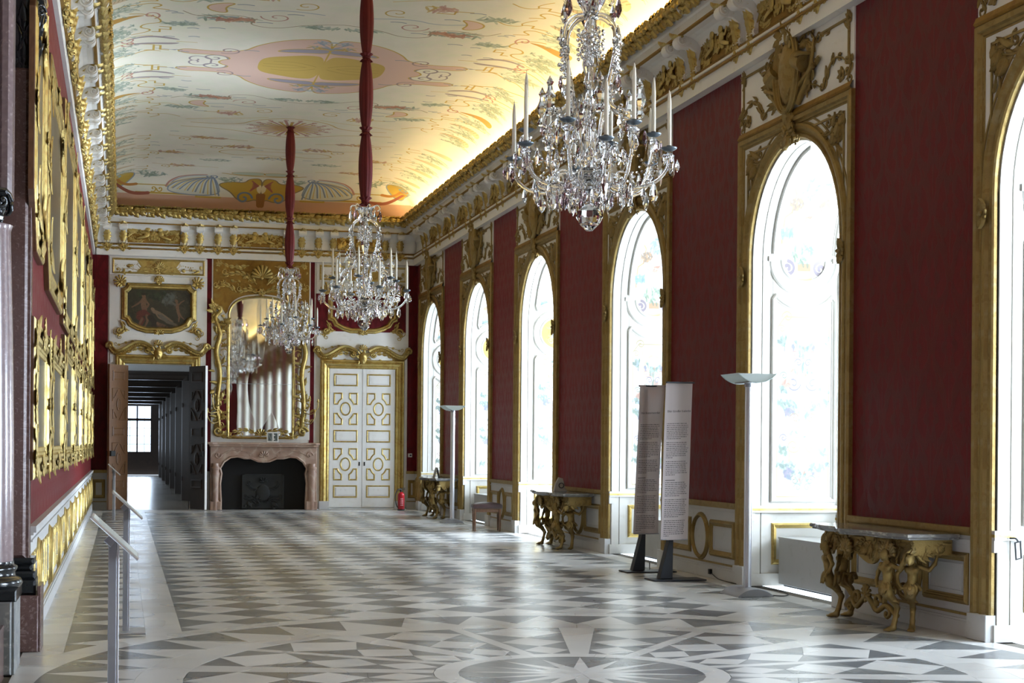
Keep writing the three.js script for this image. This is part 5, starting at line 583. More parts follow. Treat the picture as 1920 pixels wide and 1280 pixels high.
  for (const s of [-1, 1]) part(m, 'side_mirror', (() => { const g = mk(rectPath(-0.1, 0.2, 0.1, 2.7)); g.translate(s * 0.88, 0, 0.036); return g; })(), glass, true);
  const rim = [[-0.75, 0.06], [0.75, 0.06], [0.75, 2.95], ...topArch(0.75, 2.95, 0.45).reverse().slice(1, -1), [-0.75, 2.95]];
  part(m, 'inner_frame', sweep(rim.slice().reverse(), [[-0.01, 0.03], [-0.01, 0.06], [0.015, 0.075], [0.035, 0.06], [0.045, 0.03]], true), M.gold);
  for (const s of [-1, 1]) part(m, 'side_scrollwork', [tube([[s * 0.98, 0.3, 0.06], [s * 1.02, 0.9, 0.07], [s * 0.97, 1.6, 0.07], [s * 1.06, 2.1, 0.07], [s * 0.97, 2.5, 0.07], [s * 1.08, 2.9, 0.06], [s * 0.95, 3.05, 0.06]], (t) => 0.062 - 0.015 * abs(2 * t - 1), 26, 6), spiral(s * 1.0, 0.2, 0.13, 0, 1.4, 0.04, 0.06, s), spiral(s * 1.02, 3.1, 0.14, 2, 1.3, 0.035, 0.05, -s), ...[0.5, 0.9, 1.3, 1.7, 2.1, 2.5].flatMap((y, i) => [leafAt(s * 1.0, y, 0.2, PI / 2 - s * 0.8, i % 2 ? LEAFB : LEAFC, 0.06), leafAt(s * 0.94, y + 0.1, 0.18, PI / 2 + s * 0.9, i % 2 ? LEAFC : LEAFB, 0.05), tube([[s * 0.78, y, 0.05], [s * 0.86, y + 0.05, 0.06], [s * 0.95, y + 0.02, 0.05]], 0.012, 6, 5), tube([[s * 0.78, y + 0.2, 0.05], [s * 0.86, y + 0.15, 0.06], [s * 0.95, y + 0.2, 0.05]], 0.012, 6, 5)]), tube([[s * 0.79, 0.25, 0.05], [s * 0.8, 1.2, 0.06], [s * 0.78, 2.0, 0.06], [s * 0.8, 2.8, 0.05]], 0.018, 16, 6), carving(s > 0 ? 0.8 : -1.12, 0.15, s > 0 ? 1.12 : -0.8, 3.0, 46, 0.11, 13, () => true, 0.045), carving(s > 0 ? 0.92 : -1.1, 0.1, s > 0 ? 1.1 : -0.92, 0.5, 14, 0.13, 3, () => true, 0.05), carving(s > 0 ? 0.86 : -1.12, 2.5, s > 0 ? 1.12 : -0.86, 3.2, 22, 0.15, 4, () => true, 0.05)], M.gold);
  part(m, 'bottom_scrollwork', [shell(0, 0.1, 0.16, 7, 0.06), ...mirX([rinceau(0.1, 0.14, 0.75, 0.12, 0.16, 0.17, { z: 0.05, leaves: 5 }), rinceau(0.95, 0.13, 0.5, 0.17, 0.2, 0.15, { z: 0.06 })])].flat(Infinity), M.gold);
  for (const [x, w] of [[2.2, 'left'], [4.2, 'right']]) { const s = w === 'left' ? -1 : 1, q = thing('wall_sconce', w === 'left' ? 'gilt branching wall light beside the mirror, next to the open door' : 'gilt branching wall light beside the mirror, next to the white door', 'wall light', [x, 2.35, -DB + 0.05], 0, 'sconces flanking the mirror');
    part(q, 'stem', [tube([[0, -0.2, 0.02], [s * 0.03, 0, 0.06], [0, 0.25, 0.04]], 0.025, 8, 6), carving(-0.08, -0.2, 0.08, 0.3, 12, 0.12, 6, () => true, 0.03)], M.gold); for (const [dx, dy] of [[0.34, 0.22], [0.26, -0.02], [0.14, 0.3]]) part(q, 'branch', [tube([[0, dy - 0.25, 0.06], [s * dx * 0.6, dy - 0.28, 0.2], [s * dx, dy - 0.12, 0.22], [s * dx, dy, 0.22]], 0.012, 10, 5), leafAt(s * dx * 0.5, dy - 0.25, 0.12, 1.2, LEAFB, 0.16), xf(lathe([[0.01, 0], [0.04, 0.015], [0.02, 0.03], [0.02, 0.07]], 10), { x: s * dx, y: dy, z: 0.22 })], M.gold); }
  // two little boxes on the silk
  for (const [x, y, l] of [[6.83, 1.27, 'small white switch box low on the red silk right of the white door'], [6.76, 3.86, 'tiny white sensor box high on the red silk right of the white door']]) { const q = thing('switch_box', l, 'switch', [x, y, -DB + 0.012]); part(q, 'cover', bbox(0.1, 0.09, 0.03, 0, 0.045, 0.015), std({ color: 0xd8d2c8, roughness: 0.5 })); part(q, 'button', bbox(0.045, 0.04, 0.01, 0.01, 0.045, 0.033, 0.002), M.darkSteel); }
}
function canvasTexNormal() { // rolled waves of old mirror glass
  const A = fractal(501, 2, 2), H = (u, v) => A(u * 0.9, v * 0.6) * 1.0 + 0.35 * sin(u * TAU * 1.5 + 2 * A(v, u)) * 0.3; return dataTex(256, 256, (u, v) => { const e = 0.004, dx = (H(u + e, v) - H(u - e, v)) / (2 * e), dy = (H(u, v + e) - H(u, v - e)) / (2 * e), k = 0.0045; return [0.5 + 0.5 * clamp(-dx * k, -1, 1), 0.5 + 0.5 * clamp(-dy * k, -1, 1), 1]; }, false); }
{ // rooms in enfilade beyond the open door
  const e = struct('wall_beyond', [0, 0, -DB]), N = 7, STEP = 5.6, H = 4.1;
  part(e, 'room_floor', box(6.2, 0.1, N * STEP, 0.7, -0.052, -(N * STEP) / 2 - 0.02), std({ map: dataTex(256, 256, (u, v) => { const a = floor(u * 4), b = floor(v * 4), k = ((a + b) % 2) * 0.1, gl = (u * 4 % 1 < 0.03 || v * 4 % 1 < 0.03) ? 0.14 : 0; return mixc([0.50 + k - gl, 0.45 + k - gl, 0.38 + k - gl], [0.42, 0.38, 0.33], F8(u, v) * 0.4); }, true, 0.5, 0.5), roughness: 0.24 }));
  part(e, 'room_ceiling', box(6.2, 0.1, N * STEP, 0.7, H + 0.05, -(N * STEP) / 2 - 0.45), M.white);
  part(e, 'room_side', box(0.2, H, N * STEP, 3.7, H / 2, -(N * STEP) / 2 - 0.45), M.grey);
  for (let k = 0; k < N; k++) part(e, 'room_side', box(0.2, H, STEP * 0.62, -2.3, H / 2, -0.45 - k * STEP - STEP * 0.31 - 0.0), M.grey); part(e, 'room_side', [...Array(N).keys()].map((k) => box(0.2, 0.9, STEP * 0.4, -2.3, H - 0.45, -0.45 - k * STEP - STEP * 0.81)), M.grey); part(e, 'room_side', [...Array(N).keys()].map((k) => box(0.2, 0.9, STEP * 0.4, -2.3, 0.45, -0.45 - k * STEP - STEP * 0.81)), M.grey);
  for (let k = 1; k < N; k++) { const z = -0.3 - k * STEP; part(e, 'partition', prism([[-2.3, 0], [0.12, 0], [0.12, 3.3], [1.6, 3.3], [1.6, 0], [3.7, 0], [3.7, H], [-2.3, H]], 0.4, z - 0.4), M.grey); part(e, 'partition_door_frame', [sweep([[0.12, 0], [0.12, 3.3], [1.6, 3.3], [1.6, 0]], [[0, -0.44], [-0.02, -0.44], [-0.02, 0.02], [0.02, 0.05], [0.1, 0.06], [0.14, 0.04], [0.2, 0.05], [0.22, 0]], false, z)], M.darkAndShadedWood); const lf = part(e, 'partition_door_leaf', [box(0.05, 3.26, 0.66, 0, 1.63, 0.33), bbox(0.03, 0.1, 0.03, -0.03, 1.15, 0.6), bbox(0.025, 0.12, 0.02, -0.03, 2.6, 0.02), bbox(0.025, 0.12, 0.02, -0.03, 0.6, 0.02)], M.darkAndShadedWood); lf.position.set(1.6, 0, z); lf.rotation.y = 0.5; part(e, 'partition_base', box(0.14, 0.18, 0.06, 1.72, 0.09, z + 0.05), M.white); }
  const zE = -N * STEP - 0.4; part(e, 'end_wall', prism([[-2.3, 0], [3.7, 0], [3.7, H], [-2.3, H]], 0.3, zE - 0.3, 0, [[[0.0, 1.05], [0.0, 3.3], [1.36, 3.3], [1.36, 1.05]]]), M.darkAndShadedWood);
  const wn = struct('window_beyond', [0.68, 1.05, -DB + zE - 0.1]); part(wn, 'sash', [box(0.07, 2.25, 0.06, 0, 1.12, 0), box(1.36, 0.12, 0.06, 0, 1.6, 0), ...[-1, 1].map((s) => box(0.06, 2.25, 0.06, s * 0.66, 1.12, 0)), box(1.36, 0.06, 0.06, 0, 0.03, 0), ...[0.42, 0.82, 1.2].map((y) => box(1.36, 0.018, 0.03, 0, y, 0)), ...[-0.34, 0.34].map((x) => box(0.018, 2.25, 0.03, x, 1.12, 0))], M.darkAndShadedWood);
  part(wn, 'pane', box(1.36, 2.25, 0.004, 0, 1.12, -0.02), M.pane);
  const l = new THREE.RectAreaLight(DAY, 14, 1.3, 2.1); l.position.set(0.68, 2.15, -DB + zE - 0.16); l.lookAt(0.68, 2.15, 0); l.castShadow = true; l.name = 'daylight_beyond'; scene.add(l);
}
// ------------------------------------------------------------------ left wall: paintings and the marble portal
const canvasDark = [0, 1, 2].map((k) => std({ roughness: 0.3, map: dataTex(256, 256, ((f) => (u, v) => mixc([0.16, 0.14, 0.11], [0.36, 0.33, 0.27], f(u, v)))(fractal(300 + k * 7, 3, 5))) }));
const low = (g) => xf(g, { z: 0.038, sz: 0.26 });
function painting(label, d0, d1, y0, y1, cut, n) {
  const w = d1 - d0, h = y1 - y0, t = thing('framed_painting', label, 'painting', [XL + 0.014, y0, -(d0 + d1) / 2], LEFT, 'gilt framed paintings on the left wall'), W = w / 2;
  const p = cut ? [[-W + cut, 0], [W - cut, 0], [W, cut], [W, h - cut], [W - cut, h], [-W + cut, h], [-W, h - cut], [-W, cut]] : rectPath(-W, 0, W, h);
  part(t, 'gilt_frame', sweep(p, [[0.0, 0], [0.0, 0.045], [0.02, 0.058], [0.045, 0.06], [0.06, 0.045], [0.09, 0.042], [0.13, 0.062], [0.16, 0.06], [0.18, 0.042], [0.2, 0.04], [0.21, 0.034], [0.24, 0.032], [0.25, 0.022]], true), M.gold);
  const b = 0.24, q = cut ? p.map(([x, y]) => [x * (W - b) / W, h / 2 + (y - h / 2) * (h / 2 - b) / (h / 2)]) : rectPath(-W + b, b, W - b, h - b); const g = new THREE.ShapeGeometry(poly(q)); g.translate(0, 0, 0.024); part(t, 'canvas', g, canvasDark[n % 3]);
  part(t, 'side_edge', sweep(p, [[-0.004, 0], [-0.004, 0.04], [0.0, 0.046]], true), M.stoolWood);
  for (const [x, y, a] of [[-W + 0.14, 0.14, PI * 1.25], [W - 0.14, 0.14, -PI * 0.25], [W - 0.14, h - 0.14, PI * 0.25], [-W + 0.14, h - 0.14, PI * 0.75]]) { const c = cut * 0.5, X = x - sign(x) * c, Y = y < h / 2 ? y + c : y - c; part(t, 'corner_ornament', [shell(X, Y, 0.13, 7, 0.09, a - PI * 0.45, a + PI * 0.45), leafAt(X, Y, 0.3, a + PI * 0.72, LEAFB, 0.1), leafAt(X, Y, 0.3, a - PI * 0.72, LEAFC, 0.1), carving(X - 0.1, Y - 0.1, X + 0.1, Y + 0.1, 10, 0.09, 11 + n, () => true, 0.1)].flat(Infinity).map(low), M.gold); }
  for (const [x, y] of [[0, h - 0.1], [0, 0.1], [-W + 0.08, h / 2], [W - 0.08, h / 2]]) part(t, 'centre_ornament', [rosette(x, y, 0.11, 8, 0.1), leafAt(x, y, 0.26, abs(x) > 0.01 ? PI / 2 : 0, LEAF, 0.1), leafAt(x, y, 0.26, abs(x) > 0.01 ? -PI / 2 : PI, LEAF, 0.1), ...(y > h - 0.2 && d0 < 19 && y0 < 2 ? shell(x, y, 0.18, 9, 0.1) : [])].flat(Infinity).map(low), M.gold);
}
const sign = (x) => (x < 0 ? -1 : 1);
[[12.55, 15.0, 1.3, 2.55], [15.4, 18.7, 1.3, 2.58], [19.1, 22.6, 1.28, 2.84], [22.9, 26.6, 1.28, 2.84], [26.9, 30.4, 1.28, 2.84], [30.7, 33.6, 1.28, 2.84], [33.9, 36.9, 1.28, 2.6]].forEach(([a, b, y0, y1], i) => painting(['lower row painting nearest the marble portal', 'second lower row painting from the marble portal', 'third lower row painting from the marble portal', 'fourth lower row painting from the marble portal', 'third lower row painting from the end wall', 'second lower row painting from the end wall', 'lower row painting nearest the end wall'][i] + ' in a carved gilt frame', a, b, y0, y1, 0, i));
[[10.9, 14.25, 3.08, 5.3, 0.42], [14.6, 18.3, 2.98, 5.15, 0.42], [18.6, 22.7, 2.93, 5.5, 0], [22.95, 27.0, 2.93, 5.4, 0], [27.25, 30.9, 2.95, 5.3, 0.35], [31.15, 33.9, 2.93, 5.3, 0], [34.2, 36.9, 2.8, 5.0, 0]].forEach(([a, b, y0, y1, c], i) => { if (i === 0) a = 12.4; painting(['large upper row painting nearest the marble portal, corners cut', 'second upper row painting from the portal, corners cut', 'third upper row painting from the portal, tall square frame', 'fourth upper row painting from the portal, square frame', 'third upper row painting from the end wall, corners cut', 'second upper row painting from the end wall', 'upper row painting nearest the end wall'][i], a, b, y0, y1, c, i + 1); });
{
  const g = struct('trim_5', [0, 0, 0], 0, 'marble portal with pilaster and column at the left edge'), R = mulberry(2);
  const zP = -12.62; // pilaster
  part(g, 'pilaster_pedestal', [bbox(0.36, 0.43, 0.4, -0.79, 0.215, zP, 0.008), bbox(0.03, 0.5, 0.4, -0.605, 0.25, zP - 0.02, 0.006)], M.redMarble);
  const base = (w, x, z, y, k = 1) => [[0.17, 0.12, 0], [0.165, 0.06, 0.12], [0.14, 0.05, 0.18], [0.155, 0.05, 0.23]].map(([hw, h, yy]) => bbox(hw * 2 * k, h, hw * 2 * k, x, y + yy + h / 2, z, 0.018));
  part(g, 'pilaster_base', base(1, -0.8, zP, 0.43), M.blackMarble);
  part(g, 'pilaster_shaft', [bbox(0.24, 3.72, 0.26, -0.83, 2.57, zP, 0.02), bbox(0.03, 3.75, 0.2, -0.7, 2.57, zP, 0.004)], M.redMarble);
  const capital = (x, y, z, s, h) => [bbox(s * 1.5, h * 0.1, s * 1.5, x, y + h * 0.95, z, 0.01), xf(lathe([[s * 0.5, 0], [s * 0.54, h * 0.05], [s * 0.48, h * 0.1], [s * 0.52, h * 0.5], [s * 0.7, h * 0.9]], 16), { x, y, z }), ...[0, 1, 2].flatMap((row) => [...Array(8).keys()].map((k) => { const a = k / 8 * TAU + row * 0.39, l = xf(leaf(h * 0.36, s * 0.24, { lobes: 4, curl: 0.22, bulge: 0.3 }), { y: y + h * (0.06 + 0.22 * row), z: s * (0.48 + 0.04 * row) }); l.rotateY(a); l.translate(x, 0, z); return l; })), ...[0, 1, 2, 3].flatMap((k) => { const v = spiral(0, 0, s * 0.28, 0, 1.5, s * 0.07, 0, 1, 16).map((q) => { const e = q.clone(); e.translate(0, y + h * 0.78, s * 0.86); e.rotateY(k * PI / 2 + PI / 4); e.translate(x, 0, z); return e; }); return v; })];
  part(g, 'pilaster_capital', capital(-0.755, 4.4, zP, 0.2, 0.6), M.blackMarble);
  part(g, 'entablature', [bbox(0.5, 0.12, 0.5, -0.85, 5.06, zP, 0.02), bbox(0.3, 0.9, 0.4, -0.9, 5.55, zP, 0.02)], M.redMarble);
  // column in front of it, towards the camera
  const cx = -1.015, cz = -11.55; part(g, 'column_pedestal', [bbox(0.66, 0.5, 0.66, -1.055, 0.25, cz, 0.01), bbox(0.02, 0.5, 0.6, -0.715, 0.25, cz, 0.004)], M.greyMarble);
  part(g, 'column_base', [bbox(0.64, 0.08, 0.64, cx, 0.54, cz, 0.01), xf(lathe([[0.33, 0], [0.345, 0.03], [0.33, 0.06], [0.3, 0.07], [0.29, 0.1], [0.305, 0.12], [0.31, 0.14], [0.285, 0.155], [0.285, 0.18]], 40), { x: cx, y: 0.58, z: cz })], M.blackMarble);
  part(g, 'column_shaft', xf(lathe([[0.28, 0], [0.278, 0.8], [0.265, 1.6], [0.245, 2.32], [0.26, 2.36]], 48), { x: cx, y: 0.74, z: cz }), M.mauveMarble);
  part(g, 'column_capital', capital(cx, 3.02, cz, 0.31, 0.3), M.blackMarble);
  part(g, 'arch_moulding', [[-0.82, 0.1], [-0.92, 0.12], [-1.05, 0.14], [-1.18, 0.1]].map(([x, w], i) => bbox(w, 3.4, 0.3, x, 5.02, cz - 0.2 + i * 0.08, 0.03)), M.mauveMarble);
  part(g, 'front_pedestal', [bbox(0.5, 0.36, 0.5, -1.04, 0.18, -10.85, 0.01), bbox(0.02, 0.36, 0.5, -0.775, 0.18, -10.85, 0.004)], M.redMarble);
}
// ------------------------------------------------------------------ console tables
const figureGeo = (() => { // carved half-figure growing out of a scrolled lion leg; foot at the origin, facing +z
  const B = [];
  const chain = (pts) => { for (let i = 0; i < pts.length - 1; i++) B.push([pts[i].slice(0, 3), pts[i + 1].slice(0, 3), pts[i][3], pts[i + 1][3]]); };
  chain([[0, 0.02, 0.05, 0.022], [0, 0.03, 0.0, 0.03], [0, 0.09, -0.02, 0.024], [0, 0.2, -0.045, 0.028], [0, 0.27, 0.0, 0.036], [-0.01, 0.33, 0.06, 0.056], [-0.015, 0.39, 0.085, 0.06], [0, 0.44, 0.08, 0.036], [0.01, 0.48, 0.08, 0.044], [0.01, 0.55, 0.085, 0.056], [0.005, 0.6, 0.085, 0.034], [0.0, 0.63, 0.09, 0.024]]);
  for (const s of [-1, 0, 1]) B.push([[s * 0.02, 0.018, 0.05], [s * 0.026, 0.014, 0.085], 0.013, 0.01]);
  chain([[0.0, 0.655, 0.1, 0.042], [0.0, 0.685, 0.105, 0.046]]); B.push([[0, 0.64, 0.14], [0, 0.655, 0.147], 0.014, 0.014], [[0, 0.67, 0.152], [0, 0.685, 0.148], 0.009, 0.012]);
  chain([[-0.065, 0.58, 0.08, 0.027], [-0.125, 0.51, 0.06, 0.02], [-0.115, 0.44, 0.09, 0.017], [-0.08, 0.39, 0.12, 0.015]]);
  chain([[0.065, 0.585, 0.08, 0.027], [0.15, 0.555, 0.08, 0.021], [0.2, 0.61, 0.09, 0.018], [0.22, 0.69, 0.08, 0.016]]);
  B.push([[-0.03, 0.56, 0.115], [-0.03, 0.55, 0.115], 0.028, 0.026], [[0.045, 0.56, 0.115], [0.045, 0.55, 0.115], 0.028, 0.026]);
  for (const b of B) { b[2] *= 0.86; b[3] *= 0.86; }
  const body = sdfBody(B, [-0.17, -0.01, -0.09], [0.26, 0.76, 0.18], 0.0092, 0.0065);
  const extra = [leafAt(0, 0.43, 0.11, -PI / 2, LEAFW, 0.12), leafAt(-0.03, 0.43, 0.1, -PI / 2 - 0.5, LEAFC, 0.11), leafAt(0.03, 0.43, 0.1, -PI / 2 + 0.5, LEAFB, 0.11), spiral(0, 0.36, 0.07, 0, 1.3, 0.022, -0.02, 1), ...[...Array(9).keys()].map((k) => { const a = k / 8 * PI - 0.1; return leafAt(cos(a) * 0.035, 0.69 + sin(a) * 0.03, 0.05, a, LEAF, 0.09); }), tube([[0, 0.7, 0.08], [0.01, 0.78, 0.06], [0, 0.82, 0.03]], 0.035, 6, 7), tube([[-0.02, 0.4, -0.02], [-0.09, 0.42, 0.02], [-0.1, 0.34, 0.03], [-0.04, 0.3, 0.03]], 0.014, 12, 5), xf(new THREE.TorusGeometry(0.04, 0.012, 6, 14), { y: 0.255, z: -0.01, rx: PI / 2 - 0.4 })];
  return { body: plain(body), extra: merge(extra) };
})();
const tableGeo = (() => {
  const edge = (inset) => { const o = []; for (let i = 0; i <= 36; i++) { const t = i / 36 * 2 - 1, x = t * (0.98 - inset); o.push([x, 0.5 + 0.12 * pow(cos(t * PI / 2), 1.4) + 0.05 * cos(t * PI * 3) * (1 - abs(t)) - inset]); } return o; };
  const slab = (inset, h, y, b) => { const e = edge(inset), g = prism([[-0.98 + inset, 0.01], [0.98 - inset, 0.01], ...e.slice().reverse()], h, 0, b); g.rotateX(PI / 2); g.translate(0, y + h, 0); return g; };
  const e = edge(0.12), pos = [], idx = [], leaves = [], L = [[-0.86, 0.04], ...e, [0.86, 0.04]];
  L.forEach(([x, z], i) => { const t = i / (L.length - 1), drop = 0.13 + 0.13 * pow(abs(sin(t * PI * 4)), 2) * (0.6 + 0.4 * sin(t * PI)); pos.push(x, 0.815, z, x, 0.815 - drop, z, x, 0.815 - drop, z - 0.025, x, 0.815, z - 0.025); });
  for (let i = 0; i < L.length - 1; i++) for (let k = 0; k < 4; k++) { const a = i * 4 + k, b = i * 4 + (k + 1) % 4; idx.push(a, b, a + 4, b, b + 4, a + 4); }
  const g = new THREE.BufferGeometry(); g.setAttribute('position', new THREE.Float32BufferAttribute(pos, 3)); g.setIndex(idx); const ap = g.toNonIndexed(); ap.computeVertexNormals();
  const r = mulberry(88); const LL = []; L.forEach((p, i) => { LL.push(p); if (i === 0 || i === L.length - 2) for (let k = 1; k < 7; k++) LL.push([lerp(p[0], L[i + 1][0], k / 7), lerp(p[1], L[i + 1][1], k / 7)]); });
  for (let i = 1; i < LL.length - 1; i++) { const [x, z] = LL[i], [x2, z2] = LL[i + 1], a = -Math.atan2(z2 - z, x2 - x); for (let k = 0; k < 4; k++) { const q = (r() < 0.25 ? merge(spiral(0, 0, 0.035, r() * 6, 1.1, 0.009, 0, r() < 0.5 ? 1 : -1, 10)) : leafAt(0, 0, 0.06 + 0.05 * r(), -PI / 2 + (r() - 0.5) * 2.4, [LEAF, LEAFB, LEAFC, LEAFW][floor(r() * 4)], 0)); leaves.push(xf(q, { x, y: 0.8 - 0.13 * r(), z: z + 0.008, ry: a })); } }
  for (const [x, z] of [[0, e[18][1]], [-0.62, e[6][1]], [0.62, e[30][1]]]) leaves.push(shell(0, 0, 0.12, 9, 0).map((q) => xf(q, { x, y: 0.66, z: z + 0.02, rx: -0.1 })), rosette(0, 0, 0.06, 7, 0).map((q) => xf(q, { x, y: 0.72, z: z + 0.03 })));
  const str = [tube([[-0.5, 0.12, 0.34], [-0.34, 0.2, 0.36], [-0.2, 0.14, 0.38], [-0.1, 0.2, 0.38], [0, 0.25, 0.38], [0.1, 0.2, 0.38], [0.2, 0.14, 0.38], [0.34, 0.2, 0.36], [0.5, 0.12, 0.34]], 0.026, 40, 6), ...mirX([spiral(0.2, 0.22, 0.07, 0, 1.2, 0.022, 0.37, 1), spiral(0.36, 0.13, 0.06, 2, 1.2, 0.02, 0.36, -1), xf(leafAt(0.3, 0.2, 0.16, 1.2, LEAFB, 0.37))]), ...shell(0, 0.26, 0.1, 7, 0.37), rosette(0, 0.26, 0.07, 6, 0.38)];
  return { top: merge([slab(0, 0.028, 0.832, 0.008), slab(0.02, 0.016, 0.815, 0.004)]), apron: merge([ap, leaves, [-1, 1].map((s) => bbox(0.03, 0.13, 0.37, s * 0.855, 0.745, 0.21, 0.006))]), stretcher: merge(str) };
})();
function consoleTable(d, label) {
  const t = thing('console_table', label, 'table', [XR - 0.056, 0, -d], RIGHT, 'gilt marble-topped console tables by the windows'); sharedPart(t, 'marble_top', tableGeo.top, M.tableMarble); sharedPart(t, 'carved_apron', tableGeo.apron, M.oldGold); sharedPart(t, 'stretcher', tableGeo.stretcher, M.oldGold);
  for (const [x, z, ry, s, k] of [[0.56, 0.41, 0.3, 1, 1], [0.6, 0.25, 0.95, 1, 0.98], [-0.56, 0.41, -0.3, -1, 1], [-0.6, 0.25, -0.95, -1, 0.98]]) { const l = sharedPart(t, 'figure_leg', figureGeo.body, M.oldGold), a = sharedPart(l, 'leg_foliage', figureGeo.extra, M.oldGold); l.position.set(x, 0.0, z); l.rotation.y = ry; l.scale.set(s, k, 1); }
  return t;
}
consoleTable(13.08, 'largest gilt console table with grey marble top, beneath the silk panel beside the nearest window');
consoleTable(23.8, 'gilt console table in the middle of the window wall, standing against the bright floor-length window');
consoleTable(33.7, 'farthest gilt console table, behind the pole of the far floor lamp');
// small stands on the tables
{ const a = thing('table_sign', 'small folded tent-shaped sign on the farthest gilt table', 'sign', [6.62, 0.872, -33.55], RIGHT); part(a, 'sign_plate', [xf(bbox(0.24, 0.23, 0.008, 0, 0.11, 0, 0.002), { z: 0.06, rx: -0.27 }), xf(bbox(0.24, 0.23, 0.008, 0, 0.11, 0, 0.002), { z: -0.06, rx: 0.27 })].map((g) => g), M.boxPaint);
  const b = thing('table_stand', 'small pale holder with a round hole on the middle gilt table', 'holder', [6.72, 0.868, -24.0], 0); part(b, 'holder_plate', [prism([[-0.1, 0], [0.12, 0], [0.08, 0.06], [0.05, 0.2], [-0.02, 0.22], [-0.07, 0.12]], 0.05, -0.025, 0.006)], M.boxPaint); part(b, 'hole_ring', sweep(ovalPath(0.02, 0.09, 0.045, 0.045, 20), [[0, 0], [0, 0.012], [0.012, 0.012], [0.012, 0]], true, 0.025), M.darkSteel); }
// ------------------------------------------------------------------ white radiator boxes standing in the window niches
for (const [d, x, w, h, lab] of [[16.06, 7.33, 1.52, 0.56, 'white box in the window niche behind the largest gilt table'], [31.62, 7.2, 1.5, 0.56, 'white box in the window niche behind the leather stool'], [36.3, 7.2, 1.6, 0.56, 'white box in the last window niche behind the farthest gilt table'], [20.9, 7.25, 1.5, 0.56, 'white box in the window niche behind the two banners']]) {
  const b = thing('radiator_box', lab, 'radiator cover', [x + 0.2, 0, -d], RIGHT, 'white boxes in the window niches'); part(b, 'front_board', bbox(w, h - 0.03, 0.02, 0, h / 2 + 0.01, 0.19, 0.003), M.boxPaint); part(b, 'side_board', [-1, 1].map((s) => bbox(0.02, h - 0.03, 0.38, s * (w / 2 - 0.01), h / 2 + 0.01, 0, 0.003)), M.boxPaint); part(b, 'top_board', bbox(w + 0.01, 0.02, 0.42, 0, h - 0.005, 0, 0.003), M.boxPaint); part(b, 'foot', box(w - 0.06, 0.025, 0.3, 0, 0.0125, 0), M.black);
}
// ------------------------------------------------------------------ stool, extinguisher
{
  const s = thing('stool', 'low stool with dark leather seat and thin wooden legs before the window wall', 'stool', [6.53, 0, -28.3], -0.12), W = 0.26, D = 0.2;
  for (const x of [-1, 1]) for (const z of [-1, 1]) part(s, 'leg', xf(lathe([[0.011, 0], [0.014, 0.02], [0.022, 0.3], [0.017, 0.315], [0.024, 0.33], [0.017, 0.345], [0.026, 0.36], [0.026, 0.42]], 12), { x: x * (W - 0.03), z: z * (D - 0.03) }), M.stoolWood);
  part(s, 'apron', [box(2 * W - 0.08, 0.06, 0.02, 0, 0.385, D - 0.03), box(2 * W - 0.08, 0.06, 0.02, 0, 0.385, -D + 0.03), box(0.02, 0.06, 2 * D - 0.08, W - 0.03, 0.385, 0), box(0.02, 0.06, 2 * D - 0.08, -W + 0.03, 0.385, 0)], M.stoolWood);
  const c = new THREE.BoxGeometry(2 * W + 0.02, 0.1, 2 * D + 0.02, 12, 3, 12), p = c.attributes.position; for (let i = 0; i < p.count; i++) { const x = p.getX(i) / (W + 0.01), z = p.getZ(i) / (D + 0.01), y = p.getY(i), k = 1 - 0.06 * pow(abs(y) / 0.05, 2); p.setXYZ(i, p.getX(i) * k, y > 0.04 ? y + 0.025 * (1 - x * x) * (1 - z * z) - 0.012 * max(abs(x), abs(z)) ** 6 : y, p.getZ(i) * k); } c.computeVertexNormals(); c.translate(0, 0.462, 0); part(s, 'seat', c, M.leather);
  part(s, 'nail_row', beads([[-W - 0.008, D + 0.01], [W + 0.008, D + 0.01]], 0.006, 0.03).map((g) => { g.rotateX(PI / 2); g.translate(0, 0.42, 0); return g; }).map((g) => xf(g, { sy: 1 })), M.oldGold);
  const e = thing('fire_extinguisher', 'red fire extinguisher with a black hose on the floor by the far corner', 'extinguisher', [6.5, 0, -37.3], 0.1);
  part(e, 'cylinder', lathe([[0, 0.0], [0.078, 0.0], [0.082, 0.012], [0.082, 0.36], [0.075, 0.395], [0.045, 0.425], [0.025, 0.44], [0, 0.44]], 24), M.redPaint); part(e, 'foot_ring', lathe([[0.06, 0], [0.086, 0], [0.086, 0.03], [0.06, 0.03]], 24), M.black); part(e, 'valve', [xf(lathe([[0.022, 0.43], [0.025, 0.48], [0.018, 0.5]], 12)), bbox(0.14, 0.018, 0.025, 0.03, 0.505, 0), bbox(0.12, 0.014, 0.022, 0.04, 0.53, 0)], M.black); part(e, 'hose', tube([[0, 0.5, 0.01], [-0.08, 0.5, 0.03], [-0.14, 0.42, 0.04], [-0.15, 0.25, 0.04], [-0.11, 0.1, 0.03], [-0.085, 0.07, 0.02]], 0.013, 20, 7), M.black);
  const lg = new THREE.CylinderGeometry(0.0832, 0.0832, 0.2, 24, 1, true, -0.9, 1.8); lg.translate(0, 0.2, 0); part(e, 'label_sticker', lg, std({ roughness: 0.4, map: canvasTex(128, 128, (g) => { g.fillStyle = '#b01722'; g.fillRect(0, 0, 128, 128); g.fillStyle = '#d9aeb0'; for (const [x, y, w, h] of [[30, 10, 60, 12], [24, 40, 18, 14], [52, 36, 26, 20], [88, 40, 16, 14], [24, 70, 80, 6], [24, 82, 70, 5], [30, 104, 64, 14]]) g.fillRect(x, y, w, h); }) }), true);
}
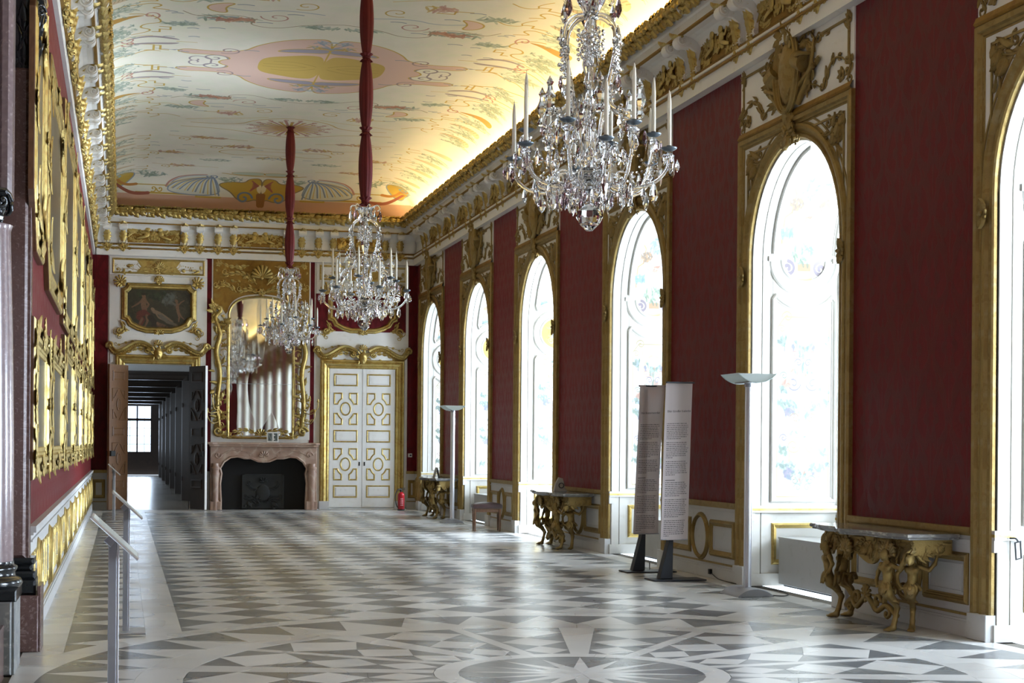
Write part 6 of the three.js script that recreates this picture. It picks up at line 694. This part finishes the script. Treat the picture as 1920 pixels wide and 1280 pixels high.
// ------------------------------------------------------------------ floor lamps (switched-off uplighters)
function floorLamp(x, d, label) {
  const t = thing('floor_lamp', label, 'floor lamp', [x, 0, -d], 0, 'grey uplighter floor lamps'), seg = (w, h, len, th) => { const o = [], R = (w * w / 4 + h * h) / (2 * h); for (let i = 0; i <= 20; i++) { const u = (i / 20 - 0.5) * w; o.push([u, sqrt(R * R - u * u) - (R - h)]); } return o; };
  const a = seg(0.42, 0.085); part(t, 'base', prism([...a.slice().reverse(), [-0.21, 0.0], [0.21, 0.0]].slice(0, -2), 0.52, -0.26, 0.004), M.paleGreyMetal);
  part(t, 'pole', [xf(new THREE.CylinderGeometry(0.038, 0.038, 2.2, 20), { x: 0.0, y: 1.17 }), ...[-1, 1].map((s) => xf(new THREE.CylinderGeometry(0.008, 0.008, 2.2, 8), { x: s * 0.038, y: 1.17, z: 0.012 }))], M.alu);
  const b = seg(0.44, 0.1).map(([u, y]) => [u, 2.375 - y]); part(t, 'lamp_bowl', sweep(b, [[0, -0.26], [0.004, -0.262], [0.006, 0.262], [0, 0.26]], false, 0), phy({ color: 0xc9d6d2, roughness: 0.35, transmission: 0.3, thickness: 0 }));
  part(t, 'bowl_end', [prism(b, 0.005, 0.245), prism(b, 0.005, -0.25)], phy({ color: 0xcfd8d6, roughness: 0.5, transmission: 0.25, thickness: 0 })); part(t, 'lamp_housing', [bbox(0.16, 0.035, 0.4, 0, 2.3, 0), xf(new THREE.CylinderGeometry(0.045, 0.045, 0.05, 16), { y: 2.265 })], M.paleGreyMetal);
  return t;
}
floorLamp(6.55, 15.87, 'near grey floor lamp, a tall uplighter beside the second window'); floorLamp(6.5, 31.3, 'far grey floor lamp, a tall uplighter before the farthest gilt table');
{ const c = thing('power_cable', 'thin black cable along the foot of the window wall near the lamp', 'cable', [0, 0, 0]); part(c, 'cable', tube([[6.93, 0.06, -17.9], [6.9, 0.02, -17.6], [6.92, 0.008, -17.0], [6.98, 0.008, -16.6], [7.05, 0.008, -16.2], [6.98, 0.008, -15.75], [6.85, 0.008, -15.6], [6.76, 0.008, -15.7], [6.7, 0.02, -15.8]], 0.006, 60, 6), M.black); part(c, 'plug', bbox(0.05, 0.06, 0.06, 6.935, 0.08, -17.95), M.black); }
// ------------------------------------------------------------------ text banners
function bannerTex(title, seed) { return canvasTex(384, 2048, (g, w, h) => { g.fillStyle = '#bdb2b1'; g.fillRect(0, 0, w, h); const r = mulberry(seed); for (let i = 0; i < 4000; i++) { g.globalAlpha = 0.04; g.fillStyle = r() < 0.5 ? '#fff' : '#b9aeac'; g.fillRect(r() * w, 0, 1, h); i += 20; } g.globalAlpha = 1; g.fillStyle = '#2f2b2d'; g.font = 'bold 37px serif'; g.fillText(title, 36, 395); g.fillStyle = '#4b4648'; const para = (y, n) => { for (let i = 0; i < n; i++) { const end = i === n - 1 ? 36 + 60 + r() * 160 : w - 34 - r() * 34; let x = 36; while (x < end - 6) { const l = min(end - x, 8 + r() * 34); g.fillRect(x, y, l, 7); g.globalAlpha = 0.5; for (let k = x; k < x + l; k += 7 + r() * 8) g.fillRect(k, y - 5, 3, 5); g.globalAlpha = 1; x += l + 7; } y += 24.5; } return y + 26; }; let y = 540; for (const n of [9, 9, 8]) y = para(y, n); y += 18; g.fillRect(36, y, 130, 9); y += 32; for (const n of [8, 10, 9]) y = para(y, n); }); }
function banner(x, d, title, seed, label, drop) {
  const t = thing('text_banner', label, 'banner', [x, 0, -d], 0, 'hanging text banners on dark stands'), W = 0.335, n = 24, pos = [], uv = [], idx = [], r = mulberry(seed), y0 = 0.49, y1 = 2.36;
  for (let j = 0; j <= n; j++) for (let i = 0; i <= 10; i++) { const u = i / 10 - 0.5, v = j / n, z = 0.012 * sin(u * 7 + seed) * (1 - 0.4 * v) + 0.02 * sin(v * 3 + seed) + (1 - v) * 0.03, lean = -0.075 * (1 - v) - (seed % 2 ? 0.02 * sin(v * PI) * (u + 0.5) : 0); pos.push(0.05 + u * W + lean, lerp(y0, y1, v) + u * 0.01, 0.09 + z); uv.push(u + 0.5, v); }
  for (let j = 0; j < n; j++) for (let i = 0; i < 10; i++) { const a = j * 11 + i; idx.push(a, a + 1, a + 11, a + 1, a + 12, a + 11); }
  const g = new THREE.BufferGeometry(); g.setAttribute('position', new THREE.Float32BufferAttribute(pos, 3)); g.setAttribute('uv', new THREE.Float32BufferAttribute(uv, 2)); g.setIndex(idx); g.computeVertexNormals(); part(t, 'printed_cloth', g, phy({ map: bannerTex(title, seed), roughness: 0.8, transmission: 0.15, thickness: 0 }), true);
  part(t, 'top_rod', bbox(W + 0.02, 0.02, 0.02, 0.05, 2.35, 0.1, 0.004), M.darkSteel); part(t, 'bottom_rod', bbox(W, 0.012, 0.012, -0.02, y0, 0.13, 0.003), M.paleGreyMetal);
  part(t, 'stand_fin', prism([[-0.16, 0.02], [0.0, 0.02], [0.03, 2.3], [0.0, 2.3], [-0.035, 0.5]], 0.12, -0.1, 0.004), M.darkSteel); part(t, 'foot_plate', bbox(0.66, 0.015, 0.36, 0.05, 0.0085, -0.02, 0.004), M.darkSteel); if (drop) part(t, 'floor_peg', bbox(0.012, 0.1, 0.012, 0.12, 0.066, -0.15, 0.002), M.paleGreyMetal);
}
banner(6.43, 18.95, 'Die Kunstwerke', 5, 'left of the two hanging grey text banners, the farther one', true); banner(6.37, 17.75, 'Die Große Galerie', 8, 'right of the two hanging grey text banners, beside the red silk', false);
// ------------------------------------------------------------------ slanted reading stands by the paintings
for (const [x, d, l, h] of [[-0.045, 8.75, 'nearest slanted reading stand, its post cut by the picture edge', 1.08], [0.035, 13.62, 'middle slanted reading stand with its base plate on the floor', 1.06], [-0.165, 32.7, 'farthest slanted reading stand before the open door', 1.02]]) {
  const t = thing('reading_stand', l, 'lectern', [x, 0, -d], 0, 'slanted reading stands along the left wall'); part(t, 'base_plate', bbox(0.31, 0.012, 0.4, 0.01, 0.007, 0, 0.003), M.alu); part(t, 'post', [bbox(0.044, h - 0.02, 0.06, -0.002, h / 2, 0, 0.003)], M.paleGreyMetal); part(t, 'post_rail', bbox(0.012, h - 0.02, 0.05, 0.027, h / 2, 0, 0.002), M.alu);
  const pl = new THREE.Group(); pl.name = numbered('panel'); pl.position.set(0, h + 0.0, 0); pl.rotation.z = -0.75; t.add(pl); part(pl, 'panel_plate', bbox(0.33, 0.014, 0.46, 0.0, 0.012, 0, 0.003), M.alu); const pg = new THREE.PlaneGeometry(0.31, 0.44); pg.rotateX(-PI / 2); pg.translate(0, 0.0205, 0); part(pl, 'text_sheet', pg, std({ roughness: 0.3, map: canvasTex(128, 180, (g, w, hh) => { g.fillStyle = '#c9cfcb'; g.fillRect(0, 0, w, hh); g.fillStyle = '#6b706e'; for (let y = 20; y < 160; y += 8) g.fillRect(14, y, 70 + (y * 37) % 30, 3); }) }), true); part(pl, 'panel_arm', bbox(0.05, 0.05, 0.08, 0, -0.02, 0, 0.004), M.paleGreyMetal);
}
// ------------------------------------------------------------------ chandeliers
{
  const drop = (l, w) => faceted(xf(lathe([[0, -l], [w * 0.55, -l * 0.86], [w, -l * 0.66], [w * 0.8, -l * 0.42], [w * 0.36, -l * 0.18], [w * 0.2, -l * 0.1], [0, -l * 0.08]], 7), { sz: 0.6 }));
  const rhomb = (l, w) => faceted(prism([[0, 0], [w, -l / 2], [0, -l], [-w, -l / 2]], 0.016, -0.008, 0.006)), spear = (l, w) => faceted(xf(lathe([[0, -l], [w * 0.6, -l * 0.8], [w, -l * 0.4], [w * 0.7, -l * 0.14], [w * 0.3, -l * 0.1], [w * 0.4, -l * 0.03], [0, 0]], 6), { sz: 0.55 }));
  const G = { pearA: plain(drop(0.1, 0.026)), pearB: plain(drop(0.13, 0.032)), spear: plain(spear(0.13, 0.019)), rhomb: plain(rhomb(0.13, 0.043)), bead: plain(faceted(new THREE.IcosahedronGeometry(0.013, 0))) };
  const ring = (f, n, off = 0) => { const o = []; for (let i = 0; i < n; i++) o.push(f(i / n * TAU + off, i)); return o; }, rot = (g, a) => { const q = g.clone(); q.rotateY(a); return q; };
  const stemG = merge([faceted(lathe([[0, 0.2], [0.03, 0.2], [0.075, 0.24], [0.04, 0.29], [0.03, 0.31], [0.09, 0.36], [0.1, 0.4], [0.05, 0.44], [0.03, 0.5], [0.055, 0.58], [0.07, 0.64], [0.05, 0.7], [0.022, 0.74], [0.03, 0.8], [0.045, 0.88], [0.03, 0.96], [0.02, 1.0], [0.035, 1.06], [0.06, 1.16], [0.05, 1.22], [0.02, 1.28], [0.035, 1.34], [0.045, 1.42], [0.03, 1.5], [0, 1.5]], 10))]);
  const rodG = merge(lathe([[0, 0.18], [0.011, 0.18], [0.011, 1.62], [0, 1.62]], 8));
  const ballG = merge(faceted(lathe([[0, 0], [0.025, 0.006], [0.07, 0.05], [0.096, 0.1], [0.088, 0.135], [0.06, 0.165], [0.035, 0.185], [0.045, 0.2], [0, 0.2]], 12)));
  const crownG = merge([faceted(lathe([[0, 1.5], [0.06, 1.5], [0.05, 1.52], [0.075, 1.56], [0.1, 1.6], [0.115, 1.645], [0.1, 1.65], [0, 1.62]], 12))]);
  const armPath = (r, y) => [[0.05, 0.4, 0], [0.13, 0.33, 0], [0.26, 0.285, 0], [r * 0.8, 0.31, 0], [r * 0.98, y - 0.12, 0], [r, y - 0.02, 0]];
  const armG = (r, y) => merge([tube(armPath(r, y), 0.0135, 18, 7), tube([[r * 0.55, 0.3, 0], [r * 0.5, 0.38, 0], [r * 0.36, 0.4, 0], [r * 0.34, 0.34, 0]], 0.008, 10, 5), faceted(xf(lathe([[0.012, 0], [0.03, 0.01], [0.042, 0.03], [0.02, 0.05], [0, 0.05]], 8), { x: r, y: y - 0.07 })), ...[0.3, 0.5, 0.7].map((k) => faceted(ball(0.02, lerp(0.13, r * 0.95, k), 0.29 + 0.06 * k * k, 0, 6, 4)))]);
  const arms = [armG(0.57, 0.53), armG(0.45, 0.68)];
  const ribG = merge([tube([[0.045, 1.5, 0], [0.12, 1.48, 0], [0.185, 1.42, 0], [0.205, 1.3, 0], [0.19, 1.16, 0], [0.155, 1.02, 0], [0.15, 0.92, 0], [0.2, 0.84, 0], [0.28, 0.81, 0], [0.34, 0.78, 0], [0.35, 0.71, 0], [0.31, 0.69, 0]], (t) => 0.0165 - 0.004 * t, 34, 7), tube([[0.16, 0.95, 0], [0.1, 0.8, 0], [0.07, 0.62, 0], [0.05, 0.45, 0]], 0.012, 12, 6), ...[[0.205, 1.3], [0.2, 1.12], [0.16, 0.97], [0.24, 0.82], [0.31, 0.69]].flatMap(([x, y]) => [faceted(ball(0.026, x, y, 0, 6, 4)), faceted(ball(0.016, x + 0.03, y + 0.02, 0.02, 5, 4)), faceted(ball(0.016, x + 0.03, y - 0.02, -0.02, 5, 4))])]);
  const clusterG = merge([...[...Array(16).keys()].map((k) => faceted(ball(0.014, 0.012 * cos(k * 2.4), k * 0.013, 0.02 * sin(k * 2.4), 5, 4)))]);
  const spireG = merge(faceted(lathe([[0, 0], [0.03, 0], [0.036, 0.02], [0.022, 0.05], [0.034, 0.09], [0.042, 0.13], [0.022, 0.17], [0.016, 0.2], [0.028, 0.225], [0.012, 0.25], [0, 0.275]], 6)));
  const curlG = merge([tube([[0.03, 1.5, 0], [0.07, 1.58, 0], [0.12, 1.66, 0], [0.175, 1.68, 0], [0.2, 1.63, 0], [0.17, 1.6, 0]], (t) => 0.014 - 0.005 * t, 16, 6)]);
  const panG = merge([lathe([[0.006, -0.008], [0.03, -0.006], [0.05, 0.006], [0.056, 0.016], [0.05, 0.012], [0.03, 0.0], [0.016, 0.004], [0.017, 0.03], [0, 0.03]], 14)]);
  const candleG = merge([xf(lathe([[0, 0], [0.016, 0], [0.0145, 0.3], [0.0105, 0.36], [0.003, 0.395], [0, 0.4]], 12))]), wickG = merge(lathe([[0, 0.395], [0.0015, 0.395], [0.0012, 0.412], [0, 0.412]], 5));
  const t = thing('chandelier', 'largest crystal chandelier with white candles, hanging nearest on the right', 'chandelier', [3.14, 3.085, -10.5], 0, 'crystal chandeliers hanging along the gallery');
  const P = (name, geo, mat, x = 0, y = 0, z = 0, ry = 0, s = 1, par = t) => { const m = sharedPart(par, name, geo, mat); m.position.set(x, y, z); m.rotation.y = ry; if (s !== 1) m.scale.setScalar(s); return m; };
  P('stem', stemG, M.crystal); P('centre_rod', rodG, M.silver); P('bottom_ball', ballG, M.crystal); P('crown', crownG, M.crystal); const r = mulberry(9), hang = (a, rad, y, geo, mat = M.crystal, s = 1, name = 'crystal_pendant') => P(name, geo, mat, cos(a) * rad, y, -sin(a) * rad, a + (r() - 0.5) * 1.6 + PI / 2, s);
  P('hub_ring', merge([lathe([[0.04, 0.37], [0.07, 0.365], [0.075, 0.385], [0.07, 0.41], [0.04, 0.405]], 20), lathe([[0.02, 1.47], [0.05, 1.475], [0.05, 1.5], [0.02, 1.505]], 16)]), M.silver);
  ring((a, i) => { const k = i % 2, R = k ? 0.45 : 0.57, Y = k ? 0.68 : 0.53; P('arm', arms[k], M.crystal, 0, 0, 0, a); const pan = P('drip_pan', panG, M.pan, cos(a) * R, Y, -sin(a) * R), c = P('candle', candleG, M.wax, cos(a) * R, Y + 0.01, -sin(a) * R); P('wick', wickG, M.black, 0, 0, 0, 0, 1, c);
    for (let q = 0; q < 5; q++) { const b = a + (q - 2) * 0.1 * (0.57 / R), rr = R + (q % 2 ? 0.045 : 0.01); hang(b, rr, Y - 0.03 - 0.03 * r(), [G.pearA, G.spear, G.pearB][q % 3], r() < 0.22 ? M.amethyst : M.crystal, 0.8 + 0.4 * r()); }
    for (let q = 0; q < 4; q++) hang(a + (r() - 0.5) * 0.35, R * (0.35 + 0.16 * q), 0.28 + 0.015 * q, r() < 0.5 ? G.pearB : G.spear, r() < 0.3 ? M.amethyst : M.crystal, 0.8 + 0.5 * r()); }, 12, 0.42);
  ring((a, i) => { P('cage_rib', ribG, M.crystal, 0, 0, 0, a); P('crown_curl', curlG, M.crystal, 0, 0, 0, a + 0.26); P('spire', spireG, M.crystal, cos(a + 0.26) * 0.36, 0.76, -sin(a + 0.26) * 0.36); P('bead_cluster', clusterG, M.crystal, cos(a) * 0.21, 1.1, -sin(a) * 0.21, a); P('bead_cluster', clusterG, M.crystal, cos(a + 0.5) * 0.075, 1.2, -sin(a + 0.5) * 0.075, a);
    hang(a + 0.26, 0.2, 1.62, G.pearB, i % 2 ? M.amethyst : M.crystal, 1.25); hang(a, 0.225, 1.4, G.spear, M.crystal, 1.1); hang(a, 0.23, 1.07, G.pearA, i % 2 ? M.amethyst : M.crystal, 1.1); hang(a, 0.25, 0.8, G.pearB); hang(a, 0.33, 0.68, G.spear); hang(a + 0.15, 0.35, 0.72, G.pearA); hang(a - 0.15, 0.34, 0.74, G.pearA, M.amethyst);
    hang(a + 0.2, 0.14, 0.92, G.rhomb, M.crystal, 1, 'crystal_plate'); hang(a + 0.5, 0.18, 0.62, G.rhomb, M.crystal, 1.1, 'crystal_plate'); hang(a + 0.1, 0.27, 0.55, G.rhomb, M.crystal, 0.9, 'crystal_plate'); hang(a + 0.7, 0.1, 0.56, G.pearB); hang(a + 0.3, 0.12, 0.3, G.pearB); hang(a + 0.8, 0.16, 0.27, G.pearA, M.amethyst); hang(a + 0.5, 0.22, 0.26, G.spear); }, 6, 0.15);
  P('bead_swag', merge(ring((a) => [...Array(9).keys()].map((k) => { const b = a + (k / 9) * TAU / 12, q = k / 9, y = 0.5 - 0.09 * 4 * q * (1 - q); return faceted(ball(0.011, cos(b) * 0.47, y, -sin(b) * 0.47, 5, 4)); }), 12, 0.42)), M.crystal);
  P('gilt_rosette', merge(ring((a) => { const q = merge(rosette(0, 0, 0.045, 6, 0)); q.rotateY(a + PI / 2); q.translate(cos(a) * 0.3, 0.36, -sin(a) * 0.3); return q; }, 6, 0.42)), M.crystal);
  dup(t, [3.14, 3.11, -21.0], 0.3, 'middle crystal chandelier, before the right half of the far wall'); dup(t, [3.14, 3.33, -30.9], 0.8, 'farthest crystal chandelier, before the overmantel mirror');
  // the velvet sleeves over their cables
  for (const [d, y, l] of [[10.5, 4.775, 'short red velvet cord of the largest chandelier, above the picture'], [21.0, 4.8, 'long red velvet cord that holds the middle chandelier'], [30.9, 5.02, 'red velvet cord that holds the farthest chandelier']]) {
    const c = thing('velvet_cord', l, 'cord', [3.14, y, -d], 0, 'red velvet chandelier cords'), H = 7.77 - y, n = 3, L = H / n;
    const sleeve = (y0, y1) => { const pos = [], idx = [], N = 28, S = 24; for (let j = 0; j <= N; j++) { const v = j / N, rr = 0.03 + 0.055 * pow(sin(PI * clamp(v * 0.96 + 0.02)), 0.7); for (let k = 0; k < S; k++) { const a = k / S * TAU, R = rr * (1 + 0.13 * cos(a * 8)); pos.push(cos(a) * R, lerp(y0, y1, v), sin(a) * R); } } for (let j = 0; j < N; j++) for (let k = 0; k < S; k++) { const a = j * S + k, b = j * S + (k + 1) % S; idx.push(a, a + S, b, b, a + S, b + S); } const g = new THREE.BufferGeometry(); g.setAttribute('position', new THREE.Float32BufferAttribute(pos, 3)); g.setIndex(idx); g.computeVertexNormals(); return g; };
    const ruff = (y) => { const o = []; for (const dy of [-0.035, 0.025]) { const g = new THREE.CylinderGeometry(0.085, 0.04, 0.045, 36, 1, true), p = g.attributes.position; for (let i = 0; i < p.count; i++) { const a = Math.atan2(p.getZ(i), p.getX(i)), k = 1 + 0.12 * cos(a * 9); p.setX(i, p.getX(i) * k); p.setZ(i, p.getZ(i) * k); } if (dy < 0) g.rotateX(PI); g.computeVertexNormals(); g.translate(0, y + dy, 0); o.push(g); } o.push(xf(new THREE.TorusGeometry(0.042, 0.016, 6, 18), { y, rx: PI / 2 })); return o; };
    for (let i = 0; i < n; i++) { part(c, 'velvet_sleeve', sleeve(i * L + 0.0, (i + 1) * L), M.velvet); part(c, 'ruffle', ruff(i === 0 ? 0.05 : i * L), M.velvet); } part(c, 'ruffle', ruff(H - 0.06), M.velvet);
  }
}
renderer.render(scene, camera);
